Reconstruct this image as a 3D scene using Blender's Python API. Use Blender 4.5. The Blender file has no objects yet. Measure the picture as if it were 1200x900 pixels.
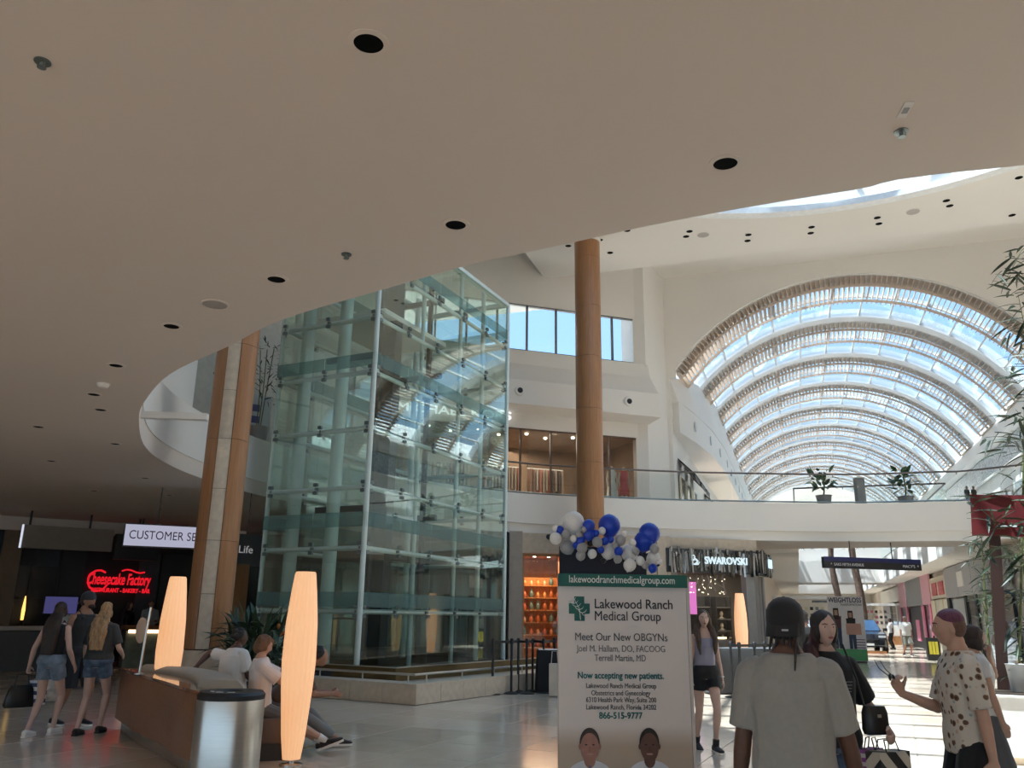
import bpy, bmesh, math, random
from mathutils import Vector, Matrix, Quaternion
random.seed(7)
scene = bpy.context.scene
COL = scene.collection
SC2 = bpy.data.scenes.new('workbench')        # empty side scene in which meshes are evaluated quickly
PI = math.pi

# ------------------------------------------------------------------ camera
F = 965.0                                   # focal length in pixels of the 1200x900 frame
PITCH = math.atan(272 / 965); ROLL = math.radians(.75); YAW = math.radians(18.7); EYE = 1.55
SY, CY = math.sin(YAW), math.cos(YAW)
def ray(x, y):
    X = x - 600; Y = y - 450
    c, s = math.cos(ROLL), math.sin(ROLL)
    X, Y = c*X + s*Y, -s*X + c*Y
    fh = F*math.cos(PITCH) + Y*math.sin(PITCH); up = F*math.sin(PITCH) - Y*math.cos(PITCH)
    return Vector((CY*X - SY*fh, SY*X + CY*fh, up)) / F
CAMPOS = Vector((0, 0, EYE))
def at_z(x, y, z):
    r = ray(x, y); return CAMPOS + r*((z - EYE)/r.z)
def fl(x, y): return at_z(x, y, 0)
def fwd(p): return -SY*p[0] + CY*p[1]
def at(x, y, d):
    r = ray(x, y); return CAMPOS + r*(d/fwd(r))
def at_Y(x, y, Y):
    r = ray(x, y); return CAMPOS + r*(Y/r.y)
def at_X(x, y, X):
    r = ray(x, y); return CAMPOS + r*(X/r.x)
fv = Vector((-SY*math.cos(PITCH), CY*math.cos(PITCH), math.sin(PITCH)))
rv = Vector((CY, SY, 0)); uv = rv.cross(fv)
c_, s_ = math.cos(ROLL), math.sin(ROLL)
uv2 = uv*c_ - rv*s_; rv2 = fv.cross(uv2)
cam = bpy.data.cameras.new('camera'); cam.sensor_width = 36; cam.lens = 36*F/1200; cam.clip_end = 400
cam_o = bpy.data.objects.new('camera', cam); COL.objects.link(cam_o)
M_ = Matrix((rv2, uv2, -fv)).transposed().to_4x4(); M_.translation = CAMPOS
cam_o.matrix_world = M_
scene.camera = cam_o

# ------------------------------------------------------------------ sky, sun, exposure
W = bpy.data.worlds.new('sky'); scene.world = W; W.use_nodes = True
nt = W.node_tree; nt.nodes.clear()
tc = nt.nodes.new('ShaderNodeTexCoord'); sp = nt.nodes.new('ShaderNodeSeparateXYZ'); rp = nt.nodes.new('ShaderNodeValToRGB')
bg = nt.nodes.new('ShaderNodeBackground'); ow = nt.nodes.new('ShaderNodeOutputWorld')
nt.links.new(tc.outputs['Generated'], sp.inputs[0]); nt.links.new(sp.outputs['Z'], rp.inputs[0])
rp.color_ramp.elements[0].color = (.62, .80, .97, 1); rp.color_ramp.elements[0].position = 0
rp.color_ramp.elements[1].color = (.30, .62, 1, 1); rp.color_ramp.elements[1].position = .9
nt.links.new(rp.outputs[0], bg.inputs[0]); nt.links.new(bg.outputs[0], ow.inputs[0])
bg.inputs[1].default_value = 2.7
sun = bpy.data.lights.new('sun', 'SUN'); sun.energy = 30; sun.angle = math.radians(.6); sun.color = (1, .93, .84)
sun_o = bpy.data.objects.new('sun', sun); COL.objects.link(sun_o)
sun_o.rotation_euler = Vector((.33, .14, -.93)).to_track_quat('-Z', 'Y').to_euler()
sun_o.location = (0, 10, 60)
vs = scene.view_settings
vs.view_transform = 'Standard'; vs.look = 'None'; vs.gamma = 1; vs.exposure = -.83; vs.use_curve_mapping = False
cy = scene.cycles
cy.max_bounces = 12; cy.diffuse_bounces = 6; cy.glossy_bounces = 5; cy.transmission_bounces = 8; cy.transparent_max_bounces = 24
cy.use_denoising = True; cy.caustics_reflective = False; cy.caustics_refractive = False; cy.sample_clamp_indirect = 12

# ------------------------------------------------------------------ materials
MATS = {}
def principled(name):
    m = bpy.data.materials.new(name); m.use_nodes = True
    return m, m.node_tree, m.node_tree.nodes['Principled BSDF']
def mat(name, col, rough=.6, metal=0, var=.06, scale=6, bump=0, bscale=60, stretch=(1, 1, 1), emit=None, es=0, col2=None, sheen=0, coat=0, spec=.5):
    """procedural material: noise mixes two tones of the colour; optional fine bump"""
    if name in MATS: return MATS[name]
    m, nt, b = principled(name)
    N, L = nt.nodes, nt.links
    tc = N.new('ShaderNodeTexCoord'); mp = N.new('ShaderNodeMapping'); mp.inputs['Scale'].default_value = stretch
    L.new(tc.outputs['Object'], mp.inputs[0])
    nz = N.new('ShaderNodeTexNoise'); nz.inputs['Scale'].default_value = scale; nz.inputs['Detail'].default_value = 4
    L.new(mp.outputs[0], nz.inputs[0])
    rp = N.new('ShaderNodeValToRGB')
    c2 = col2 or tuple(min(1, c*(1+var)) for c in col); c1 = col if col2 else tuple(c*(1-var) for c in col)
    rp.color_ramp.elements[0].color = (*c1, 1); rp.color_ramp.elements[0].position = .3
    rp.color_ramp.elements[1].color = (*c2, 1); rp.color_ramp.elements[1].position = .7
    L.new(nz.outputs[0], rp.inputs[0]); L.new(rp.outputs[0], b.inputs['Base Color'])
    b.inputs['Roughness'].default_value = rough; b.inputs['Metallic'].default_value = metal
    b.inputs['Specular IOR Level'].default_value = spec
    if coat: b.inputs['Coat Weight'].default_value = coat
    if sheen: b.inputs['Sheen Weight'].default_value = sheen
    if bump:
        n2 = N.new('ShaderNodeTexNoise'); n2.inputs['Scale'].default_value = bscale; L.new(mp.outputs[0], n2.inputs[0])
        bp = N.new('ShaderNodeBump'); bp.inputs['Strength'].default_value = bump; bp.inputs['Distance'].default_value = .01
        L.new(n2.outputs[0], bp.inputs['Height']); L.new(bp.outputs[0], b.inputs['Normal'])
    if emit:
        b.inputs['Emission Color'].default_value = (*emit, 1); b.inputs['Emission Strength'].default_value = es
    MATS[name] = m; return m
def glass(name, tint, refl=1.0, rough=0.0, haze=0, hazecol=(.8, .9, .88), f0=.04):
    """architectural sheet glass: tinted see-through, mirror share by Fresnel, optional frosting"""
    if name in MATS: return MATS[name]
    m = bpy.data.materials.new(name); m.use_nodes = True; nt = m.node_tree; N, L = nt.nodes, nt.links; N.clear()
    o = N.new('ShaderNodeOutputMaterial'); t = N.new('ShaderNodeBsdfTransparent'); t.inputs[0].default_value = (*tint, 1)
    g = N.new('ShaderNodeBsdfGlossy'); g.inputs['Roughness'].default_value = rough; g.inputs[0].default_value = (.95, 1, .98, 1)
    nz = N.new('ShaderNodeTexNoise'); nz.inputs['Scale'].default_value = .7
    bp = N.new('ShaderNodeBump'); bp.inputs['Strength'].default_value = .015; L.new(nz.outputs[0], bp.inputs['Height'])
    L.new(bp.outputs[0], g.inputs['Normal'])
    lw = N.new('ShaderNodeLayerWeight'); lw.inputs['Blend'].default_value = .5     # 1 - |cos|, Schlick's formula for both sides of the sheet
    pw = N.new('ShaderNodeMath'); pw.operation = 'POWER'; pw.inputs[1].default_value = 5; L.new(lw.outputs['Facing'], pw.inputs[0])
    ml = N.new('ShaderNodeMath'); ml.operation = 'MULTIPLY_ADD'; ml.inputs[1].default_value = (1-f0)*refl; ml.inputs[2].default_value = f0; ml.use_clamp = True
    L.new(pw.outputs[0], ml.inputs[0])
    mx = N.new('ShaderNodeMixShader'); L.new(ml.outputs[0], mx.inputs[0]); L.new(t.outputs[0], mx.inputs[1]); L.new(g.outputs[0], mx.inputs[2])
    last = mx
    if haze:
        d = N.new('ShaderNodeBsdfDiffuse'); d.inputs[0].default_value = (*hazecol, 1)
        tr = N.new('ShaderNodeBsdfTranslucent'); tr.inputs[0].default_value = (*hazecol, 1)
        m2 = N.new('ShaderNodeMixShader'); m2.inputs[0].default_value = .5; L.new(d.outputs[0], m2.inputs[1]); L.new(tr.outputs[0], m2.inputs[2])
        m3 = N.new('ShaderNodeMixShader'); m3.inputs[0].default_value = haze; L.new(mx.outputs[0], m3.inputs[1]); L.new(m2.outputs[0], m3.inputs[2]); last = m3
    L.new(last.outputs[0], o.inputs[0]); MATS[name] = m; return m
def wood(name, a, b, rough=.4, axis='Z', coat=.2):
    if name in MATS: return MATS[name]
    m, nt, bs = principled(name); N, L = nt.nodes, nt.links
    tc = N.new('ShaderNodeTexCoord'); mp = N.new('ShaderNodeMapping')
    mp.inputs['Scale'].default_value = {'Z': (9, 9, .5), 'X': (.5, 9, 9), 'Y': (9, .5, 9)}[axis]
    L.new(tc.outputs['Object'], mp.inputs[0])
    nz = N.new('ShaderNodeTexNoise'); nz.inputs['Scale'].default_value = 3; nz.inputs['Detail'].default_value = 6; nz.inputs['Distortion'].default_value = .6
    L.new(mp.outputs[0], nz.inputs[0])
    rp = N.new('ShaderNodeValToRGB'); rp.color_ramp.elements[0].color = (*a, 1); rp.color_ramp.elements[1].color = (*b, 1)
    rp.color_ramp.elements[0].position = .3; rp.color_ramp.elements[1].position = .75
    L.new(nz.outputs[0], rp.inputs[0]); L.new(rp.outputs[0], bs.inputs['Base Color'])
    bs.inputs['Roughness'].default_value = rough; bs.inputs['Coat Weight'].default_value = coat
    MATS[name] = m; return m
def translucent(name, col, share=.5):
    if name in MATS: return MATS[name]
    m = bpy.data.materials.new(name); m.use_nodes = True; nt = m.node_tree; N, L = nt.nodes, nt.links; N.clear()
    o = N.new('ShaderNodeOutputMaterial'); d = N.new('ShaderNodeBsdfDiffuse'); t = N.new('ShaderNodeBsdfTranslucent'); x = N.new('ShaderNodeMixShader'); x.inputs[0].default_value = share
    nz = N.new('ShaderNodeTexNoise'); nz.inputs['Scale'].default_value = 5; rp = N.new('ShaderNodeValToRGB'); L.new(nz.outputs[0], rp.inputs[0])
    rp.color_ramp.elements[0].color = (*[c*.96 for c in col], 1); rp.color_ramp.elements[1].color = (*[min(1, c*1.04) for c in col], 1)
    L.new(rp.outputs[0], d.inputs[0]); L.new(rp.outputs[0], t.inputs[0]); L.new(d.outputs[0], x.inputs[1]); L.new(t.outputs[0], x.inputs[2]); L.new(x.outputs[0], o.inputs[0]); MATS[name] = m; return m
def emission(name, col, s):
    if name in MATS: return MATS[name]
    m = bpy.data.materials.new(name); m.use_nodes = True; nt = m.node_tree; nt.nodes.clear()
    e = nt.nodes.new('ShaderNodeEmission'); o = nt.nodes.new('ShaderNodeOutputMaterial'); e.inputs[0].default_value = (*col, 1); e.inputs[1].default_value = s
    nt.links.new(e.outputs[0], o.inputs[0]); MATS[name] = m; return m

WHITE = mat('white_plaster', (.80, .77, .73), .75, var=.02, scale=.4, bump=.03)
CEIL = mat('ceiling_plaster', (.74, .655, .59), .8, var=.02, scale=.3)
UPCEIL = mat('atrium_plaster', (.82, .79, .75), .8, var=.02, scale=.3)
STONE = mat('cream_stone', (.62, .53, .42), .45, var=.1, scale=9, bump=.05)
STONE2 = mat('beige_stone', (.50, .42, .33), .5, var=.1, scale=7, bump=.05)
WOODC = wood('column_wood', (.30, .135, .055), (.40, .19, .08), .42)
WOODB = wood('bench_wood', (.20, .075, .03), (.30, .12, .045), .32, 'X', .4)
STEEL = mat('brushed_steel', (.62, .62, .60), .28, 1, var=.05, scale=4, stretch=(1, 1, 30))
PALE = mat('pale_green_steel', (.60, .70, .68), .4, .1, var=.03)
CHROME = mat('steel_fitting', (.22, .26, .26), .3, .7, var=.05)
BLACK = mat('black_plastic', (.012, .012, .014), .5)
DARK = mat('dark_metal', (.03, .03, .033), .5)
DGREY = mat('charcoal_panel', (.07, .07, .075), .55)
MGREY = mat('grey_panel', (.25, .25, .25), .5)
EGLASS = glass('lift_glass', (.90, .965, .945), 1, 0, f0=.12)
FROST = glass('frosted_glass', (.80, .90, .89), 1.0, .1, haze=.30, hazecol=(.36, .50, .49))
CGLASS = glass('clear_glass', (.965, .985, .98), 1.0)
SKYGL = glass('skylight_glass', (.80, .885, .95), .6, f0=.02)
BRONZE = mat('bronze_panel', (.16, .105, .04), .25, .3, var=.1, scale=3)

# ------------------------------------------------------------------ mesh helpers
class MB:
    def __init__(s): s.v = []; s.f = []
    def add(s, vs, fs):
        o = len(s.v); s.v += [tuple(v) for v in vs]; s.f += [tuple(i + o for i in f) for f in fs]; return s
    def box(s, c, d, rz=0, M=None):
        x, y, z = (k/2 for k in d); c = Vector(c); R = M or Matrix.Rotation(rz, 3, 'Z')
        P = [c + R @ Vector((a*x, b*y, e*z)) for a in (-1, 1) for b in (-1, 1) for e in (-1, 1)]
        return s.add(P, [(0, 1, 3, 2), (4, 6, 7, 5), (0, 4, 5, 1), (2, 3, 7, 6), (0, 2, 6, 4), (1, 5, 7, 3)])
    def bar(s, p, q, w, h=None):
        """square bar from p to q, w wide, h high"""
        p, q = Vector(p), Vector(q); h = h or w; d = (q - p); L = d.length; d.normalize()
        up = Vector((0, 0, 1)) if abs(d.z) < .95 else Vector((0, 1, 0))
        sx = d.cross(up).normalized(); sz = sx.cross(d)
        return s.box((p + q)/2, (w, L, h), M=Matrix((sx, d, sz)).transposed())
    def cyl(s, p, q, r, r2=None, n=12, caps=True):
        p, q = Vector(p), Vector(q); r2 = r if r2 is None else r2; d = (q - p).normalized()
        a = d.orthogonal().normalized(); b = d.cross(a)
        ring = lambda c, R: [c + R*(a*math.cos(2*PI*i/n) + b*math.sin(2*PI*i/n)) for i in range(n)]
        fs = [(i, (i+1) % n, n + (i+1) % n, n + i) for i in range(n)]
        if caps: fs += [tuple(range(n))[::-1], tuple(range(n, 2*n))]
        return s.add(ring(p, r) + ring(q, r2), fs)
    def tube(s, pts, r, n=8, caps=True):
        pts = [Vector(p) for p in pts]; R = r if isinstance(r, (list, tuple)) else [r]*len(pts)
        rings = []; a = None
        for i, p in enumerate(pts):
            d = (pts[min(i+1, len(pts)-1)] - pts[max(i-1, 0)]).normalized()
            a = (d.orthogonal() if a is None else a - d*a.dot(d)).normalized(); b = d.cross(a)
            rings += [p + R[i]*(a*math.cos(2*PI*k/n) + b*math.sin(2*PI*k/n)) for k in range(n)]
        fs = [(j*n + i, j*n + (i+1) % n, (j+1)*n + (i+1) % n, (j+1)*n + i) for j in range(len(pts)-1) for i in range(n)]
        if caps: fs += [tuple(range(n))[::-1], tuple(range((len(pts)-1)*n, len(pts)*n))]
        return s.add(rings, fs)
    def lathe(s, prof, n=24, c=(0, 0, 0), caps=True):
        c = Vector(c); vs = [c + Vector((r*math.cos(2*PI*i/n), r*math.sin(2*PI*i/n), z)) for r, z in prof for i in range(n)]
        m = len(prof); fs = [(j*n + i, j*n + (i+1) % n, (j+1)*n + (i+1) % n, (j+1)*n + i) for j in range(m-1) for i in range(n)]
        if caps: fs += [tuple(range(n))[::-1], tuple(range((m-1)*n, m*n))]
        return s.add(vs, fs)
    def prism(s, poly, z0, z1):
        n = len(poly); vs = [(x, y, z0) for x, y in poly] + [(x, y, z1) for x, y in poly]
        return s.add(vs, [tuple(range(n))[::-1], tuple(range(n, 2*n))] + [(i, (i+1) % n, n + (i+1) % n, n + i) for i in range(n)])
    def strip(s, pts, sec, closed=False):
        """sweep a cross-section sec[(offset to the left, z)] along a plan polyline pts[(x,y)]"""
        n = len(pts); vs = []
        for i in range(n):
            a = Vector(pts[(i-1) % n] if closed else pts[max(i-1, 0)][:2]); b = Vector(pts[(i+1) % n] if closed else pts[min(i+1, n-1)][:2])
            t = (Vector(b[:2]) - Vector(a[:2])).normalized(); nrm = Vector((-t.y, t.x))
            for o, z in sec: vs.append((pts[i][0] + nrm.x*o, pts[i][1] + nrm.y*o, z))
        m = len(sec); fs = []
        for i in range(n if closed else n-1):
            j = (i+1) % n
            for k in range(m): fs.append((i*m + k, j*m + k, j*m + (k+1) % m, i*m + (k+1) % m))
        if not closed: fs += [tuple(range(m)), tuple(range((n-1)*m, n*m))[::-1]]
        return s.add(vs, fs)
    def ball(s, c, r, nu=16, nv=10):
        c = Vector(c); r = (r, r, r) if not isinstance(r, (tuple, list)) else r
        vs = [c + Vector((0, 0, r[2]))]
        for j in range(1, nv):
            t = PI*j/nv
            vs += [c + Vector((r[0]*math.sin(t)*math.cos(2*PI*i/nu), r[1]*math.sin(t)*math.sin(2*PI*i/nu), r[2]*math.cos(t))) for i in range(nu)]
        vs.append(c - Vector((0, 0, r[2]))); last = len(vs)-1
        fs = [(0, 1+i, 1+(i+1) % nu) for i in range(nu)] + [(last, last-nu+(i+1) % nu, last-nu+i) for i in range(nu)]
        for j in range(nv-2): fs += [(1+j*nu+i, 1+(j+1)*nu+i, 1+(j+1)*nu+(i+1) % nu, 1+j*nu+(i+1) % nu) for i in range(nu)]
        return s.add(vs, fs)
    def xf(s, M):
        s.v = [tuple(M @ Vector(v)) for v in s.v]; return s
    def mesh(s, name, m=None, smooth=False, bevel=0, seg=1, recalc=True):
        me = bpy.data.meshes.new(name); me.from_pydata(s.v, [], s.f)
        bm = bmesh.new(); bm.from_mesh(me)
        if recalc: bmesh.ops.recalc_face_normals(bm, faces=bm.faces)
        if bevel: bmesh.ops.bevel(bm, geom=[e for e in bm.edges if len(e.link_faces) == 2 and e.calc_face_angle(0) > .5], offset=bevel, segments=seg, affect='EDGES', profile=.6)
        bm.to_mesh(me); bm.free()
        if m: me.materials.append(m)
        if smooth:
            me.polygons.foreach_set('use_smooth', [True]*len(me.polygons)); me.set_sharp_from_angle(angle=.75)
        me.update(); return me
    def build(s, name, m=None, parent=None, smooth=False, bevel=0, seg=1, **kw):
        return link(name, s.mesh(name, m, smooth, bevel, seg), parent, **kw)
def link(name, data, parent=None, loc=None, rot=None, scale=None):
    o = bpy.data.objects.new(name, data); COL.objects.link(o); o.parent = parent
    if loc is not None: o.location = loc
    if rot is not None: o.rotation_euler = rot
    if scale is not None: o.scale = scale
    return o
def tag(o, label=None, cat=None, group=None, kind=None):
    if label: o['label'] = label
    if cat: o['category'] = cat
    if group: o['group'] = group
    if kind: o['kind'] = kind
    return o
def thing(name, label, cat, loc=(0, 0, 0), rz=0, group=None, rot=None):
    return tag(link(name, None, None, loc, rot or (0, 0, rz)), label, cat, group)
def struct(o): o['kind'] = 'structure'; return o
def smoothpts(p, n=4, closed=False):
    """Catmull-Rom subdivision of a polyline"""
    P = [Vector(q) for q in p]; out = []; m = len(P)
    for i in range(m if closed else m-1):
        g = (lambda k: P[k % m]) if closed else (lambda k: P[max(0, min(m-1, k))])
        a, b, c, d = g(i-1), g(i), g(i+1), g(i+2)
        for k in range(n):
            t = k/n; out.append(.5*((2*b) + (c-a)*t + (2*a-5*b+4*c-d)*t*t + (3*b-a-3*c+d)*t**3))
    if not closed: out.append(P[-1])
    return out
def text(s, size, m, parent=None, loc=(0, 0, 0), rot=(PI/2, 0, 0), align='CENTER', depth=.004, name='lettering', bold=0, width=None, shear=0, space=1):
    """lettering as a mesh, standing upright in local XZ, optionally fitted to a width"""
    c = bpy.data.curves.new('letters', 'FONT'); c.body = s; c.size = size; c.align_x = align; c.align_y = 'CENTER'; c.extrude = depth; c.offset = bold; c.shear = shear; c.space_character = space; c.resolution_u = 4
    o = bpy.data.objects.new('letters', c); SC2.collection.objects.link(o)
    SC2.view_layers[0].update()
    me = bpy.data.meshes.new_from_object(o.evaluated_get(SC2.view_layers[0].depsgraph))
    SC2.collection.objects.unlink(o); bpy.data.objects.remove(o); bpy.data.curves.remove(c)
    xs = [v.co.x for v in me.vertices]
    if width and xs:
        k = width/(max(xs)-min(xs))
        for v in me.vertices: v.co.x *= k
    me.materials.clear(); me.materials.append(m)
    return link(name, me, parent, loc, rot)
# ================================================================== FLOOR
def tile_mat():
    m, nt, b = principled('floor_tile'); N, L = nt.nodes, nt.links
    g = N.new('ShaderNodeNewGeometry'); mp = N.new('ShaderNodeMapping'); mp.inputs['Rotation'].default_value = (0, 0, math.radians(6))
    L.new(g.outputs['Position'], mp.inputs[0])
    sn = N.new('ShaderNodeVectorMath'); sn.operation = 'SNAP'; sn.inputs[1].default_value = (TS, TS, 50); L.new(mp.outputs[0], sn.inputs[0])
    wn = N.new('ShaderNodeTexWhiteNoise'); L.new(sn.outputs[0], wn.inputs[0])
    nz = N.new('ShaderNodeTexNoise'); nz.inputs['Scale'].default_value = 2.2; nz.inputs['Detail'].default_value = 6; nz.inputs['Distortion'].default_value = 1.2; L.new(g.outputs['Position'], nz.inputs[0])
    ad = N.new('ShaderNodeMath'); ad.operation = 'MULTIPLY_ADD'; ad.inputs[1].default_value = .5; L.new(wn.outputs[0], ad.inputs[0])
    m2 = N.new('ShaderNodeMath'); m2.operation = 'MULTIPLY'; m2.inputs[1].default_value = .6; L.new(nz.outputs[0], m2.inputs[0]); L.new(m2.outputs[0], ad.inputs[2])
    rp = N.new('ShaderNodeValToRGB'); rp.color_ramp.elements[0].color = (.56, .445, .335, 1); rp.color_ramp.elements[1].color = (.74, .62, .50, 1)
    rp.color_ramp.elements[0].position = .15; rp.color_ramp.elements[1].position = .8
    L.new(ad.outputs[0], rp.inputs[0]); L.new(rp.outputs[0], b.inputs['Base Color'])
    b.inputs['Roughness'].default_value = .13; b.inputs['Specular IOR Level'].default_value = .6
    return m
TS = 1.1
TILE = tile_mat()
GROUT = mat('grout', (.30, .25, .21), .8)
floor = struct(MB().box((0, 45, -.106), (80, 110, .2)).build('floor', GROUT))
ca, sa = math.cos(math.radians(-6)), math.sin(math.radians(-6))
near, far = [], []
for i in range(-40, 50):
    for j in range(-12, 92):
        a, b = (i + .5)*TS, (j + .5)*TS
        x, y = ca*a - sa*b, sa*a + ca*b
        if not (-39 < x < 39 and -9 < y < 99): continue
        d = fwd((x, y)); lat = CY*x + SY*y
        (near if 7 < d and abs(lat) < .68*d and d < 40 and not (-12.3 < x < -6.4 and 15 < y < 24) else far).append((d, x, y))
near.sort(); far += near[290:]; near = near[:290]
tm = MB().box((0, 0, 0), (TS - .010, TS - .010, .012)).mesh('tile', TILE, bevel=.002)
for d, x, y in near: link('floor_tile', tm, floor, (x, y, -.006), (0, 0, math.radians(-6)))
rest = MB()
for d, x, y in far: rest.box((x, y, -.006), (TS - .010, TS - .010, .012), math.radians(-6))
tag(rest.build('floor_tile_field', TILE, floor), kind='stuff')

# ================================================================== GALLERY SLAB WITH ROUND OPENING
ZC, ZF = 4.2, 5.5                 # soffit of the gallery, floor of the upper level
HC = Vector((1.2, 18.2))
near_px = [(1200, 194), (1000, 223), (860, 246), (760, 265), (700, 278), (600, 300), (556, 309), (447, 340), (330, 375), (270, 405), (200, 438), (170, 470), (163, 490), (168, 520), (190, 540)]
hole = [at_z(x, y, ZC).xy for x, y in near_px]
hole += [Vector(p) for p in [(-11.4, 13.8), (-11.75, 16.2), (-11.5, 19.2), (-10.7, 22.4)]]
hole += [at_z(x, y, ZF).xy for x, y in [(600, 577), (700, 583), (800, 587), (900, 589), (1000, 590), (1100, 588), (1150, 586)]]
hole += [HC + 13.6*Vector((math.cos(a), math.sin(a))) for a in [math.radians(k) for k in (52, 38, 22, 5, -12, -30, -48, -66)]]
HOLE = smoothpts(hole, 5, True)
HOLE_OUT = []
for i_ in range(len(HOLE)):
    t_ = (HOLE[(i_+1) % len(HOLE)] - HOLE[i_-1]).normalized(); HOLE_OUT.append(HOLE[i_] + Vector((-t_.y, t_.x))*(.12 if HOLE[i_].y > 24 else .004))
def rect_hit(p, x0, x1, y0, y1):
    d = (p - HC); t = min([((x1 if d.x > 0 else x0) - HC.x)/d.x if abs(d.x) > 1e-6 else 1e9, ((y1 if d.y > 0 else y0) - HC.y)/d.y if abs(d.y) > 1e-6 else 1e9])
    return HC + d*t
def ring_slab(name, z0, z1, rect, m, hole):
    x0, x1, y0, y1 = rect; cs = [Vector(c) for c in ((x0, y0), (x1, y0), (x1, y1), (x0, y1))]
    H = list(hole)
    for c in cs:                      # put a hole vertex at each corner's bearing
        ac = math.atan2(*(c - HC).yx); k = min(range(len(H)), key=lambda i: abs(math.remainder(math.atan2(*(H[i] - HC).yx) - ac, 2*PI)))
        r = (H[k] - HC).length; H[k] = HC + (c - HC).normalized()*r
    O = [rect_hit(p, *rect) for p in H]; n = len(H); mb = MB()
    vs = [(p.x, p.y, z) for z in (z0, z1) for p in H] + [(p.x, p.y, z) for z in (z0, z1) for p in O]
    fs = []
    for i in range(n):
        j = (i+1) % n
        fs += [(i, j, 2*n+j, 2*n+i), (n+i, 3*n+i, 3*n+j, n+j), (i, n+i, n+j, j), (2*n+i, 2*n+j, 3*n+j, 3*n+i)]
    mb.add(vs, fs); return mb.build(name, m)
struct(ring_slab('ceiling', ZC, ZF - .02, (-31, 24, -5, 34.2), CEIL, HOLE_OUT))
# fascia round the opening: flush upper band, recessed lower band
CLO = [tuple(p) for p in HOLE]
struct(MB().strip(CLO, [(.30, 4.52), (-.02, 4.52), (-.02, ZF), (.30, ZF)], True).build('trim_1', WHITE, smooth=True))
FARI = [i for i, p in enumerate(HOLE) if p.y > 24 and p.x < 13]
low = [tuple(HOLE[(i) % len(HOLE)]) for i in range(FARI[0], FARI[-1]+1)]
struct(MB().strip(low, [(.40, ZC-.005), (.09, ZC-.005), (.09, 4.52), (.40, 4.52)]).build('trim_2', WHITE, smooth=True))
lowr = [tuple(HOLE[i % len(HOLE)]) for i in range(FARI[-1], FARI[0]+1+len(HOLE))]
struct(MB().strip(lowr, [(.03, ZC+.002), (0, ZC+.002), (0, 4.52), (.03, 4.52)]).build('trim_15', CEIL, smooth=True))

# upper walkways along the mall, its bridge and far closures
def slab(x0, x1, y0, y1, name):
    struct(MB().box(((x0+x1)/2, (y0+y1)/2, (4.05+ZF)/2), (x1-x0, y1-y0, ZF-4.05)).build(name, WHITE))
slab(-3.4, .2, 34.2, 96, 'ceiling_walkway_left'); slab(5.6, 10.2, 34.2, 96, 'ceiling_walkway_right'); slab(.2, 5.6, 62, 66, 'ceiling_bridge_far'); slab(.2, 5.6, 88, 96, 'ceiling_bridge_end')

# ================================================================== ATRIUM UPPER WALLS
ZT = 15.9
A_, B_ = Vector((-12.9, 25.2)), Vector((-5.08, 31.1))
dAB = (B_ - A_).normalized(); nAB = Vector((dAB.y, -dAB.x))      # towards the atrium
def on(s, off=0, z=0):
    p = A_ + dAB*s + nAB*off; return Vector((p.x, p.y, z))
LAB = (B_ - A_).length; RAB = math.atan2(dAB.y, dAB.x)
def wallbox(mb, s0, s1, z0, z1, o0=-.3, o1=0):
    c = on((s0+s1)/2, (o0+o1)/2, (z0+z1)/2); return mb.box(c, (s1-s0, abs(o1-o0), z1-z0), RAB)
w = MB(); wallbox(w, -1.5, LAB, 13.05, ZT); wallbox(w, -1.5, .2, 10, 13.05); wallbox(w, LAB-.08, LAB, 5.5, 13.05); wallbox(w, -1.5, LAB, 8.2, 11.2)
wallbox(w, -1.5, 0, ZF, 8.2); wallbox(w, LAB-.25, LAB, ZF, 8.3)
struct(w.build('wall_back', WHITE))
# sloped sill and projecting band above the shop fronts
band = MB(); sec = [(0, 11.15), (.12, 11.15), (.30, 10.55), (.95, 9.75), (1.05, 9.72), (1.05, 8.82), (0, 8.75)]
L0, L1 = on(-1.5), on(LAB + .1)
vs = []
for s in (-1.5, LAB + .15):
    for o, z in sec: vs.append(on(s, o, z))
n = len(sec); band.add(vs, [(k, (k+1) % n, n+(k+1) % n, n+k) for k in range(n)] + [tuple(range(n)), tuple(range(n, 2*n))[::-1]])
struct(band.build('trim_3', WHITE))
for s in (4.3, 8.6):
    o = thing('wall_projector', 'round black projector lens in a white ring on the balcony band, ' + ('nearer the lift' if s < 5 else 'nearer the vaulted mall'), 'projector', on(s, 1.05, 9.3), RAB)
    MB().cyl((0, .02, 0), (0, -.08, 0), .2, .17, 20).build('ring', WHITE, o, smooth=True)
    MB().cyl((0, -.06, 0), (0, -.11, 0), .11, .09, 16).build('lens', BLACK, o, smooth=True)
# clerestory window
win = struct(link('window_1', None, None, on(0), (0, 0, RAB)))
fr = MB(); W0, W1 = .2, LAB - .08
for z in (11.2, 13.05): fr.box(((W0+W1)/2, .1, z), (W1-W0, .12, .07))
npn = 8; pw = (W1-W0)/npn
for k in range(npn+1): fr.box((W0+k*pw, .1, 12.12), (.06, .12, 1.85))
fr.build('window_frame', mat('dark_bronze_frame', (.10, .10, .10), .4), win)
pm = MB().box((0, 0, 0), (pw-.07, .012, 1.78)).mesh('window_pane', SKYGL)
for k in range(npn): link('window_pane', pm, win, (W0+(k+.5)*pw, .12, 12.12))
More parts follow.
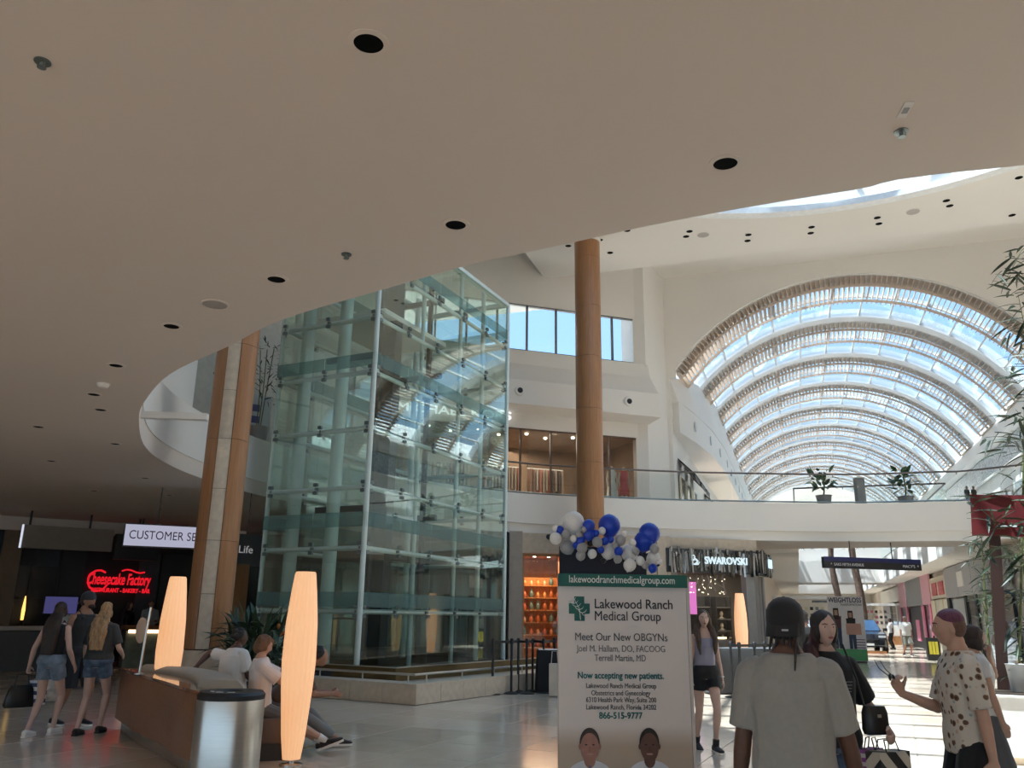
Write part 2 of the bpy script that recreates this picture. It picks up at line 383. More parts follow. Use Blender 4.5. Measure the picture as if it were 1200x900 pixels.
# left upper walls, seen through and beside the lift
lw = MB()
for (x0, y0), (x1, y1) in (((-31, 6), (-17, 12)), ((-17, 12), (-16.2, 20)), ((-16.2, 20), (-12.9, 25.2))):
    p, q = Vector((x0, y0, 0)), Vector((x1, y1, 0)); lw.bar(Vector((x0, y0, (ZF+ZT)/2)), Vector((x1, y1, (ZF+ZT)/2)), .3, ZT-ZF)
struct(lw.build('wall_left', mat('grey_gallery_wall', (.58, .56, .53), .7)))
struct(MB().prism([(-5.4, 30.9), (-4.95, 31.0), (-4.55, 33.9), (-4.45, 34.2), (-6.5, 34.2)], ZF, 17.2).build('wall_pier', WHITE))
# outer shell of the building behind and beside the viewer
sh_ = MB(); sh_.box((-27.5, -5.1, 2.1), (7, .2, 4.2)); sh_.box((17.5, -5.1, 2.1), (13, .2, 4.2)); sh_.box((-6.5, -5.1, 3.85), (35, .2, .7)); sh_.box((-31.1, 14, 2.1), (.2, 39, 4.2)); sh_.box((24.1, 14, 8.6), (.2, 39, 17.2)); sh_.box((8, 34.1, 2.1), (0.01, .2, 4.2)); sh_.box((17, 34.1, 2.1), (14, .2, 4.2)); sh_.box((-3.5, -6.1, 11), (56, .2, 11)); sh_.box((-31.1, 4, 11), (.2, 20, 11))
struct(sh_.build('wall_outer', WHITE))
light_opening = struct(link('added_daylight_window', None, None, (-3, -5.1, 0)))  # unseen glazed opening, added so daylight from behind brightens the near floor and ceiling
epm = MB().box((0, 0, 1.75), (1.9, .015, 3.4)).mesh('window_pane', CGLASS); emm = MB().box((0, 0, 1.75), (.08, .12, 3.5)).mesh('window_post', STEEL)
for k in range(17): link('window_pane', epm, light_opening, (-20+2*k, 0, 0))
for k in range(18): link('window_post', emm, light_opening, (-21+2*k, 0, 0))

# ================================================================== UPPER CEILINGS AND OCULUS
OC, OR = Vector((2.0, 15.6)), 10.5
uc = MB()
def disc_slab(mb, rect, z0, z1, n=96):
    x0, x1, y0, y1 = rect; H = []; 
    angs = sorted([2*PI*i/n for i in range(n)] + [math.atan2(c[1]-OC.y, c[0]-OC.x) % (2*PI) for c in ((x0, y0), (x1, y0), (x1, y1), (x0, y1))])
    n = len(angs); O = []
    for a in angs:
        d = Vector((math.cos(a), math.sin(a))); H.append(OC + d*OR)
        t = min(((x1 if d.x > 0 else x0) - OC.x)/d.x if abs(d.x) > 1e-6 else 1e9, ((y1 if d.y > 0 else y0) - OC.y)/d.y if abs(d.y) > 1e-6 else 1e9); O.append(OC + d*t)
    vs = [(p.x, p.y, z) for z in (z0, z1) for p in H] + [(p.x, p.y, z) for z in (z0, z1) for p in O]; fs = []
    for i in range(n):
        j = (i+1) % n; fs += [(i, j, 2*n+j, 2*n+i), (n+i, 3*n+i, 3*n+j, n+j), (i, n+i, n+j, j), (2*n+i, 2*n+j, 3*n+j, 3*n+i)]
    mb.add(vs, fs)
disc_slab(uc, (-8.45, 20, -6, 28.8), 14.3, 15.95)
struct(uc.build('ceiling_atrium', UPCEIL))
up = MB()
up.box((-20, 14, ZT+.1), (23.1, 44, .2)); up.box((5, 31.5, ZT+.1), (27, 5.4, .2)); up.box((22, 11, ZT+.1), (4, 36, .2))
struct(up.build('ceiling_upper', UPCEIL))
# oculus: drum, rim, glass lid with glazing bars
sk = thing('round_skylight', 'large round skylight with white drum over the atrium', 'skylight', (OC.x, OC.y, 14.3))
MB().lathe([(OR+.02, -.04), (OR-.35, -.04), (OR-.35, .16), (OR+.02, .16)], 96, caps=False).build('rim', mat('bright_rim', (.86, .88, .9), .5), sk, smooth=True)
MB().lathe([(OR+.02, .1), (OR+.02, 3.2), (OR+.25, 3.2), (OR+.25, .1)], 96, caps=False).build('drum', UPCEIL, sk, smooth=True)
gb = MB()
for k in range(-6, 7):
    h = math.sqrt(max(OR**2-(k*1.6)**2, 0)); gb.box((0, k*1.6, 3.1), (2*h, .16, .2))
    if k % 3 == 0: gb.box((k*1.6, 0, 3.1), (.10, 2*h, .2))
gb.build('glazing_bars', WHITE, sk)
MB().lathe([(OR, 3.18), (OR, 3.2)], 96).build('glass_lid', SKYGL, sk)

# ================================================================== ARCH WALL AND BARREL VAULT
VX, VR, VZ, VY = 2.7, 8.5, 6.7, 34.0
def arc(deg, R=VR): a = math.radians(deg); return Vector((VX + R*math.sin(a), VZ + R*math.cos(a)))
T0, T1 = -54, 59
aw = MB(); N_ = 48; vs = []
for y in (VY-.15, VY+.15):
    for k in range(N_+1):
        p = arc(T0 + (T1-T0)*k/N_); vs += [(p.x, y, p.y), (p.x, y, 17.2)]
m_ = 2*(N_+1); fs = []
for k in range(N_):
    a = 2*k; fs += [(a, a+1, a+3, a+2), (m_+a, m_+a+2, m_+a+3, m_+a+1), (a, a+2, m_+a+2, m_+a)]
aw.add(vs, fs); pL, pR = arc(T0), arc(T1)
aw.box((pL.x-.65, VY, (11.3+17.2)/2), (1.3, .3, 17.2-11.3)); aw.box((pL.x-.75, VY, (ZF+11.3)/2), (1.0, .3, 11.3-ZF)); aw.box(((pR.x+24)/2, VY, (ZF+17.2)/2), (24-pR.x, .3, 17.2-ZF))
struct(aw.build('wall_arch', UPCEIL))

vault = thing('barrel_skylight', 'long barrel-vaulted glass skylight with beige louvres over the mall', 'skylight', (0, VY, 0))
RIB = translucent('vault_white_membrane', (.84, .86, .88), .06); FIN = translucent('beige_louvre', (.80, .71, .63), .35); MUL = mat('white_glazing_bar', (.72, .72, .72), .4)
def arcstrip(mb, y0, y1, r0, r1, t0=T0, t1=T1, n=40):
    vs = []
    for k in range(n+1):
        t = t0 + (t1-t0)*k/n; a, b = arc(t, r0), arc(t, r1); vs += [(a.x, y0, a.y), (a.x, y1, a.y), (b.x, y1, b.y), (b.x, y0, b.y)]
    fs = [(4*k+i, 4*k+(i+1) % 4, 4*k+4+(i+1) % 4, 4*k+4+i) for k in range(n) for i in range(4)] + [(0, 1, 2, 3), (4*n+3, 4*n+2, 4*n+1, 4*n)]
    return mb.add(vs, fs)
PER, NB = 5.7, 10
NF = 84
fin_m = MB().box((0, 1.3, 0), (.035, 2.6, .30)).mesh('louvre_fin', FIN)
rib_m = arcstrip(MB(), 5.15-.05, 6.95-.3, VR-.05, VR+.35).mesh('arch_rib', RIB, smooth=True)
bar_m = arcstrip(MB(), 0, .10, VR-.02, VR+.16).mesh('arch_bar', MUL)
rail_m = arcstrip(MB(), 0, .07, VR-.36, VR-.26).mesh('louvre_rail', FIN)
sof_m = arcstrip(MB(), .02, 1.22, VR+.04, VR+.12).mesh('louvre_soffit', mat('beige_soffit', (.72, .64, .57), .6), smooth=True)
NP = 13; dt = (T1-T0)/NP
pane_mesh = MB()
r0, r1 = VR+.06, VR+.075
pa, pb = math.radians(-dt/2+.15), math.radians(dt/2-.15)
pane_mesh.add([(r*math.sin(t), y, r*math.cos(t)) for r in (r0, r1) for y in (1.25, 5.1) for t in (pa, pb)], [(0, 1, 3, 2), (4, 6, 7, 5), (0, 2, 6, 4), (1, 5, 7, 3), (0, 4, 5, 1), (2, 3, 7, 6)])
pane_m = pane_mesh.mesh('glass_pane', SKYGL)
pur = MB().box((0, 2.6, VR+.08), (.07, 5.2, .14)).mesh('glazing_bar', MUL)
for b in range(NB):
    y0 = b*PER
    if b: link('arch_rib', rib_m, vault, (0, y0-PER-.05, 0)) 
    for yy in (.0, 2.55, 5.05): link('arch_bar', bar_m, vault, (0, y0+yy, 0))
    for yy in (.4, 2.2): link('louvre_rail', rail_m, vault, (0, y0+yy, 0))
    if b == 0: link('arch_rib', rib_m, vault, (0, (NB-1)*PER-.05, 0))
    link('louvre_soffit', sof_m, vault, (0, y0, 0))
    for k in range(NP):
        t = T0 + (k+.5)*dt; link('glass_pane', pane_m, vault, (VX, y0, VZ), (0, math.radians(t), 0))
        if k: link('glazing_bar', pur, vault, (VX, y0, VZ), (0, math.radians(T0+k*dt), 0))
    if b < 3:
        for k in range(NF+1):
            t = T0 + (T1-T0)*k/NF; p = arc(t, VR-.14); link('louvre_fin', fin_m, vault, (p.x, y0+.05, p.y), (0, math.radians(t), 0))
    else:
        fm = MB()
        for k in range(NF+1):
            t = T0 + (T1-T0)*k/NF; p = arc(t, VR-.14); fm.box((p.x, y0+1.35, p.y), (.035, 2.6, .30), M=Matrix.Rotation(math.radians(t), 3, 'Y'))
        tag(fm.build('louvre_fin_row', FIN, vault), kind='stuff')
# springing beams along both sides of the vault
pl, pr = arc(-46), arc(T1)
sb = MB(); vs = []; rows = [(34.0, -4.42, 11.35, -4.12), (36.5, -4.02, 12.0, -3.7), (40, -3.6, 12.45, -3.3), (45, -3.38, 12.65, -3.06), (96, -3.32, 12.7, -2.98)]
for y, xt, zt, xb in rows: vs += [(xt, y, zt), (xb, y, 10.35), (xb-1.4, y, 10.2), (xt-1.0, y, zt)]
sb.add(vs, [(4*i+j, 4*i+(j+1) % 4, 4*i+4+(j+1) % 4, 4*i+4+j) for i in range(4) for j in range(4)] + [(0, 1, 2, 3), (16, 19, 18, 17)])
struct(sb.build('trim_4', WHITE))
struct(MB().strip([(10.4, 33.9), (10.4, 96)], [(.35, 11.3), (.55, 10.9), (.45, 10.35), (-.6, 10.2), (-.6, 12.4)]).build('trim_5', WHITE))
# upper shop walls of the mall
struct(MB().box((-4.75, 65, (ZF+10.6)/2), (.7, 62.2, 10.6-ZF)).build('wall_mall_left', WHITE))
struct(MB().box((10.65, 65, (ZF+10.6)/2), (.3, 62, 10.6-ZF)).build('wall_mall_right', WHITE))
ew = MB(); ew.box((2.7, 92.5, 9), (16, .3, 15)); struct(ew.build('wall_mall_end', WHITE))
df = MB(); df.strip([(-4.12, 34.2), (-3.72, 36.5), (-3.32, 40), (-3.08, 45), (-3.0, 96)], [(0, 9.05), (0, 10.35), (1.4, 10.35), (1.4, 9.0)])
struct(df.build('trim_6', WHITE))
dm = MB().cyl((0, 0, 0), (.05, 0, 0), .22, n=16).mesh('vent_disc', mat('pale_grey_disc', (.6, .62, .64), .5))
for k in range(9):
    y = 36.5 + k*3.2; x = -3.72+.114*(y-36.5) if y < 40 else -3.32+.048*(y-40) if y < 45 else -3.08+.0016*(y-45); o = link('wall_vent', dm, None, (x-.01, y, 9.75))
    tag(o, 'round grey vent disc, %s along the left upper mall fascia' % ('nearest', 'second', 'third', 'fourth', 'fifth', 'sixth', 'seventh', 'eighth', 'farthest')[k], 'vent', 'round vents along the left mall fascia')

# ================================================================== GLASS RAILINGS
HAND = mat('dark_handrail', (.10, .085, .08), .35)
def railing(pts, label, z=ZF, h=1.05, step=4, parentname='glass_railing'):
    r = thing(parentname, label, 'railing', (0, 0, 0))
    pts = [Vector((p[0], p[1], 0)) for p in pts]
    MB().tube([p + Vector((0, 0, z+h)) for p in pts], .032, 8).build('handrail', HAND, r, smooth=True)
    MB().tube([p + Vector((0, 0, z+.06)) for p in pts], .03, 6).build('base_channel', CHROME, r, smooth=True)
    for i in range(0, len(pts)-1, step):
        seg = pts[i:min(i+step, len(pts)-1)+1]
        if len(seg) < 2: continue
        a = seg[0] + (seg[1]-seg[0]).normalized()*.02; b = seg[-1] - (seg[-1]-seg[-2]).normalized()*.02; seg = [a] + seg[1:-1] + [b]
        MB().strip([(p.x, p.y) for p in seg], [(-.006, z+.06), (.006, z+.06), (.006, z+h-.09), (-.006, z+h-.09)]).build('glass_panel', CGLASS, r)
        if i: MB().box((pts[i].x, pts[i].y, z+h-.06), (.03, .03, .09)).build('rail_bracket', CHROME, r)
    return r
i0 = min(range(len(HOLE)), key=lambda i: (HOLE[i]-Vector((-11.75, 16.2))).length); i1 = min(range(len(HOLE)), key=lambda i: (HOLE[i]-Vector((12, 27))).length)
iE = min(range(len(HOLE)), key=lambda i: (HOLE[i]-Vector((-10.7, 22.4))).length)
def inset(i, o=.14):
    a, b = HOLE[i-1], HOLE[(i+1) % len(HOLE)]; t = (b-a).normalized(); return HOLE[i] + Vector((-t.y, t.x))*o
railing([inset(i) for i in range(iE, i1+1)], 'long curved glass railing along the upper balcony', step=3)
i2 = min(range(len(HOLE)), key=lambda i: (HOLE[i]-Vector((-11.5, 14.2))).length)
railing([inset(i) for i in range(i2, i0)], 'glass railing on the upper gallery behind the left wooden column', step=3)
railing([(.2, 34.4), (.2, 62)], 'glass railing along the left upper walkway of the mall', step=1)
railing([(5.6, 34.4), (5.6, 62)], 'glass railing along the right upper walkway of the mall', step=1)
railing([(.2, 34.3), (2, 34.3), (3.8, 34.3), (5.6, 34.3)], 'far glass railing of the bridge in front of the vaulted mall', step=1)

# solid white parapet with a slim beam at the left end of the opening
j0 = min(range(len(HOLE)), key=lambda i: (HOLE[i]-Vector((-7.4, 8.0))).length); j1 = min(range(len(HOLE)), key=lambda i: (HOLE[i]-Vector((-11.5, 14.2))).length)
struct(MB().strip([tuple(HOLE[i]) for i in range(j0, j1+1)], [(.55, ZF), (.75, ZF), (.75, 8.2), (.55, 8.2)]).build('trim_16', WHITE, smooth=True))
bA, bB = at_z(160, 486, 4.4), at_z(246, 489, 4.4); struct(MB().bar(bA, bA+(bB-bA)*.97, .12, .10).build('trim_17', WHITE))
# ================================================================== GLASS LIFT TOWER
P0 = at(418, 785, 17.3); P0.z = 0
eL = Vector((-.9925, .122, 0)).normalized(); eR = Vector((.122, .9925, 0)).normalized()
LW, LD, LH = 2.75, 6.6, 10.56
RZ = math.atan2(-eL.y, -eL.x)               # local x runs from the left edge to the front corner, local y along the right face
LOC = P0 + eL*LW
lift = thing('glass_lift_tower', 'tall green-tinted glass lift tower with pale tube frame in the atrium', 'lift tower', LOC, RZ)
LEV = [.45] + [1.6 + 1.28*k for k in range(8)]
tubes = MB
# frame: corner tubes, inner round columns, horizontal bars per level and face
for x, y, r in ((LW-.04, .04, .06), (0.04, .04, .05), (LW, LD, .06), (0, LD, .06)):
    MB().cyl((x, y, .1), (x, y, LH), r, n=12).build('corner_tube', PALE, lift, smooth=True)
for x, y, r in ((.45, .45, .15), (1.5, .5, .15), (2.5, 2.3, .055), (2.5, 4.2, .055), (2.5, 5.5, .06), (.4, 5.3, .08)):
    MB().cyl((x, y, .1), (x, y, LH+.1), r, n=14).build('inner_column', PALE, lift, smooth=True)
for z in LEV[1:]:
    for a, b in (((.0, .12), (LW, .12)), ((LW-.12, 0), (LW-.12, LD)), ((0, LD-.12), (LW, LD-.12)), ((.12, 0), (.12, LD))):
        MB().cyl((*a, z), (*b, z), .055, n=10).build('cross_bar', PALE, lift, smooth=True)
for x in (.45, 1.5): MB().cyl((x, .12, 0), (x, .5, 0), .03).build('strut', PALE, lift, loc=(0, 0, 5.44))
# glazing: one pane per bay and level on each face; every second level carries a frosted band
faces = [((0, 0), (1, 0), LW, 2), ((LW, 0), (0, 1), LD, 5), ((0, LD), (1, 0), LW, 2), ((0, 0), (0, 1), LD, 5)]
cache = {}
fit = MB(); fit.box((0, 0, .09), (.10, .06, .07)); fit.box((0, 0, -.09), (.10, .06, .07)); fit.box((0, .05, 0), (.05, .10, .06)); fit.cyl((0, -.03, .07), (0, 0, .07), .025, n=8); fit.cyl((0, -.03, -.07), (0, 0, -.07), .025, n=8)
fit_m = fit.mesh('spider_fitting', CHROME)
for (ox, oy), (dx, dy), L, n in faces:
    w = L/n
    for k in range(n):
        for j in range(len(LEV)-1):
            z0, z1 = LEV[j]+.02, LEV[j+1]-.02
            key = (dx, round(w, 3), round(z1-z0, 3))
            if key not in cache: cache[key] = MB().box((0, 0, 0), (w-.02 if dx else .014, .014 if dx else w-.02, z1-z0)).mesh('glass_pane', EGLASS)
            c = (ox + dx*(k+.5)*w, oy + dy*(k+.5)*w, (z0+z1)/2)
            link('glass_pane', cache[key], lift, c)
            if j in (1, 2, 5, 7):
                kb = ('b', dx, round(w, 3))
                if kb not in cache: cache[kb] = MB().box((0, 0, 0), (w-.02 if dx else .006, .006 if dx else w-.02, .30)).mesh('frosted_band', FROST)
                zb = {1: 1.84, 2: 3.47, 5: 6.98, 7: 9.6}[j]; off = -.012 if (oy == 0 and dx) else .012
                link('frosted_band', cache[kb], lift, (c[0] + (off if dy else 0), c[1] + (off if dx else 0), zb))
    for k in range(n+1):
        for z in LEV[1:-1]:
            rot = {(0, 0, 1): 0, (1, 0, 1): PI/2}.get((int(ox > 0), int(oy > 0), dx), 0)
            if (dx, oy) == (1, 0): r_ = 0
            elif dy and ox: r_ = PI/2
            elif dx: r_ = PI
            else: r_ = -PI/2
            kk = min(max(k*w, .12), L-.12); link('spider_fitting', fit_m, lift, (ox+dx*kk, oy+dy*kk, z), (0, 0, r_))
# roof, landing floors and the works inside
MB().box((LW/2, LD/2, LH+.05), (LW-.3, LD-.3, .08)).build('roof_pane', EGLASS, lift)
for a, b in (((0, 0), (LW, 0)), ((LW, 0), (LW, LD)), ((LW, LD), (0, LD)), ((0, LD), (0, 0))): MB().bar((*a, LH), (*b, LH), .08, .10).build('top_rail', PALE, lift)
MB().box((LW/2, LD/2, .22), (LW+.1, LD+.1, .44)).build('base', DARK, lift)
for x in (.75, 1.9): MB().bar((x, 1.4, .4), (x, 1.4, LH-.4), .09, .12).build('guide_rail', DARK, lift); MB().bar((x, 3.6, .4), (x, 3.6, LH-.4), .09, .12).build('guide_rail', DARK, lift)
for z in (3.9, 7.6, 9.7): MB().bar((.3, 1.4, z), (2.3, 1.4, z), .08, .14).build('guide_bracket', DARK, lift); MB().bar((.3, 3.6, z), (2.3, 3.6, z), .08, .14).build('guide_bracket', DARK, lift)
MB().box((1.2, 2.5, 8.55), (2.0, 2.9, .12)).build('upper_landing', WHITE, lift)
MB().bar((1.95, 1.75, .5), (1.95, 1.75, 9.6), .42, .3).build('counterweight_mast', DARK, lift)
car = thing('lift_car', 'dark-framed glass lift cabin at ground level inside the glass tower', 'lift car', LOC + Matrix.Rotation(RZ, 3, 'Z') @ Vector((1.3, 2.5, .45)), RZ)
MB().box((0, 0, .06), (1.5, 1.8, .12)).build('car_floor', DARK, car)
MB().box((0, 0, 2.42), (1.5, 1.8, .18)).build('car_roof', DARK, car)
for x in (-.7, .7):
    for y in (-.85, .85): MB().box((x, y, 1.22), (.08, .08, 2.3)).build('car_post', DARK, car)
for x in (-.72, .72): MB().box((x, 0, 1.25), (.015, 1.6, 2.1)).build('car_pane', EGLASS, car)
MB().tube([(-.66, -.8, 1.0), (.66, -.8, 1.0)], .02).build('car_handrail', STEEL, car)
# stone plinth with bronze parapet and pipe rail
C0 = fl(487, 827)
pl = thing('stone_plinth', 'low cream stone plinth with steel pipe rail around the lift tower', 'plinth', C0, math.atan2(-.227, .974))
PLL, PLR, PH = 6.3, 8.2, .34
core = MB().box((-PLL/2, PLR/2, PH/2-.02), (PLL-.06, PLR-.06, PH-.04)).build('plinth_core', STONE2, pl)
nl, nr = 8, 11
tl = MB().box((0, 0, 0), (PLL/nl-.008, .03, PH-.02)).mesh('stone_slab', STONE, bevel=.003); tr_ = MB().box((0, 0, 0), (.03, PLR/nr-.008, PH-.02)).mesh('stone_slab', STONE, bevel=.003)
for k in range(nl): link('stone_slab', tl, pl, (-(k+.5)*PLL/nl, .015, PH/2))
for k in range(nr): link('stone_slab', tr_, pl, (-.015, (k+.5)*PLR/nr, PH/2))
MB().box((-PLL/2, .22, PH), (PLL, .44, .03)).build('coping', STONE, pl); MB().box((-.22, PLR/2+.22, PH), (.44, PLR-.44, .03)).build('coping', STONE, pl)
bt = MB().tube([(-PLL, .2, PH+.16), (-.2, .2, PH+.16), (-.2, PLR, PH+.16)], .022, 8).build('pipe_rail', STEEL, pl, smooth=True)
pm_ = MB().cyl((0, 0, 0), (0, 0, .16), .014, n=8).mesh('rail_post', STEEL)
for k in range(6): link('rail_post', pm_, pl, (-.35-k*1.1, .2, PH))
for k in range(7): link('rail_post', pm_, pl, (-.2, .55+k*1.15, PH))
# bronze parapet around the base of the lift, just behind the rail
MB().bar((-PLL, .62, .44), (-1.0, .62, .44), .03, .24).build('bronze_panel', BRONZE, pl); MB().bar((-1.0, .62, .44), (-1.0, PLR, .44), .03, .24).build('bronze_panel', BRONZE, pl)
MB().bar((-PLL, .62, .57), (-1.0, .62, .57), .05, .02).build('parapet_cap', STEEL, pl); MB().bar((-1.0, .62, .57), (-1.0, PLR, .57), .05, .02).build('parapet_cap', STEEL, pl)

# ================================================================== WOOD-CLAD COLUMNS
SEAM = mat('dark_seam', (.08, .04, .02), .7)
def column(loc, r, h, rz, label, strip, drum=1.8):
    c = thing('wood_column', label, 'column', loc, rz)
    gap = math.radians(strip)
    def sector(a0, a1, R, z0, z1, name, m, n=14, r_in=None):
        ri = r_in or R-.03
        mb = MB(); pts = [(R*math.cos(a0+(a1-a0)*k/n), R*math.sin(a0+(a1-a0)*k/n)) for k in range(n+1)] + [(ri*math.cos(a1-(a1-a0)*k/n), ri*math.sin(a1-(a1-a0)*k/n)) for k in range(n+1)]
        return mb.prism(pts, z0, z1).build(name, m, c, smooth=True)
    MB().cyl((0, 0, 0), (0, 0, h), r-.035, n=24).build('core', SEAM, c, smooth=True)
    k = 0; z = .95
    MB().cyl((0, 0, 0), (0, 0, .93), r+.012, n=32).build('stone_base', STONE, c, smooth=True)
    while z < h-.2:
        z1 = min(z+drum, h-.1)
        # camera side is local -y; the stone strip runs up it, wood to both sides
        (sector(-PI/2+gap+.25, 3*PI/2-gap+.25, r, z+.004, z1-.004, 'wood_panel', WOODC, 24) if strip > 4 else [sector(PI/2+PI*q, PI/2+PI*(q+1), r, z+.006, z1-.006, 'wood_panel', WOODC, 18) for q in range(2)])
        if strip > 4:
            for q in range(2):
                za, zb = z+(z1-z)*q/2, z+(z1-z)*(q+1)/2
                sector(-PI/2-gap+.27, -PI/2+gap+.23, r-.02, za+.004, zb-.004, 'stone_panel', STONE, 6)
        z = z1
    MB().cyl((0, 0, h-.12), (0, 0, h), r+.04, n=32).build('capital', WHITE, c, smooth=True)
    return c
pc = at(692, 600, 26.5)
column((pc.x, pc.y, 0), .44, 14.3, YAW, 'tall slim wooden column rising behind the balloons to the ceiling', 2)
plc = at(258, 600, 14.8)
lc = column((plc.x, plc.y, 0), .37, 12, math.radians(14), 'wooden column with a cream stone strip beside the lit sign', 20)
# ================================================================== GROUND FLOOR WALLS AND SHOPS
SHOPBROWN = mat('shop_brown', (.22, .13, .08), .6); GOLD = mat('gold_display', (.6, .3, .1), .35, .5, col2=(.75, .5, .25), scale=14)
WARM = emission('warm_lamp', (1, .66, .36), 9); COOL = emission('cool_lamp', (.85, .93, 1), 9); SPOT = emission('shop_spot', (1, .85, .65), 22)
def area(name, loc, size, power, col=(1, .85, .7), rot=(0, 0, 0), sy=None):
    l = bpy.data.lights.new(name, 'AREA'); l.energy = power; l.color = col; l.size = size
    if sy: l.shape = 'RECTANGLE'; l.size_y = sy
    return link(name, l, None, loc, rot)
def wallseg(mb, p, q, z0, z1, t=.3): mb.bar((p[0], p[1], (z0+z1)/2), (q[0], q[1], (z0+z1)/2), t, z1-z0)
# stone pier and back wall beneath the balcony, between the lift and the jewellery shop
gA, gB, gC = at(560, 700, 27.5).xy, at(783, 700, 28.2).xy, at(888, 700, 29.2).xy
g = MB()
s0, s1 = at(597, 700, 27.6).xy, at(610, 700, 27.6).xy
gd = MB(); wallseg(gd, at(300, 700, 29.8).xy, at(480, 700, 27.0).xy, 0, 4.2); wallseg(gd, at(480, 700, 27.0).xy, at(594, 700, 27.3).xy, 0, 4.2); struct(gd.build('wall_dark_shops', mat('dark_shop_wall', (.03, .03, .033), .4, var=.4, scale=1.3))); wallseg(g, at(672, 700, 27.9).xy, at(786, 700, 28.2).xy, 0, 4.2); wallseg(g, at(480, 700, 27.2).xy, s1, 0, 4.2); wallseg(g, at(658, 700, 27.8).xy, at(672, 700, 27.9).xy, 0, 4.2)
wallseg(g, s1, at(660, 700, 27.8).xy, 3.55, 4.2); wallseg(g, at(770, 700, 28.1).xy, gB, 0, 4.2); wallseg(g, at(672, 700, 27.9).xy, gC, 3.72, 4.2)
struct(g.build('wall_ground_back', STONE2))
pier = MB(); pier.box((*at(604, 700, 27.2).xy, 2.1), (.42, .5, 4.2), YAW)
struct(pier.build('trim_7', mat('taupe_stone', (.40, .34, .29), .5, var=.05)))
MB_ = MB
# --- lit gift shop (warm gold interior)
def shop_room(name, a, b, depth, h, m_wall, nv):
    """three interior walls, ceiling and floor behind a shop front from a to b"""
    a, b = Vector(a), Vector(b); d = (b-a).normalized(); n = Vector(nv).normalized(); a2, b2 = a+n*depth, b+n*depth
    mb = MB(); wallseg(mb, a2, b2, 0, h, .1); wallseg(mb, a, a2, 0, h, .1); wallseg(mb, b, b2, 0, h, .1)
    mb.prism([tuple(a), tuple(b), tuple(b2), tuple(a2)], h, h+.1)
    o = struct(mb.build(name, m_wall)); return a, d, n, math.atan2(d.y, d.x)
a, d, n, rz = shop_room('wall_gift_shop', s1, at(658, 700, 27.8).xy, 4, 3.6, mat('terracotta_wall', (.55, .28, .15), .6, var=.15, scale=3), (-.29, .957))
def P(s, o, z): q = a + d*s + n*o; return Vector((q.x, q.y, z))
Lg = 1.4
shelf = thing('display_shelving', 'warm-lit glass shelves of trinkets inside the gift shop', 'shelving', P(.7, 2.6, 0), rz)
for k in range(6): MB().box((0, 0, .5+.42*k), (1.5, .35, .03)).build('shelf', GOLD, shelf)
for x in (-.74, .74): MB().box((x, 0, 1.45), (.03, .35, 2.9)).build('upright', GOLD, shelf)
MB().box((0, .2, 1.45), (1.5, .02, 2.9)).build('back_panel', mat('amber_back', (.6, .25, .08), .3, col2=(.8, .45, .2), scale=20), shelf)
random.seed(3)
TR = [mat('trinket_%d' % i, c, .3, .2) for i, c in enumerate([(.8, .45, .2), (.55, .2, .08), (.85, .7, .5), (.15, .3, .32), (.7, .25, .15)])]
cols5 = ['amber', 'rust red', 'cream', 'teal', 'coral']
vm = [MB().lathe([(.03*s, 0), (.06*s, .05*s), (.05*s, .12*s), (.025*s, .16*s), (.035*s, .2*s)], 10).mesh('vase', TR[i], smooth=True) for i, s in enumerate((1.1, 1.4, 1.0, 1.5, 1.2))]
for k in range(6):
    for q in range(6):
        i = random.randrange(5); p = P(.7-.6+q*.24, 2.55, .515+.42*k)
        o = link('trinket_vase', vm[i], None, p); tag(o, 'small %s vase on the %s shelf from the floor in the gift shop' % (cols5[i], ('lowest', 'second', 'third', 'fourth', 'fifth', 'sixth')[k]), 'vase', 'trinkets on the gift shop shelves, ' + cols5[i])
spot_m = MB().cyl((0, 0, 0), (0, 0, .06), .05, n=10).mesh('spotlight', SPOT)
ORD = ('first', 'second', 'third', 'fourth', 'fifth', 'sixth', 'seventh', 'eighth', 'ninth', 'tenth', 'eleventh', 'twelfth', 'thirteenth', 'fourteenth', 'fifteenth', 'sixteenth')
for k in range(5):
    o = link('ceiling_spotlight', spot_m, None, P(.2+.25*k, 1+.4*(k % 2), 3.53)); tag(o, 'small warm gift shop ceiling spotlight, %s from the left' % ORD[k], 'spotlight', 'gift shop ceiling spots')
area('gift_shop_lamp', P(.7, 1.6, 3.4), 1.2, 90, (1, .62, .35))
gp = struct(MB().box((0, 0, 0), (1.3, .02, 3.5)).build('window_2', CGLASS, loc=P(.75, .1, 1.76), rot=(0, 0, rz)))
fr_ = MB()
for x in (-.68, .66): fr_.box((x, 0, 0), (.07, .08, 3.55))
fr_.box((0, 0, 1.74), (1.4, .08, .08)); struct(fr_.build('trim_8', mat('tan_frame', (.36, .24, .13), .4), loc=P(.75, .06, 1.76), rot=(0, 0, rz)))

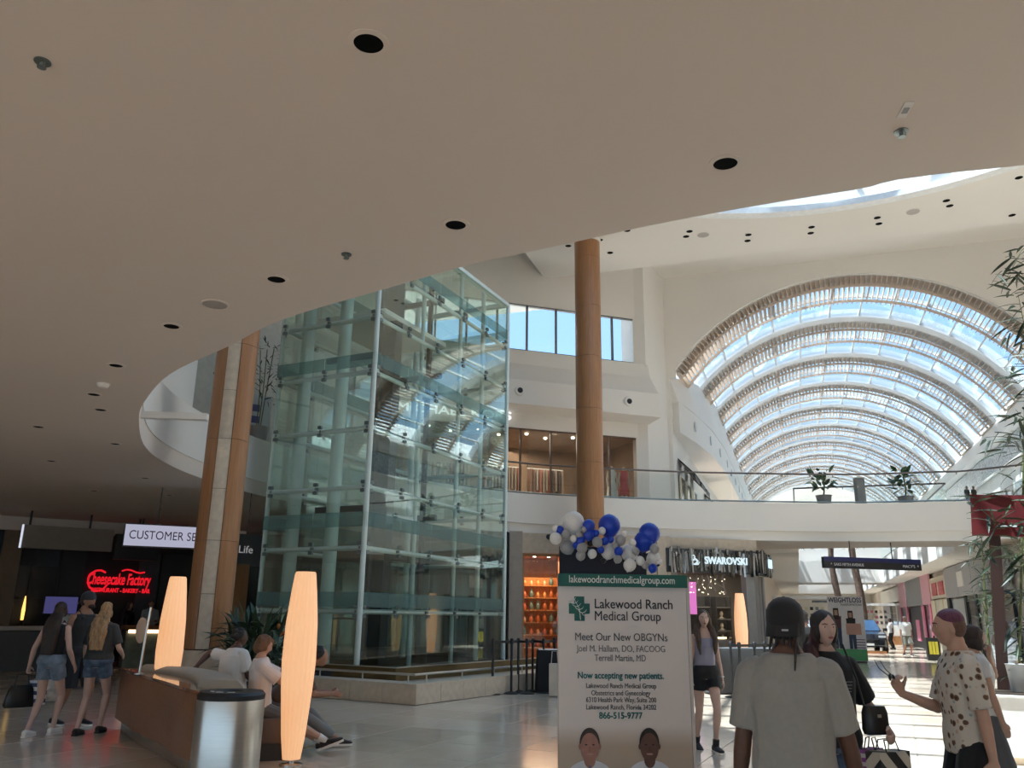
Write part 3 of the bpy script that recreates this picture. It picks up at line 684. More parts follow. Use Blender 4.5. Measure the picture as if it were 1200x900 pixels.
# --- jewellery shop with the crystal sign band
a, d, n, rz = shop_room('wall_jewellery_shop', gB, gC, 5, 3.3, mat('greige_wall', (.30, .27, .25), .6), (-.09, .99))
LJ = (gC-gB).length
sgn = thing('crystal_sign_band', 'shop sign band of grey mirrored crystal shards with white lit lettering', 'shop sign', (gB.x, gB.y, 0), rz)
MB().box((LJ/2, -.1, 3.42), (LJ+.2, .18, .78)).build('sign_back', DGREY, sgn)
random.seed(5); SH = [mat('shard_%d' % i, (v, v, v*.98), .18, .85) for i, v in enumerate((.08, .2, .35, .55))]
shm = [MB().prism([(-.035, -.02), (.035, -.03), (.03, .02), (-.03, .03)], -.5, .5).mesh('shard', m) for m in SH]
for k in range(96):
    s = LJ*k/95; o = link('shard', random.choice(shm), sgn, (s-.02+random.uniform(-.02, .02), -.22-random.random()*.06, 3.42+random.uniform(-.12, .1)), (random.uniform(-.06, .06), random.uniform(-.08, .08), random.uniform(-.6, .6)), (1, 1, random.uniform(.35, .8)))
LIT = emission('white_letters', (.75, .93, 1), 2.0)
text('SWAROVSKI', .34, LIT, sgn, (LJ*.60, -.36, 3.43), width=1.62, depth=.02, bold=.001)
sw = MB(); sw.tube([(0, 0, 0), (.1, 0, .02), (.16, 0, .1), (.08, 0, .17), (0, 0, .12), (.06, 0, .24), (.02, 0, .3), (-.04, 0, .28)], [.012, .03, .03, .03, .02, .016, .014, .006], 6); sw.tube([(.02, 0, .0), (.16, 0, .0), (.24, 0, .08)], [.02, .025, .006], 6)
sw.build('swan_emblem', LIT, sgn, loc=(LJ*.235, -.36, 3.3))
MB().box((LJ/2, .02, 1.5), (LJ-.75, .015, 2.95)).build('shop_pane', CGLASS, sgn)
for s in (.1, LJ-.35): MB().box((s, 0, 1.55), (.34, .3, 3.1)).build('shop_pillar', MGREY, sgn)
# corner return of the sign along the mall
s2 = thing('crystal_side_sign', 'short side return of the crystal shard sign around the shop corner', 'shop sign', (gC.x, gC.y, 0), PI/2-.15)
MB().box((.9, -.08, 3.42), (1.8, .16, .78)).build('sign_back', DGREY, s2)
for k in range(40): link('shard', random.choice(shm), s2, (1.8*k/39, -.2-random.random()*.05, 3.42+random.uniform(-.12, .1)), (random.uniform(-.06, .06), random.uniform(-.08, .08), random.uniform(-.6, .6)), (1, 1, random.uniform(.35, .8)))
MB().box((1.0, -.32, 3.45), (.5, .05, .3)).build('lit_panel', LIT, s2)
for x in (.1, .75, 1.4): MB().box((x, .1, 1.5), (.3, .12, 3.05)).build('shop_pillar', MGREY, s2)
def PJ(s, o, z): q = a + d*s + n*o; return Vector((q.x, q.y, z))
area('jewellery_lamp', PJ(LJ/2, 2.2, 3.2), 2, 90, (1, .88, .78))
cab_i = 0
for s, o, lab in ((1.15, 3.2, 'dark wall cabinet of crystal ornaments near the pink screen'), (2.0, 3.4, 'dark wall cabinet of crystal ornaments near the tall lamp'), (.2, 3.6, 'dark wall cabinet of crystal ornaments behind the walking woman')):
    c = thing('display_cabinet', lab + ' in the jewellery shop', 'cabinet', PJ(s, o, 0), rz)
    MB().box((0, .2, 1.2), (.62, .08, 2.3)).build('cabinet_back', DARK, c)
    for k in range(4): MB().box((0, 0, .7+.42*k), (.6, .36, .025)).build('shelf', MGREY, c)
    for x in (-.3, .3): MB().box((x, 0, 1.2), (.03, .36, 2.3)).build('side', DARK, c)
    for k in range(3):
        og = MB(); og.lathe([(.08, 0), (.1, .03), (.03, .08), (.07, .16), (.05, .24), (.01, .27)], 8); tag(og.build('crystal_ornament', mat('pale_gold', (.8, .7, .55), .25, .3), loc=PJ(s, o, .715+.42*k)), 'pale crystal ornament on shelf %s of the %s' % (('one', 'two', 'three')[k], lab.split(' near ')[-1].split(' behind ')[-1].join(['cabinet by ', ''])), 'ornament', 'crystal ornaments in the cabinets')
scr = thing('pink_screen', 'glowing pink screen just inside the jewellery shop', 'screen', PJ(.55, 1.6, 1.75), rz)
MB().box((0, 0, .5), (.9, .06, 1.1)).build('screen_panel', emission('pink_glow', (1, .25, .75), 1.5), scr); MB().box((0, .04, .5), (.96, .04, 1.16)).build('screen_frame', DARK, scr); MB().box((0, .05, -.9), (.08, .06, 1.75)).build('screen_post', DARK, scr); MB().box((0, .05, -1.74), (.4, .3, .02)).build('screen_foot', DARK, scr)
ct = thing('glass_counter', 'glass-topped jewellery counter lit from within', 'counter', PJ(1.5, 1.9, 0), rz)
MB().box((0, 0, .42), (1.4, .5, .84)).build('counter_body', MGREY, ct); MB().box((0, 0, .98), (1.4, .5, .24)).build('glass_case', CGLASS, ct); MB().box((.1, 0, .9), (.9, .3, .05)).build('jewellery_tray', WARM, ct)
br = thing('crystal_branch', 'hanging sparkly crystal branch decoration behind the jewellery shop glass', 'decoration', PJ(1.2, .5, 2.45), rz)
random.seed(9); sm = MB().ball((0, 0, 0), .010, 6, 4).mesh('crystal_bead', SPOT)
bb = MB()
for k in range(10):
    x = -.9 + .2*k; pts = [(x, 0, .55), (x+random.uniform(-.15, .15), .02, .3), (x+random.uniform(-.25, .25), 0, random.uniform(-.1, .15))]; MB().tube(pts, .006, 5).build('twig', STEEL, br)
    for q in range(4): link('crystal_bead', sm, br, (x+random.uniform(-.2, .2), random.uniform(-.05, .05), random.uniform(-.1, .5)))


# --- mall side walls at ground level and shop fronts on the right
XL_, XR_ = -1.25, 6.8
lw_ = MB(); wallseg(lw_, (XL_-.3, 31.2), (XL_-.3, 96), 0, 4.1)
struct(lw_.build('wall_shops_left', mat('cream_wall', (.62, .52, .40), .6, var=.1, scale=1.5)))
rw_ = MB(); wallseg(rw_, (XR_+.4, 27), (XR_+.4, 96), 0, 4.1)
struct(rw_.build('wall_shops_right', mat('pale_wall', (.66, .60, .53), .6, var=.05)))
PINK = mat('pink_panel', (.75, .22, .35), .45); PINK2 = mat('pale_pink_panel', (.75, .38, .45), .45); CREAM = mat('cream_panel', (.72, .66, .52), .55); GREYM = mat('grey_mesh_panel', (.38, .37, .38), .5, var=.2, scale=30)
def front(name, label, y0, y1, h, parts, rec=.05):
    t = thing(name, label, 'shop front', (XR_+.2, y0, 0), PI/2)   # local x runs down the mall, local y towards +X wall... -y faces the mall after the turn
    for nm, x0, x1, z0, z1, off, m in parts:
        MB().box(((x0+x1)/2*(y1-y0), off, (z0+z1)/2*h), ((x1-x0)*(y1-y0), .08, (z1-z0)*h)).build(nm, m, t)
    return t
def ry(px, py): return at_X(px, py, XR_).y
yA, yB, yC, yD, yE = ry(1142, 700), ry(1108, 700), ry(1090, 700), ry(1053, 700), ry(1044, 700)
DKG = mat('dark_glass_window', (.03, .035, .04), .12)
front('grey_shop_front', 'grey panelled shop front with dark window frames on the right of the mall', yA-6, yB, 4.0, [('sign_panel', 0, .24, .66, 1, .12, GREYM), ('sign_panel', .245, .49, .66, 1, .12, GREYM), ('sign_panel', .495, .74, .66, 1, .12, GREYM), ('sign_panel', .745, 1, .66, 1, .12, GREYM), ('emblem_plate', .62, .72, .76, .92, .17, WHITE), ('window_pane', .02, .2, .02, .64, .05, DKG), ('window_post', .2, .23, 0, .66, .1, BLACK), ('window_pane', .24, .42, .02, .64, .05, mat('pale_display', (.4, .42, .42), .3)), ('door_frame', .46, .49, 0, .66, .12, BLACK), ('door_leaf', .5, .62, 0, .62, .06, DKG), ('door_frame', .63, .66, 0, .66, .12, BLACK), ('window_pane', .68, .92, .02, .64, .05, mat('pale_display', (.4, .42, .42), .3)), ('window_post', .95, 1, 0, .66, .12, BLACK)])
front('cream_shop_front', 'cream draped shop front with red picture panels above', yB, yC, 3.75, [('upper_panel', 0, 1, .72, 1, .10, CREAM), ('red_picture', .1, .4, .76, .93, .15, mat('red_print', (.6, .12, .14), .5, var=.3, scale=8)), ('red_picture', .55, .85, .76, .93, .15, mat('red_print', (.6, .12, .14), .5)), ('drape', 0, .24, 0, .7, .10, CREAM), ('drape', .26, .49, 0, .7, .14, mat('cream_drape', (.78, .70, .52), .6)), ('drape', .51, .74, 0, .7, .10, CREAM), ('drape', .76, 1, 0, .7, .14, MATS['cream_drape'])])
front('pink_shop_front', 'tall pink and grey shop front with black doorway', yC, yD, 4.1, [('pink_panel', 0, .22, .6, 1, .16, PINK2), ('sign_panel', .22, .72, .6, 1, .14, MGREY), ('pink_panel', .72, 1, .6, 1, .16, PINK2), ('pink_post', 0, .05, 0, .6, .2, PINK), ('window_pane', .06, .2, .02, .58, .08, DKG), ('pink_post', .2, .25, 0, .6, .2, PINK), ('black_doorway', .26, .7, 0, .58, .06, BLACK), ('red_display', .4, .5, .1, .4, .12, PINK), ('pink_post', .7, .75, 0, .6, .2, PINK), ('window_pane', .76, .94, .02, .58, .08, MGREY), ('pink_post', .94, 1, 0, .6, .2, PINK)])
front('white_shop_front', 'pale far shop front past the pink one', yD, yD+14, 3.9, [('sign_panel', 0, 1, .75, 1, .12, WHITE), ('window_pane', .05, .45, .02, .72, .06, DKG), ('window_pane', .55, .95, .02, .72, .06, MGREY)])

# --- hanging direction sign
ds = at(964, 655, 27.5); de = at(1077, 655, 28.4)
SW_ = (de-ds).length
dsg = thing('direction_sign', 'long dark hanging direction sign with white lettering under the bridge', 'sign', ((ds+de)/2).to_tuple(), math.atan2(de.y-ds.y, de.x-ds.x))
zc_ = 0
MB().box((0, 0, -.16), (SW_, .14, .36)).build('sign_board', BLACK, dsg); MB().box((0, -.073, -.045), (SW_-.01, .006, .14)).build('blue_band', mat('navy', (.012, .016, .09), .4), dsg)
LETW = emission('sign_white', (.9, .9, .9), .5)
text('^  SAKS FIFTH AVENUE', .13, LETW, dsg, (-SW_*.27, -.08, -.22), width=1.25); text("MACY'S  ^", .13, LETW, dsg, (SW_*.385, -.08, -.22), width=.62)
for x in (-.8, .8): MB().cyl((x, 0, 0), (x, 0, 4.1-(ds.z+de.z)/2), .018, n=6).build('hanger', BLACK, dsg)

# ================================================================== RESTAURANT SIDE (LEFT)
qa, qb = at(-60, 700, 25.0), at(330, 700, 30.5)
rd = (qb-qa); rd.z = 0; Lr = rd.length; rd.normalize(); rn = Vector((rd.y, -rd.x, 0)); rrz = math.atan2(rd.y, rd.x)
def R(s, o, z): return Vector((qa.x, qa.y, 0)) + rd*s + rn*o + Vector((0, 0, z))
def s_of(px): # distance along the facade of a pixel column
    r = ray(px, 700); r.z = 0; den = rn.dot(r); t = rn.dot(Vector((qa.x, qa.y, 0)))/den; return (r*t - Vector((qa.x, qa.y, 0))).dot(rd)
w = MB(); w.box(R(Lr/2, -.2, 2.1), (Lr+8, .3, 4.2), rrz); struct(w.build('wall_restaurant', mat('black_facade', (.012, .011, .012), .35)))
b = MB(); b.box(R(Lr*.3, .5, 3.75), (Lr*.75, .2, .9), rrz); 
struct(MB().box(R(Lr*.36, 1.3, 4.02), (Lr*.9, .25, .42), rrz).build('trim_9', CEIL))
struct(MB().box(R(s_of(2), .8, 2.1), (.5, .5, 4.2), rrz).build('trim_10', mat('tan_pillar', (.22, .15, .09), .6)))
rs = thing('neon_restaurant_sign', 'red neon restaurant sign in ornate lettering on the black facade', 'neon sign', R((s_of(98)+s_of(172))/2, .05, 2.2), rrz)
NEON = emission('red_neon', (1, .015, .03), 1.5)
sw_ = s_of(172)-s_of(97)
text('Cheesecake Factory', .5, NEON, rs, (0, -.1, .32), width=sw_, depth=.02, bold=.01, shear=.15); text('RESTAURANT - BAKERY - BAR', .18, NEON, rs, (.1, -.1, -.02), width=sw_*.92, depth=.02, bold=.006)
MB().tube([(-sw_/2+.34+.3*math.cos(t/10*5.0+.9), -.1, .28+.32*math.sin(t/10*5.0+.9)) for t in range(11)], .03, 6).build('swash_letter', NEON, rs)
MB().tube([(.05+.14*t, -.1, .60+.05*math.sin(t*1.2)) for t in range(6)], .025, 6).build('swash_bar', NEON, rs)
# stone clad pier panels and dark windows of the facade
for x0, x1, m, nm in ((8, 62, mat('slate_panel', (.05, .055, .065), .5, var=.2), 'facade_panel'), (66, 94, DARK, 'facade_panel'), (158, 182, MATS['slate_panel'], 'facade_panel'), (184, 226, DARK, 'facade_panel')):
    sx0, sx1 = s_of(x0), s_of(x1); struct(MB().box(R((sx0+sx1)/2, .05, 1.75), (sx1-sx0, .12, 3.3), rrz).build('trim_11' if x0 == 8 else 'trim_12' if x0 == 66 else 'trim_13' if x0 == 158 else 'trim_14', m))
wnd = struct(link('window_3', None, None, R(s_of(32), .14, 0), (0, 0, rrz)))
MB().box((0, 0, 1.9), (1.5, .03, 1.9)).build('window_pane', DKG, wnd)
for x in (-.76, -.02, .76): MB().box((x, -.03, 1.9), (.06, .05, 2.0)).build('window_bar', BLACK, wnd)
MB().box((0, -.03, 1.9), (1.5, .05, .05)).build('window_bar', BLACK, wnd)
lm = thing('slim_table_lamp', 'slim glowing yellow lamp behind the restaurant window', 'lamp', R(s_of(29), .3, 1.25), rrz); MB().lathe([(.04, 0), (.05, .3), (.015, .7)], 8).build('lamp_flame', emission('yellow_glow', (1, .6, .15), 3), lm); MB().cyl((0, 0, -1.25), (0, 0, 0), .03).build('lamp_post', DARK, lm)
# host counter
hc = thing('host_counter', 'long wooden restaurant counter with a pale lit underside', 'counter', R(s_of(110), 3.2, 0), rrz)
hl, hr = s_of(128)-s_of(110), s_of(195)-s_of(110)
MB().box(((hl+hr)/2, 0, .5), (hr-hl-.1, .6, 1.0)).build('counter_front', mat('grey_green_front', (.12, .15, .13), .5, var=.4, scale=3), hc); MB().box(((hl+hr)/2, -.02, 1.1), (hr-hl, .8, .12)).build('counter_top', WOODB, hc); MB().box(((hl+hr)/2, -.36, 1.0), (hr-hl-.2, .03, .10)).build('light_strip', WARM, hc)
h2 = thing('grey_host_desk', 'dark grey service desk behind the walking women', 'desk', R(s_of(28), 3.6, 0), rrz)
MB().box((0, 0, .5), (3.4, .7, 1.0)).build('desk_front', DGREY, h2); MB().box((0, -.02, 1.08), (3.5, .85, .1)).build('desk_top', mat('pale_top', (.4, .36, .33), .4), h2); MB().box((.9, -.2, 1.3), (.9, .05, .36), M=Matrix.Rotation(-.8, 3, 'X')).build('menu_screen', mat('pale_menu', (.7, .75, .78), .4), h2)
bs = thing('blue_screen', 'small glowing violet-blue screen on the restaurant facade', 'screen', R(s_of(72), .2, 1.7), rrz); MB().box((0, 0, 0), (.9, .05, .5)).build('screen_panel', emission('violet', (.16, .15, .45), .6), bs); MB().box((0, .03, 0), (.96, .04, .56)).build('screen_frame', BLACK, bs)
# hanging grey soffit panel and black box sign
def zpx(px, py, p): return at(px, py, fwd(p)).z
hpp = R(s_of(55), 3.4, 0); hpp.z = (zpx(55, 617, hpp)+zpx(55, 645, hpp))/2
hp = thing('hanging_soffit_board', 'grey-brown hanging soffit board above the service desk', 'soffit board', hpp, rrz)
MB().box((0, 0, 0), (s_of(103)-s_of(6), .2, .62)).build('board', mat('taupe_board', (.24, .20, .17), .6), hp); 
for x in (-1.0, .5, 1.9): MB().cyl((x, 0, .3), (x, 0, 4.2-hpp.z), .03, n=8).build('hanger', DARK, hp)
MB().box((-(s_of(103)-s_of(6))/2-.03, -.02, 0), (.04, .2, .62)).build('lit_edge', emission('edge_white', (.8, .85, 1), 1.5), hp)
bxp = R(s_of(131), 3.2, 0); bxp.z = (zpx(131, 627, bxp)+zpx(131, 656, bxp))/2
bx = thing('black_box_sign', 'black hanging box beside the grey soffit board', 'sign box', bxp, rrz); MB().box((0, 0, 0), (s_of(155)-s_of(107), .3, .72)).build('box', BLACK, bx); MB().cyl((0, 0, .3), (0, 0, 4.2-bxp.z), .03, n=8).build('hanger', DARK, bx)
# lit customer service sign
c0, c1 = at(145, 624, 18.0), at(276, 635, 18.9)
cs = thing('lit_service_sign', 'white backlit hanging sign with dark lettering beside the left column', 'sign', (c0+c1)/2, math.atan2(c1.y-c0.y, c1.x-c0.x))
CW = (c1-c0).length
MB().box((0, 0, 0), (CW, .14, .50)).build('sign_box', DARK, cs); MB().box((0, -.075, 0), (CW-.05, .01, .45)).build('lit_face', emission('lilac_white', (.78, .78, 1), .95), cs)
text('CUSTOMER SERVICE', .26, mat('ink', (.03, .02, .05), .5), cs, (-.08, -.085, 0), width=CW*.83, space=1.02)
for x in (-.5, 1.4): MB().cyl((x, 0, .24), (x, 0, ZC-(c0.z+c1.z)/2), .012, n=6).build('hanger', DARK, cs)
# dim shop behind the column
sh = thing('dim_shop_sign', 'dark shop fascia with small white lettering behind the lift', 'shop sign', at(296, 645, 24.5), rrz)
MB().box((.6, 0, 0), (3.2, .1, .9)).build('fascia', mat('grey_violet', (.10, .10, .12), .5), sh); text('Life', .30, LETW, sh, (-.22, -.07, 0)); MB().box((.6, .1, -1.6), (3.2, .06, 2.4)).build('dark_window', DKG, sh); MB().box((-.3, .0, -1.6), (.5, .1, 2.4)).build('wood_jamb', WOODC, sh)

# ================================================================== UPPER SHOPS
uA, uB = on(0), on(LAB-1.4); 
def U(s, o, z): return on(s, o, z)
ur = MB(); wallbox(ur, 0, LAB, ZF, 8.3, -4.1, -4.0); wallbox(ur, 0, LAB, 8.25, 8.35, -4.1, -.3); wallbox(ur, -.1, 0, ZF, 8.3, -4.1, -.3); wallbox(ur, LAB-.1, LAB, ZF, 8.3, -4.1, -.3)
struct(ur.build('wall_upper_shop', mat('brown_shop_wall', (.25, .16, .10), .6, var=.25, scale=1.2)))
us = thing('upper_shop_front', 'tall glass shop front with dark frames on the upper balcony', 'shop front', on(0, -.1, ZF), RAB)
UL = LAB-.3
UG = glass('shop_glass', (.92, .94, .93), 1.0, f0=.04)
k = 8; pw2 = UL/k
pn = MB().box((0, 0, 1.35), (pw2-.06, .015, 2.66)).mesh('shop_pane', UG); ps = MB().box((0, 0, 1.35), (.06, .08, 2.7)).mesh('shop_mullion', mat('brown_frame', (.12, .07, .05), .4))
for i in range(k): link('shop_pane', pn, us, ((i+.5)*pw2, 0, 0)); 
for i in range(k+1): link('shop_mullion', ps, us, (i*pw2, 0, 0))
MB().box((UL/2, 0, 2.68), (UL, .1, .06)).build('shop_head', MATS['brown_frame'], us)
area('upper_shop_lamp', U(LAB*.6, -2, 8.1), 3, 260, (1, .85, .7))
sl = MB().cyl((0, 0, 0), (0, 0, .05), .06, n=10).mesh('spot', SPOT)
for i in range(8): tag(link('ceiling_spotlight', sl, None, U(1.5+.95*i, -1.0-.5*(i % 2), 8.19)), 'small bright upper shop ceiling spotlight, %s from the left' % ORD[i], 'spotlight', 'upper shop ceiling spots')
ws = thing('white_letter_sign', 'white lit shop name lettering on the upper wall beside the lift', 'shop sign', on(2.2, .06, 8.5), RAB)
s_l = 4.2; text('MICHAEL KORS', .42, emission('white_sign', (1, 1, 1), 2.2), ws, (0, -.05, .06), width=s_l, depth=.03)
# dress forms and a topiary tree in the window
def dress_form(s, o, col, label, long):
    t = thing('dress_form', label, 'mannequin', U(s, o, ZF+.02), RAB)
    sk = MB()
    if long: sk.lathe([(.26, .05), (.22, .5), (.17, .9), (.12, 1.1)], 16)
    else: sk.lathe([(.20, .55), (.19, .8), (.16, .95), (.12, 1.1)], 16)
    sk.lathe([(.12, 1.1), (.15, 1.25), (.16, 1.38), (.13, 1.48), (.05, 1.52)], 16); sk.build('dress', mat('dress_%s' % label[:5], col, .7), t, smooth=True)
    bd = MB(); bd.lathe([(.045, 1.5), (.04, 1.6), (.05, 1.62), (.02, 1.66)], 10)
    for x in (-.18, .18): bd.tube([(x*.85, 0, 1.43), (x*1.2, 0, 1.15), (x*1.1, -.04, .88)], [.04, .035, .03], 8)
    if not long:
        for x in (-.08, .08): bd.tube([(x, 0, .6), (x, 0, .3), (x, 0, .04)], [.06, .045, .035], 8)
    bd.build('mannequin_body', mat('mannequin_skin', (.62, .5, .42), .5), t, smooth=True); MB().cyl((0, 0, 0), (0, 0, .02), .2, n=16).build('stand', STEEL, t)
def u_s(px, o):
    r = ray(px, 560); den = nAB.dot(Vector((r.x, r.y))); t = (nAB.dot(A_)+o)/den; return (Vector((r.x, r.y))*t - A_).dot(dAB)
dress_form(u_s(717, -.8), -.8, (.62, .66, .64), 'pale long dress on a mannequin in the upper shop window', True)
dress_form(u_s(731, -.8), -.8, (.55, .05, .07), 'short red dress on a mannequin in the upper shop window', False)

tpy = thing('topiary_tree', 'tall green topiary tree in the upper shop window beside the red dress', 'tree', U(u_s(757, -1.0), -1.0, ZF+.02), RAB)
MB().lathe([(.16, 0), (.2, .3), (.16, .3), (.02, .28)], 16).build('pot', MGREY, tpy, smooth=True); MB().cyl((0, 0, .28), (0, 0, .8), .03, n=8).build('trunk', WOODC, tpy)
random.seed(31); tl = MB()
for q in range(9):
    MB().ball((random.uniform(-.12, .12), random.uniform(-.12, .12), .75+.16*q), .27-.018*q, 10, 7).build('foliage_tuft', mat('topiary_green', (.03, .07, .025), .8, var=.4, scale=14, bump=.8, bscale=40), tpy, smooth=True)
GC = [mat('garment_%d' % i, c, .8) for i, c in enumerate([(.30, .16, .10), (.45, .34, .26), (.12, .08, .07), (.5, .2, .15), (.55, .48, .4)])]
for k_, s_ in enumerate((2.6, 4.6, 6.4)):
    t = thing('clothes_rack', 'rack of brown and cream clothes in the upper shop, %s from the lift' % ORD[k_], 'clothes rack', U(s_, -1.9, ZF+.02), RAB)
    for x in (-.75, .75): MB().cyl((x, 0, 0), (x, 0, 1.55), .015, n=6).build('rack_post', STEEL, t); MB().box((x, 0, .01), (.05, .5, .02)).build('rack_foot', STEEL, t)
    MB().cyl((-.75, 0, 1.55), (.75, 0, 1.55), .015, n=6).build('rack_rail', STEEL, t)
    for q in range(11): MB().prism([(-.04, -.22), (.04, -.2), (.03, .22), (-.03, .2)], .5+.1*(q % 3), 1.5).xf(Matrix.Translation((-.65+.13*q, 0, 0))).build('garment', random.choice(GC), t)
# ================================================================== LOUNGE SEATING, LAMPS, BIN
UPH = mat('taupe_upholstery', (.36, .32, .26), .7, var=.05, bump=.1, bscale=200); LEATH = mat('brown_leather', (.10, .065, .05), .45, var=.1, bump=.1, bscale=120)
S0 = Vector((-5.75, 7.6)); es = Vector((-1.9, 2.4)).normalized(); ns = Vector((es.y, -es.x))
bench = thing('lounge_bench', 'curved lounge bench with dark wood back panel and taupe seat', 'bench', (S0.x, S0.y, 0))
def bl_(p): return (p[0]-S0.x, p[1]-S0.y)
outer = smoothpts([(-5.62, 7.2), (-5.98, 7.42), (-6.72, 8.0), (-7.72, 8.72), (-8.86, 9.62)], 5)
spine = smoothpts([S0 + es*t + ns*o for t, o in ((.15, .03), (.8, 0), (1.4, -.08), (2.0, -.25), (2.6, -.5), (3.0, -.75))], 3)
inner = [p - ns*.16 for p in spine]
wall_ = [bl_(p) for p in outer]; line = [bl_(p) for p in spine]
MB().strip(wall_, [(0, .16), (-.05, .16), (-.05, .77), (0, .77)]).build('wood_back_panel', WOODB, bench, smooth=True)
MB().strip(wall_, [(-.09, 0), (-.12, 0), (-.12, .16), (-.09, .16)]).build('toe_kick', STEEL, bench, smooth=True)
MB().prism([bl_(p) for p in outer] + [bl_(p) for p in reversed(inner)], .76, .80).build('wood_ledge', wood('ledge_wood', (.24, .10, .045), (.34, .15, .07), .12, 'X', .6), bench)
MB().strip(line, [(.20, .3), (.22, .84), (.14, .88), (-.18, .86), (-.24, .80), (-.36, .40), (-.36, .3)]).build('seat_back', UPH, bench, smooth=True, bevel=.03, seg=2)
MB().strip([bl_(p + es*.28) for p in spine[:-3]], [(-.34, .2), (-.34, .42), (-.92, .44), (-.96, .40), (-.94, .16)]).build('seat_cushion', LEATH, bench, smooth=True, bevel=.02, seg=2)
MB().strip([bl_(p + es*.34) for p in spine[:-3]], [(-.1, 0), (-.1, .2), (-.74, .2), (-.74, 0)]).build('bench_base', DARK, bench)
SHADE = emission('lamp_paper', (1, .56, .27), 2.1)
def shade_mat():
    m = bpy.data.materials.new('pleated_lamp_shade'); m.use_nodes = True; nt = m.node_tree; N, L = nt.nodes, nt.links; N.clear()
    o = N.new('ShaderNodeOutputMaterial'); e = N.new('ShaderNodeEmission'); g = N.new('ShaderNodeTexCoord'); sp = N.new('ShaderNodeSeparateXYZ'); L.new(g.outputs['Object'], sp.inputs[0])
    w = N.new('ShaderNodeTexNoise'); w.inputs['Scale'].default_value = 2.5; L.new(g.outputs['Object'], w.inputs[0])
    r = N.new('ShaderNodeValToRGB'); r.color_ramp.elements[0].color = (1, .44, .17, 1); r.color_ramp.elements[1].color = (1, .55, .26, 1); L.new(w.outputs[0], r.inputs[0]); L.new(r.outputs[0], e.inputs[0]); e.inputs[1].default_value = 1.25
    d = N.new('ShaderNodeBsdfDiffuse'); d.inputs[0].default_value = (.8, .6, .45, 1); a = N.new('ShaderNodeAddShader'); L.new(e.outputs[0], a.inputs[0]); L.new(d.outputs[0], a.inputs[1]); L.new(a.outputs[0], o.inputs[0]); return m
SHM = shade_mat()
def floor_lamp(p, label, h=2.0, s=1.0, cut=0):
    t = thing('floor_lamp', label, 'floor lamp', p)
    n = 40; vs = []; prof = [(.085, .06), (.115, .30), (.150, .75), (.165, 1.05), (.155, 1.45), (.125, 1.8), (.105, 1.98), (.095, 2.0)]
    if cut: prof = [(.154, 0.02), (.165, .25), (.155, .65), (.125, 1.0), (.105, 1.18), (.095, 1.2)]
    mb = MB()
    for r, z in prof:
        for i in range(n): rr = r*s*(1 + (.025 if i % 2 else -.01)); vs.append((rr*math.cos(2*PI*i/n), rr*math.sin(2*PI*i/n), z*h/2))
    mb.add(vs, [(j*n+i, j*n+(i+1) % n, (j+1)*n+(i+1) % n, (j+1)*n+i) for j in range(len(prof)-1) for i in range(n)] + [tuple(range(n))[::-1], tuple(range((len(prof)-1)*n, len(prof)*n))])
    mb.build('lamp_shade', SHM, t); MB().lathe([(.11*s, 0), (.11*s, .015), (.03, .02), (.03, .06)], 20).build('lamp_foot', STEEL, t)
    return t
floor_lamp((-5.22, 8.27, 0), 'tall glowing pleated paper lamp standing in front of the lounge bench', s=1.08)
l1 = at(196, 785, 11.3); floor_lamp((l1.x, l1.y, .80), 'glowing paper lamp on the wood ledge of the lounge bench', 2.0, 1.0, 1)
l3 = at(870, 760, 25.6); floor_lamp((l3.x, l3.y, 0), 'distant glowing paper lamp in front of the jewellery shop', 2.3, 1.15)
bp_ = at(261, 812, 7.15)
bin_ = thing('litter_bin', 'round brushed steel litter bin with black lid by the bench', 'bin', (bp_.x, bp_.y+.12, 0))
MB().lathe([(.265, 0), (.27, .02), (.27, .86), (.262, .88)], 48).build('bin_body', STEEL, bin_, smooth=True)
lid = MB().lathe([(.268, .865), (.272, .90), (.25, .925), (.10, .925), (.09, .915), (0.01, .915)], 48).build('bin_lid', BLACK, bin_, smooth=True)
for a_ in (-.6, 0, .6): MB().box((.16*math.sin(a_), -.16*math.cos(a_), .927), (.06, .018, .004), a_).build('lid_mark', mat('white_print', (.8, .8, .8), .5), bin_)
ps_ = at_z(163, 790, .80)
pst = thing('directory_post', 'slim leaning steel post with a small oval notice at the end of the bench', 'notice post', (ps_.x, ps_.y, .80))
MB().tube([(0, 0, 0), (.02, 0, .4), (.05, 0, .80)], .014, 8).build('post', STEEL, pst, smooth=True); MB().ball((-.05, 0, .52), (.09, .02, .16), 16, 8).build('notice', mat('peach_notice', (.55, .38, .28), .5), pst, smooth=True); MB().lathe([(.06, 0), (.06, .01), (.02, .02)], 16).build('foot', STEEL, pst)

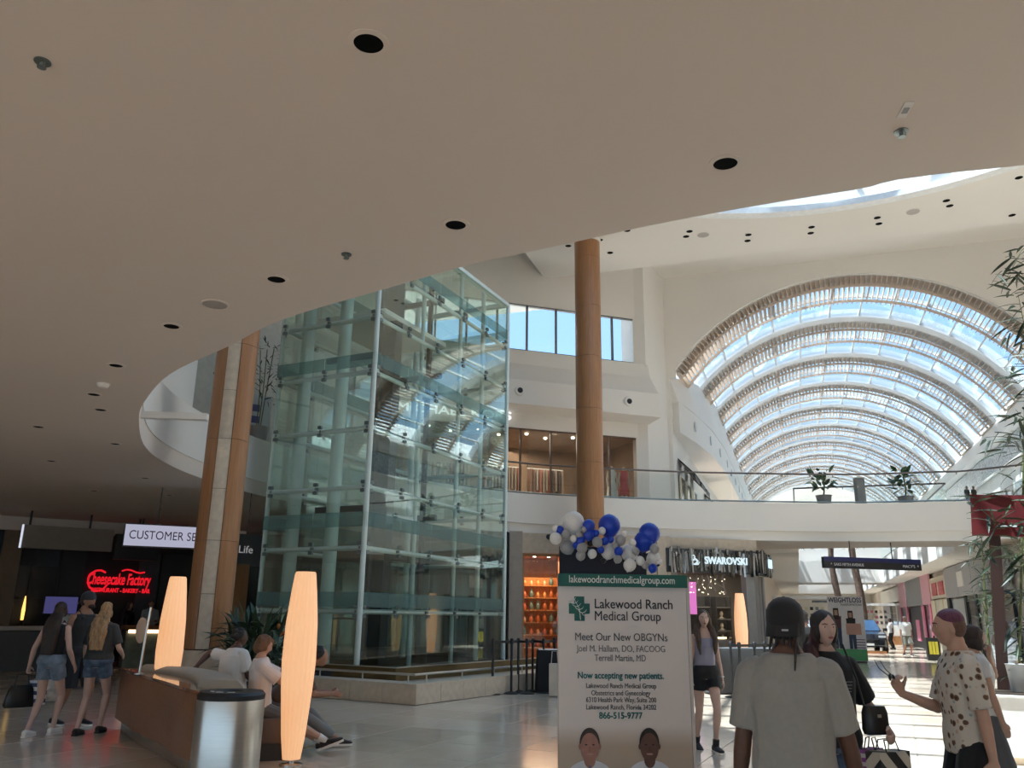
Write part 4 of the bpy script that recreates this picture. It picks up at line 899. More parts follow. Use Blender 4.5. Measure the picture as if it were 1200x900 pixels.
# ================================================================== BANNER AND BALLOONS
bL, bR = at(654.5, 672, 5.38), at(803, 673.5, 5.44); bd_ = (bR-bL); bd_.z = 0; BW = bd_.length; bd_.normalize(); bn = Vector((bd_.y, -bd_.x, 0)); brz = math.atan2(bd_.y, bd_.x); BT = bL.z
ban = thing('medical_banner', 'tall grey-white printed clinic banner stand with green header', 'banner', (bL.x, bL.y, 0), brz)
def bxy(px, py):
    r = ray(px, py); t = bn.dot(bL-CAMPOS)/bn.dot(r); p = CAMPOS + r*t; return (p-bL).dot(bd_), p.z
def grad(name, stops, axis=2):
    m, nt, b = principled(name); N, L = nt.nodes, nt.links; tc = N.new('ShaderNodeTexCoord'); sp = N.new('ShaderNodeSeparateXYZ'); L.new(tc.outputs['Object'], sp.inputs[0]); r = N.new('ShaderNodeValToRGB')
    mr = N.new('ShaderNodeMapRange'); mr.inputs['From Min'].default_value = 0; mr.inputs['From Max'].default_value = 2; L.new(sp.outputs[axis], mr.inputs[0]); L.new(mr.outputs[0], r.inputs[0])
    el = r.color_ramp.elements
    for i, (p, c) in enumerate(stops):
        e = el[i] if i < 2 else el.new(p); e.position = p; e.color = (*c, 1)
    L.new(r.outputs[0], b.inputs['Base Color']); b.inputs['Roughness'].default_value = .45; return m
z845 = bxy(730, 850)[1]
PANEL = grad('banner_print', [(0, (.40, .31, .23)), (1, (.72, .67, .655)), (max(.05, (z845-.12)/2), (.46, .37, .29)), (z845/2, (.72, .66, .635))])
MB().box((BW/2, .03, BT/2+.02), (BW, .05, BT-.06)).build('printed_panel', PANEL, ban)
MB().box((BW/2, .03, .03), (BW+.04, .22, .06)).build('banner_foot', DARK, ban)
MB().box((BW+.012, .03, BT/2), (.02, .06, BT-.03)).build('side_edge', mat('pale_edge', (.6, .55, .52), .5), ban)
GREEN = mat('banner_green', (.004, .115, .09), .5)
zh = bxy(730, 688)[1]; MB().box((BW/2, -.002, (BT+zh)/2), (BW+.004, .06, BT-zh)).build('green_header', GREEN, ban)
INK = mat('banner_black', (.015, .015, .02), .5); GINK = mat('banner_grey_ink', (.10, .10, .105), .5); LINK = mat('banner_light_grey_ink', (.20, .20, .21), .5); WINK = mat('banner_white_ink', (.75, .8, .78), .5); TINK = mat('banner_teal_ink', (.005, .13, .13), .5)
def btext(s, x0, x1, yc, m, size, bold=0, y1=None):
    (xa, za), (xb, zb) = bxy(x0, yc), bxy(x1, y1 or yc)
    text(s, size, m, ban, ((xa+xb)/2, -.034 if yc < 690 else .002, (za+zb)/2), width=xb-xa, depth=.002, bold=bold if 'M' not in s else 0, rot=(PI/2, 0, 0))
u = BW/148.5
btext('lakewoodranchmedicalgroup.com', 666, 789, 680, WINK, 11.5*u, .0004)
btext('Lakewood Ranch', 697, 788, 708.5, INK, 15*u, .0005); btext('Medical Group', 697, 774, 722.5, INK, 15*u, .0005)
btext('Meet Our New OBGYNs', 674, 782, 747, GINK, 12*u); btext('Joel M. Hallam, DO, FACOOG', 676, 780, 760.5, LINK, 10*u); btext('Terrell Martin, MD', 697, 757, 771.5, LINK, 10*u)
btext('Now accepting new patients.', 677, 778, 792, TINK, 10*u, .0010); 
btext('Lakewood Ranch Medical Group', 687, 769, 804, GINK, 7.6*u); btext('Obstetrics and Gynecology', 693, 762, 812.5, GINK, 7.6*u); btext('6310 Health Park Way, Suite 200', 687, 769, 820.5, GINK, 7.6*u); btext('Lakewood Ranch, Florida 34202', 687, 769, 829, GINK, 7.6*u); btext('866-515-9777', 702, 753, 839, TINK, 9.5*u, .0010)
(cx, cz) = bxy(679, 713.5); k = 12*u
cr = MB().prism([(a*k, b*k) for a, b in ((-.48, -1.1), (.48, -1.1), (.48, -.45), (1.0, -.45), (1.0, .5), (.48, .5), (.48, 1.15), (-.48, 1.15), (-.48, .5), (-1.0, .5), (-1.0, -.45), (-.48, -.45))], -.001, .001)
cr.xf(Matrix.Translation((cx, .002, cz)) @ Matrix.Rotation(PI/2, 4, 'X')).build('cross_emblem', GREEN, ban)
fern = MB()
for q in range(6):
    t = q/5; x, z = cx + k*(-.75+1.0*t+.35*t*t), cz + k*(.75-1.4*t)
    for s_ in (-1, 1): fern.tube([(x, -.001, z), (x+s_*k*.28, -.001, z+k*.12), (x+s_*k*.42, -.001, z+k*.32)], [.0022, .002, .0008], 5)
fern.tube([(cx-k*.5, -.001, cz+k*.9), (cx, -.001, cz), (cx+k*.1, -.001, cz-k*1.0)], .0018, 5); fern.build('fern_print', WINK, ban)
def portrait(px, skin, hair, tie, nm):
    x, z = bxy(px, 874); h = 15*u
    def disc(dx, dz, rx, rz, m, lay, n_, part): 
        MB().prism([(rx*math.cos(2*PI*i/n_), rz*math.sin(2*PI*i/n_)) for i in range(n_)], -.001, .001).xf(Matrix.Translation((x+dx, .003-lay*.0016, z+dz)) @ Matrix.Rotation(PI/2, 4, 'X')).build(part, m, ban, smooth=False)
    SK = mat('print_skin_'+nm, skin, .5, var=.15, scale=20); HR = mat('print_hair_'+nm, hair, .6)
    disc(0, -2.25*h, 1.75*h, 1.3*h, mat('print_shirt', (.60, .62, .68), .5), 1, 24, 'printed_shirt'); disc(0, -.95*h, .42*h, .55*h, SK, 2, 16, 'printed_neck'); disc(0, .18*h, .74*h, 1.05*h, HR, 3, 24, 'printed_hair'); disc(0, -.1*h, .68*h, .98*h, SK, 4, 24, 'printed_face')
    for s_ in (-1, 1): disc(s_*.72*h, -.05*h, .1*h, .2*h, SK, 4, 10, 'printed_ear'); disc(s_*.27*h, .08*h, .1*h, .05*h, INK, 5, 10, 'printed_eye')
    disc(0, -.22*h, .1*h, .2*h, mat('print_nose_'+nm, tuple(c*.85 for c in skin), .5), 5, 10, 'printed_nose'); disc(0, -.55*h, .26*h, .06*h, mat('print_mouth', (.45, .25, .22), .5), 5, 10, 'printed_mouth')
    if tie: disc(0, -1.75*h, .16*h, .5*h, mat('print_tie', (.12, .12, .22), .5), 3, 6, 'printed_tie')
portrait(691, (.36, .18, .14), (.05, .035, .03), True, 'a'); portrait(761, (.12, .055, .04), (.02, .015, .012), False, 'b')
hb0, hb1 = at(656, 640, 5.85), at(757, 641, 5.89)
hb = thing('navy_board', 'dark navy display board standing behind the clinic banner', 'board', (hb0.x, hb0.y, 0), brz)
hw = (hb1-hb0).length; MB().box((hw/2, .02, hb0.z-.35), (hw, .04, .7)).build('board', mat('navy_board', (.006, .009, .022), .6), hb)
for x in (.06, hw-.06): MB().cyl((x, .05, 0), (x, .05, hb0.z-.5), .015, n=8).build('board_leg', DARK, hb); MB().box((x, .05, .01), (.06, .3, .02)).build('board_foot', DARK, hb)
BAL = {'w': mat('white_balloon', (.80, .79, .77), .35), 'b': mat('blue_balloon', (.010, .055, .50), .3), 'g': mat('grey_balloon', (.36, .36, .37), .35), 'k': mat('black_balloon', (.012, .012, .016), .3)}
CN = {'w': 'white', 'b': 'royal blue', 'g': 'grey', 'k': 'black'}
BS = [(672, 612.5, 13.3, 'w'), (690, 616, 7.5, 'b'), (714, 616, 13.3, 'b'), (761, 625, 12.5, 'b'), (755, 634, 12, 'b'), (651, 631, 7.2, 'w'), (651, 619, 4, 'w'), (656, 621, 5, 'b'), (663, 626, 5.5, 'g'), (672, 625.5, 4, 'k'), (664.5, 641, 8.7, 'g'), (672, 631, 4, 'w'), (680, 634, 5.8, 'b'), (690, 627, 6.7, 'b'), (678, 627, 4.3, 'g'), (682, 642, 6.5, 'g'), (692, 636, 4.2, 'k'), (700, 635, 6.2, 'g'), (694, 649, 5.5, 'w'), (680.5, 651, 5.8, 'g'), (704, 644, 4.2, 'b'), (713, 646, 9.2, 'w'), (709, 634, 4.7, 'b'), (709, 624, 4, 'k'), (705.5, 622, 4.5, 'w'), (716, 632.5, 4, 'b'), (727, 633, 6.5, 'g'), (725, 646, 5.3, 'b'), (737.5, 648, 10, 'w'), (738, 662, 7.5, 'w'), (724, 655, 5, 'g'), (750, 657, 5.5, 'w'), (741, 636, 4.5, 'w'), (767, 643, 5.8, 'g'), (766, 654, 8.3, 'w'), (765, 666, 5.3, 'b'), (759, 651, 2.8, 'k'), (756, 662, 4.7, 'g'), (771, 661, 2.8, 'k'), (643, 629, 3.2, 'k'), (687.5, 646, 3.2, 'k'), (707, 657, 3.4, 'k'), (773, 658, 3.3, 'w'), (698, 625, 4.5, 'b'), (685, 620, 4, 'g'), (732, 626, 4, 'w'), (721, 640, 4.5, 'g'), (745, 646, 4.5, 'g'), (675, 639, 4.2, 'b')]
bmesh_c = {}
for c in 'wbgk': bmesh_c[c] = MB().lathe([(.001, 1.02), (.25, .97), (.55, .83), (.82, .57), (.97, .22), (1, -.05), (.95, -.33), (.80, -.62), (.55, -.87), (.28, -1.03), (.06, -1.12), (.03, -1.13)], 24).mesh('balloon', BAL[c], smooth=True); 
knot_m = {c: MB().lathe([(.02, -1.10), (.05, -1.14), (.08, -1.22), (.02, -1.21)], 10).mesh('knot', BAL[c]) for c in 'wbgk'}
BS_named = sorted(BS, key=lambda q: q[0])
seen_lab = set(); random.seed(11)
sizew = lambda r: 'largest' if r > 11 else 'big' if r > 8 else 'medium' if r > 5 else 'small' if r > 4.1 else 'tiny'
for i, (x, y, r, c) in enumerate(BS):
    dd = 5.36 - (.02 if r > 8 else .08 + .03*random.random()) + (.12 if c == 'k' else 0)
    p = at(x, y, dd); rr = r/F*dd*1.0; col_ = CN[c]
    nm_ = {0: 'big white one at top left', 2: 'big blue one in the middle', 3: 'upper big blue one at right', 4: 'lower big blue one at right', 10: 'big grey one at left', 21: 'big white one under the middle', 28: 'big white one right of middle', 34: 'big white one at right end'}
    for kb in sorted((q for q in nm_ if q != i), key=lambda q: (BS[q][0]-x)**2+(BS[q][1]-y)**2):
        nb = BS[kb]; hr_ = round(math.degrees(math.atan2(x-nb[0], nb[1]-y)) % 360/30) or 12
        lab = nm_[i].replace(' one', ' balloon') + ' of the garland' if i in nm_ else "%s %s balloon, %s the %s" % (sizew(r), col_, ('above right of', 'up and right of', 'right of', 'right and down of', 'below right of', 'below', 'below left of', 'left and down of', 'left of', 'left and up of', 'above left of', 'above')[hr_-1], nm_[kb])
        if lab not in seen_lab: break
    seen_lab.add(lab)
    t = thing('balloon', lab, 'balloon', p, group='balloons of the garland above the banner', rot=(random.uniform(-.5, .5), random.uniform(-.5, .5), random.uniform(0, 6)))
    link('balloon_skin', bmesh_c[c], t, scale=(rr*.97, rr*.97, rr)); link('knot', knot_m[c], t, scale=(rr, rr, rr))

# ================================================================== STANCHIONS AND DRAPED TABLES
pst_m = MB().lathe([(.17, 0), (.17, .015), (.03, .05), (.026, .06), (.026, .98), (.038, .985), (.038, 1.08), (.02, 1.1)], 16).mesh('stanchion_post', BLACK, smooth=True)
def stanchion(x, y, label, group, to=None):
    t = thing('belt_stanchion', label, 'stanchion', (x, y, 0), group=group); link('post', pst_m, t)
    if to: MB().bar((0, 0, 1.03), (to[0]-x, to[1]-y, 1.03), .006, .05).build('belt', BLACK, t)
sp1 = [fl(577, 814).xy, fl(599, 813).xy, fl(607, 811).xy, fl(617, 813).xy, fl(624, 810.5).xy, fl(637, 812).xy, fl(650, 809).xy]
nms = ['leftmost black belt stanchion beside the lift plinth', 'second black belt stanchion from the lift plinth', 'black belt stanchion set back behind the second one by the lift plinth', 'third front black belt stanchion left of the banner', 'black stanchion in the back row left of the banner', 'black belt stanchion in front of the draped table', 'black belt stanchion nearest the banner edge']
for i, p in enumerate(sp1): stanchion(p.x, p.y, nms[i], 'belt stanchions left of the banner', tuple(sp1[i+1]) if i+1 < len(sp1) else None)
sp2 = [at(858, 790, 18.0).xy, at(868, 790, 17.6).xy, at(886, 790, 17.8).xy, at(898, 790, 18.2).xy]
nm2 = ['black belt stanchion directly right of the walking woman', 'black stanchion in front of the distant paper lamp', 'black stanchion in front of the grey shop pillar', 'black stanchion beside the man in the cap']
for i, p in enumerate(sp2): stanchion(p.x, p.y, nm2[i], 'belt stanchions right of the walking woman', tuple(sp2[i+1]) if i+1 < 4 else (sp2[3].x+1.5, sp2[3].y+.6))
CLOTH = mat('black_cloth', (.012, .012, .014), .85); GCL = mat('charcoal_cloth', (.05, .05, .052), .85)
def draped(p, w, d_, h, rz, m, mt, label):
    t = thing('draped_table', label, 'table', (p.x, p.y, 0), rz); mb = MB(); n = 48; vs = []
    for z, s in ((h, 1), (h-.03, 1.03), (.4, 1.06), (.03, 1.1)):
        for i in range(n):
            a = 2*PI*i/n; ca_, sa_ = math.cos(a), math.sin(a); q = max(abs(ca_), abs(sa_)); wv = (1 + (.035*math.sin(a*14) if z < h-.05 else 0))*s
            vs.append((ca_/q*w/2*wv, sa_/q*d_/2*wv, z))
    mb.add(vs, [(j*n+i, j*n+(i+1) % n, (j+1)*n+(i+1) % n, (j+1)*n+i) for j in range(3) for i in range(n)] + [tuple(range(n))]); mb.build('table_cloth', m, t, smooth=True)
    MB().box((0, 0, h+.008), (w*.96, d_*.96, .012)).build('table_top', mt, t)
    for x in (-w*.4, w*.4): MB().cyl((x, 0, 0), (x, 0, h), .02, n=6).build('table_leg', DARK, t)
draped(at(652, 800, 18.7), .8, .6, .86, YAW, CLOTH, mat('white_top', (.7, .7, .72), .5), 'black draped table with a white top behind the stanchions')
draped(at(876, 800, 19.2), 2.0, .8, .92, YAW+.2, GCL, mat('grey_top', (.13, .14, .15), .6), 'long charcoal draped table behind the stanchions by the jewellery shop')
tb = thing('white_tote', 'cream tote hanging at the side of the black draped table', 'bag', at(650, 790, 17.6), YAW); tb.location.z = .02
MB().prism([(-.12, -.06), (.12, -.06), (.10, .06), (-.10, .06)], 0, .62).build('bag_body', mat('tote_cream', (.55, .5, .44), .8), tb, bevel=.01); MB().tube([(-.07, 0, .6), (-.05, 0, .85), (.05, 0, .85), (.07, 0, .6)], .008).build('handle', mat('tote_cream', (.55, .5, .44)), tb)

# ================================================================== PLANTER, TRELLIS SIGN, BAMBOO
pp = at(1163, 893, 10.2)
plt = thing('white_planter', 'large white box planter at the right edge under the red board', 'planter', (pp.x, pp.y, 0), -.18)
MB().box((.75, .45, .04), (1.4, .8, .08)).build('planter_base', STONE, plt); MB().box((.75, .45, .40), (1.5, .9, .64)).build('planter_body', mat('white_laminate', (.66, .66, .66), .4), plt, bevel=.01); MB().box((.75, .45, .73), (1.56, .96, .03)).build('planter_rim', mat('pale_stone_top', (.62, .62, .6), .5), plt, bevel=.004); MB().box((.75, .45, .75), (1.4, .8, .02)).build('soil', mat('soil', (.04, .025, .015), .9, bump=.4), plt)
TRE = mat('dark_timber', (.035, .012, .008), .5)
tp = at(1179, 830, 10.7); tt = at(1170, 600, 10.7)
red0 = at(1146, 582, 10.55); red1 = at(1147, 628, 10.55)
trs = thing('red_sign_board', 'dark red board on a dark timber post rising from the white planter', 'sign board', (tp.x, tp.y, .75), rot=(0, .075, -.18))
MB().box((0, 0, 1.1), (.13, .13, 2.2)).build('timber_post', TRE, trs); MB().box((1.3, 0, 1.1), (.13, .13, 2.2)).build('timber_post', TRE, trs)
MB().box((.60, -.04, (red0.z+red1.z)/2-.75+.02), (1.70, .10, red0.z-red1.z+.02)).build('red_board', mat('deep_red', (.13, .004, .007), .6), trs)
LEAF = mat('bamboo_leaf', (.014, .034, .012), .5, var=.3, scale=3); LEAF2 = mat('bamboo_leaf_light', (.03, .062, .02), .5, var=.3, scale=3); CULM = mat('bamboo_culm', (.10, .12, .04), .5)
def leaf_mesh(m, L=.24, w=.017):
    mb = MB(); n = 5; vs = []
    for i in range(n+1):
        t = i/n; ww = w*math.sin(PI*min(1, .12+t*.88))**.8*(1-t*.25) if i < n else 0.0006; y = L*t; z = -.10*L*t*t*2
        vs += [(-ww, y, z+.004*(1-t)), (0, y, z-.003), (ww, y, z+.004*(1-t))]
    fs = []
    for i in range(n): a = 3*i; fs += [(a, a+1, a+4, a+3), (a+1, a+2, a+5, a+4)]
    mb.add(vs, fs); o = len(mb.v); return mb.mesh('leaf', m)
lms = [leaf_mesh(LEAF), leaf_mesh(LEAF2, .2, .014), leaf_mesh(LEAF, .28, .02)]
random.seed(21)
def bamboo(base, nodes, label, nleaf, culms, lsc=1.0, name='bamboo_plant'):
    """culms: list of world polylines; nodes: world points where leaf sprays hang"""
    t = thing(name, label, 'bamboo', base)
    for c in culms: MB().tube([Vector(p)-Vector(base) for p in c], [.016]*(len(c)-1)+[.006], 6).build('culm', CULM, t, smooth=True)
    per = nleaf//len(nodes)
    for nd in nodes:
        nd = Vector(nd)-Vector(base); 
        near_c = min((Vector(p)-Vector(base) for c in culms for p in c), key=lambda q: (q-nd).length); MB().tube([near_c, (near_c+nd)/2+Vector((0, 0, .08)), nd], [.007, .005, .003], 5).build('twig', CULM, t)
        a0 = random.uniform(0, 6.28)
        for q in range(per):
            az = a0 + q*2.4 + random.uniform(-.4, .4); pit = random.uniform(-.9, .55); r = random.uniform(0, .12)*lsc
            link('leaf', random.choice(lms), t, nd + Vector((r*math.cos(az), r*math.sin(az), random.uniform(-.12, .12)*lsc)), (pit, random.uniform(-.7, .7), az), (lsc,)*3)
    return t
bpts = [(1200, 300), (1186, 312), (1180, 325), (1193, 345), (1200, 370), (1184, 392), (1196, 410), (1188, 435), (1200, 455), (1190, 480), (1184, 505), (1172, 520), (1197, 525), (1150, 597), (1195, 560), (1190, 590), (1175, 612), (1200, 625), (1192, 655), (1180, 690), (1198, 700), (1186, 730), (1200, 745), (1196, 780), (1205, 330), (1208, 420), (1206, 500), (1204, 665), (1160, 640), (1178, 660)]
nodes = [at(x, y, 10.5+random.uniform(-.35, .6)) for x, y in bpts]
bb0 = at(1212, 815, 10.9); base = (bb0.x, bb0.y, .76)
def cul(px0, px1, d_): a = at(px0, 815, d_); b = at((px0+px1)/2, 520, d_); c = at(px1, 285, d_); a.z = .76; return [a, (a+b)/2, b, (b+c)/2, c]
bamboo(base, nodes, 'tall bamboo with dark drooping leaves growing in the white planter', 290, [cul(1208, 1202, 10.9), cul(1222, 1212, 10.8), cul(1195, 1206, 11.0)], 1.3)
b2 = [(1148, 632), (1156, 650), (1140, 660), (1150, 680), (1162, 672), (1146, 700), (1158, 705), (1152, 725), (1165, 735), (1143, 640), (1166, 700)]
bq = at(1160, 820, 11.1); bamboo((bq.x, bq.y, .1), [at(x, y, 11.1+random.uniform(-.2, .3)) for x, y in b2], 'lower thin bamboo with fine lighter leaves left of the timber post', 110, [[(bq.x, bq.y, .1), at(1156, 720, 11.1), at(1150, 630, 11.1)], [(bq.x+.1, bq.y, .1), at(1165, 730, 11.1), at(1160, 650, 11.1)]], .75)
gp_ = at(1196, 812, 10.35); gpt = thing('grey_flowerpot', 'pale grey flowerpot standing on the planter rim', 'pot', (gp_.x, gp_.y, .765)); MB().lathe([(.09, 0), (.12, .3), (.13, .31), (.115, .31), (.09, .27), (.01, .27)], 20).build('pot', mat('pale_pot', (.5, .52, .53), .5), gpt, smooth=True)

# ================================================================== OTHER PLANTS
def leafy(t, base, n, rad, h, lm, spread=1.0, sc=1.0, up=.3):
    for q in range(n):
        a = random.uniform(0, 6.28); r = rad*math.sqrt(random.random()); z = random.uniform(.1, 1)*h
        link('leaf', random.choice(lm), t, (r*math.cos(a), r*math.sin(a), z), (random.uniform(-.5, up+.6), random.uniform(-.5, .5), a-PI/2+random.uniform(-.5, .5)), (sc*random.uniform(.7, 1.2),)*3)
BUSHM = mat('dark_bush_leaf', (.02, .045, .018), .5, var=.3); OR_ = mat('orange_bloom', (.55, .18, .03), .5)
bigl = [leaf_mesh(BUSHM, .42, .045), leaf_mesh(BUSHM, .34, .04)]
bu = at(300, 790, 14.0); bush = thing('flowering_bush', 'dark leafy planter bush with orange blooms behind the seated woman', 'bush', (bu.x, bu.y, 0))
MB().lathe([(.42, 0), (.5, .45), (.52, .46), (.44, .46), (.40, .40), (.01, .40)], 24).build('planter_bowl', DGREY, bush, smooth=True)
leafy(bush, None, 270, .55, .85, bigl, up=1.0)
for o in bush.children: 
    if o.name.startswith('leaf'): o.location.z += .55
for k in range(7): a_ = random.uniform(0, 6.3); MB().ball((.38*math.cos(a_), .38*math.sin(a_), random.uniform(1.1, 1.4)), (.03, .03, .045), 8, 6).build('bloom', OR_, bush)
FIG = [leaf_mesh(mat('fig_leaf', (.03, .085, .025), .45, var=.25), .30, .09), leaf_mesh(MATS['fig_leaf'], .36, .10)]
for px, lab in ((966, 'potted fig plant on the bridge left of the grey post'), (1062, 'potted fig plant on the bridge right of the grey post')):
    q = at(px, 590, 30.2); t = thing('potted_fig', lab, 'potted plant', (q.x, q.y, ZF))
    MB().lathe([(.2, 0), (.28, .45), (.3, .46), (.25, .46), (.22, .4), (.01, .4)], 16).build('pot', MGREY, t, smooth=True); MB().tube([(0, 0, .4), (.05, .02, .8), (0, 0, 1.2)], .03, 6).build('stem', CULM, t)
    leafy(t, None, 46, .42, .8, FIG, up=.8)
    for o in t.children:
        if o.name.startswith('leaf'): o.location.z += .6
gpp = at(1009, 590, 30.2); gpo = thing('balcony_post', 'grey square post standing at the bridge railing', 'post', (gpp.x, gpp.y, ZF), YAW); MB().box((0, 0, .55), (.30, .30, 1.1)).build('post_shaft', MGREY, gpo, bevel=.01); MB().box((0, 0, 1.11), (.33, .33, .03)).build('post_cap', STEEL, gpo)
ub = at(318, 470, 19.5); ubs = thing('gallery_bamboo', 'slender leafy bamboo on the upper gallery beside the lift', 'bamboo', (ub.x-.3, ub.y, ZF))
MB().lathe([(.2, 0), (.25, .4), (.2, .4), (.01, .38)], 14).build('pot', MGREY, ubs, smooth=True)
for k in range(3): MB().tube([(.05*k-.05, 0, .35), (.1*k-.1, .05, 1.4), (.2*k-.2, .05, 2.4)], .012, 6).build('culm', CULM, ubs)
leafy(ubs, None, 110, .45, 1.7, [lms[0], lms[1]], up=.3)
for o in ubs.children:
    if o.name.startswith('leaf'): o.location.z += .9
pb = at(297, 480, 20.5); pnl = thing('poster_panel', 'white and blue poster panel on the upper gallery wall', 'poster', (pb.x, pb.y, ZF), rrz)
MB().box((0, 0, .75), (.9, .06, 1.4)).build('panel', mat('poster_white', (.5, .52, .58), .5), pnl); 
for z in (.5, .8, 1.1): MB().box((-.1, -.035, z), (.5, .01, .18)).build('blue_print', mat('poster_blue', (.10, .10, .28), .5), pnl)

# ================================================================== CEILING FITTINGS
ring_m = MB().lathe([(.10, 0), (.10, -.006), (.072, -.008), (.072, 0)], 32, caps=False).mesh('trim_ring', CEIL, smooth=True); can_m = MB().lathe([(.074, -.0015), (.074, -.004), (.01, -.004)], 32).mesh('dark_can', mat('matte_black_can', (.004, .004, .004), .9, spec=.1))
cans = [(432, 50), (850, 191), (534, 263), (324, 327), (201, 382), (136, 428), (110, 462), (118, 480), (135, 520), (45, 500), (60, 540), (170, 560), (110, 575), (198, 580)]
cl_ = ['nearest the viewer, large in the middle of the ceiling', 'near the right edge of the low ceiling', 'midway between the lift and the nearest downlight', 'just above the glass lift', 'left of the lift by the rim', 'near the left rim of the opening', 'left of the rim beside the smoke detector', 'further left of the opening rim', 'left above the service sign', 'at the far left of the ceiling', 'far left above the restaurant', 'above the lit service sign', 'over the restaurant counter', 'next to the left column']
for (x, y), lb in zip(cans, cl_):
    t = thing('recessed_downlight', 'unlit black recessed downlight ' + lb, 'downlight', at_z(x, y, ZC), group='recessed downlights in the low ceiling'); link('trim_ring', ring_m, t); link('dark_can', can_m, t)
def sprinkler(x, y, lab):
    t = thing('sprinkler_head', lab, 'sprinkler', at_z(x, y, ZC)); MB().lathe([(.04, 0), (.04, -.006), (.012, -.01), (.01, -.03), (.022, -.034), (.022, -.037)], 16).build('rosette', CHROME, t, smooth=True); MB().box((.02, 0, -.02), (.004, .006, .03)).build('frame_arm', CHROME, t)
sprinkler(50, 72, 'small sprinkler head at the top left of the ceiling'); sprinkler(406, 298, 'small sprinkler head near the rim above the lift'); sprinkler(1056, 154, 'small sprinkler head at the right of the ceiling beside a plate')
t = thing('ceiling_plate', 'small white rectangular plate in the ceiling at the upper right', 'ceiling plate', at_z(1061, 128, ZC), .2); MB().box((0, 0, -.004), (.05, .14, .008)).build('plate', WHITE, t, bevel=.002); MB().box((0, 0, -.009), (.03, .05, .003)).build('cover_slot', MGREY, t)
t = thing('ceiling_speaker', 'round flush grey speaker in the low ceiling', 'speaker', at_z(252, 356, ZC)); MB().lathe([(.12, 0), (.12, -.008), (.105, -.012)], 28, caps=False).build('rim', CEIL, t); MB().lathe([(.106, -.004), (.106, -.009), (.01, -.009)], 28).build('grille', mat('speaker_grille', (.42, .39, .36), .7, bump=.3, bscale=300), t)
t = thing('smoke_detector', 'small domed smoke detector on the low ceiling at left', 'smoke detector', at_z(121, 450, ZC)); MB().lathe([(.07, 0), (.07, -.02), (.05, -.045), (.01, -.05)], 20).build('dome', WHITE, t, smooth=True); MB().lathe([(.08, 0), (.08, -.006), (.02, -.006)], 20).build('base_plate', WHITE, t)
ZA = 14.3; ad_m = MB().lathe([(.11, -.003), (.11, -.006), (.01, -.006)], 20).mesh('dark_can', MATS['matte_black_can']); ar_m = MB().lathe([(.14, 0), (.14, -.008), (.11, -.01), (.11, 0)], 20, caps=False).mesh('trim_ring', UPCEIL)
for ia_, (x, y) in enumerate(sorted(((703, 281), (666, 288), (715, 296), (735, 270), (808, 271), (877, 275), (951, 266), (1028, 255), (1109, 235), (1030, 262), (876, 282), (950, 273), (804, 277), (1113, 241), (1186, 252), (1194, 208)))):
    t = thing('atrium_downlight', 'small dark downlight in the high atrium ceiling, %s from the left' % ORD[ia_], 'downlight', at_z(x, y, ZA), group='small downlights dotted over the high atrium ceiling'); link('trim_ring', ar_m, t); link('dark_can', ad_m, t)
for (x, y), lb in (((824, 275), 'round grey speaker in the high ceiling right of the central column'), ((1070, 248), 'round grey speaker in the high ceiling below the skylight rim')):
    t = thing('high_ceiling_speaker', lb, 'speaker', at_z(x, y, ZA)); MB().lathe([(.2, 0), (.2, -.015), (.01, -.02)], 24).build('grille', mat('pale_grille', (.45, .42, .4), .7), t); MB().lathe([(.23, 0), (.23, -.01), (.2, -.012), (.2, 0)], 24, caps=False).build('rim', UPCEIL, t)

# ================================================================== MALL FURNITURE FAR AWAY
sgp = fl(998, 776); ws_ = thing('slimming_sign', 'tall white slimming advert sign with two standing figures', 'advert sign', (sgp.x-.05, sgp.y, 0), .05)
sc_ = sgp.y/F*1.03
SWd = 34*sc_; SHt = 64*sc_
MB().box((0, 0, SHt/2+.02), (SWd, .06, SHt-.04)).build('sign_panel', mat('advert_white', (.72, .72, .76), .5), ws_); MB().box((0, -.035, .22*SHt*.5), (SWd, .02, .17*SHt)).build('green_foot', mat('advert_green', (.10, .42, .18), .5), ws_); MB().box((0, 0, .02), (SWd*.9, .4, .04)).build('base', DARK, ws_)
text('WEIGHTLOSS', .26, mat('advert_ink', (.03, .03, .09), .5), ws_, (0, -.04, SHt*.94), width=SWd*.94, bold=.006); text('TRANSFORMATIONS', .12, MATS['advert_ink'], ws_, (SWd*.16, -.04, SHt*.87), width=SWd*.6)
def printed_figure(x, z0, h, top, low, hair):
    for nm, pts, m in (('printed_trousers', [(-.10, 0), (.0, 0), (.01, .3), (.03, 0), (.12, 0), (.13, .5), (-.10, .5)], low), ('printed_top', [(-.13, .5), (.13, .5), (.15, .8), (-.15, .8)], top), ('printed_hair', [(-.09, .72), (.09, .72), (.08, 1), (-.08, 1)], hair), ('printed_face', [(-.05, .82), (.05, .82), (.05, .95), (-.05, .95)], mat('advert_skin', (.5, .3, .22), .6))):
        MB().prism([(p*h*.8, q*h) for p, q in pts], -.002, .002).xf(Matrix.Translation((x, -.036-(.004 if 'face' in nm else .002 if 'hair' in nm else 0), z0)) @ Matrix.Rotation(PI/2, 4, 'X')).build(nm, m, ws_)
printed_figure(-SWd*.28, SHt*.2, SHt*.62, mat('advert_plum', (.10, .04, .06), .6), mat('advert_denim', (.03, .06, .12), .6), mat('advert_hair', (.03, .015, .015), .6)); printed_figure(SWd*.12, SHt*.2, SHt*.58, mat('advert_black', (.02, .02, .025), .6), MATS['advert_denim'], MATS['advert_hair'])
MB().box((SWd*.18, -.045, SHt*.5), (SWd*.42, .006, SHt*.17)).build('pink_bag_print', mat('advert_pink', (.55, .33, .28), .6), ws_)
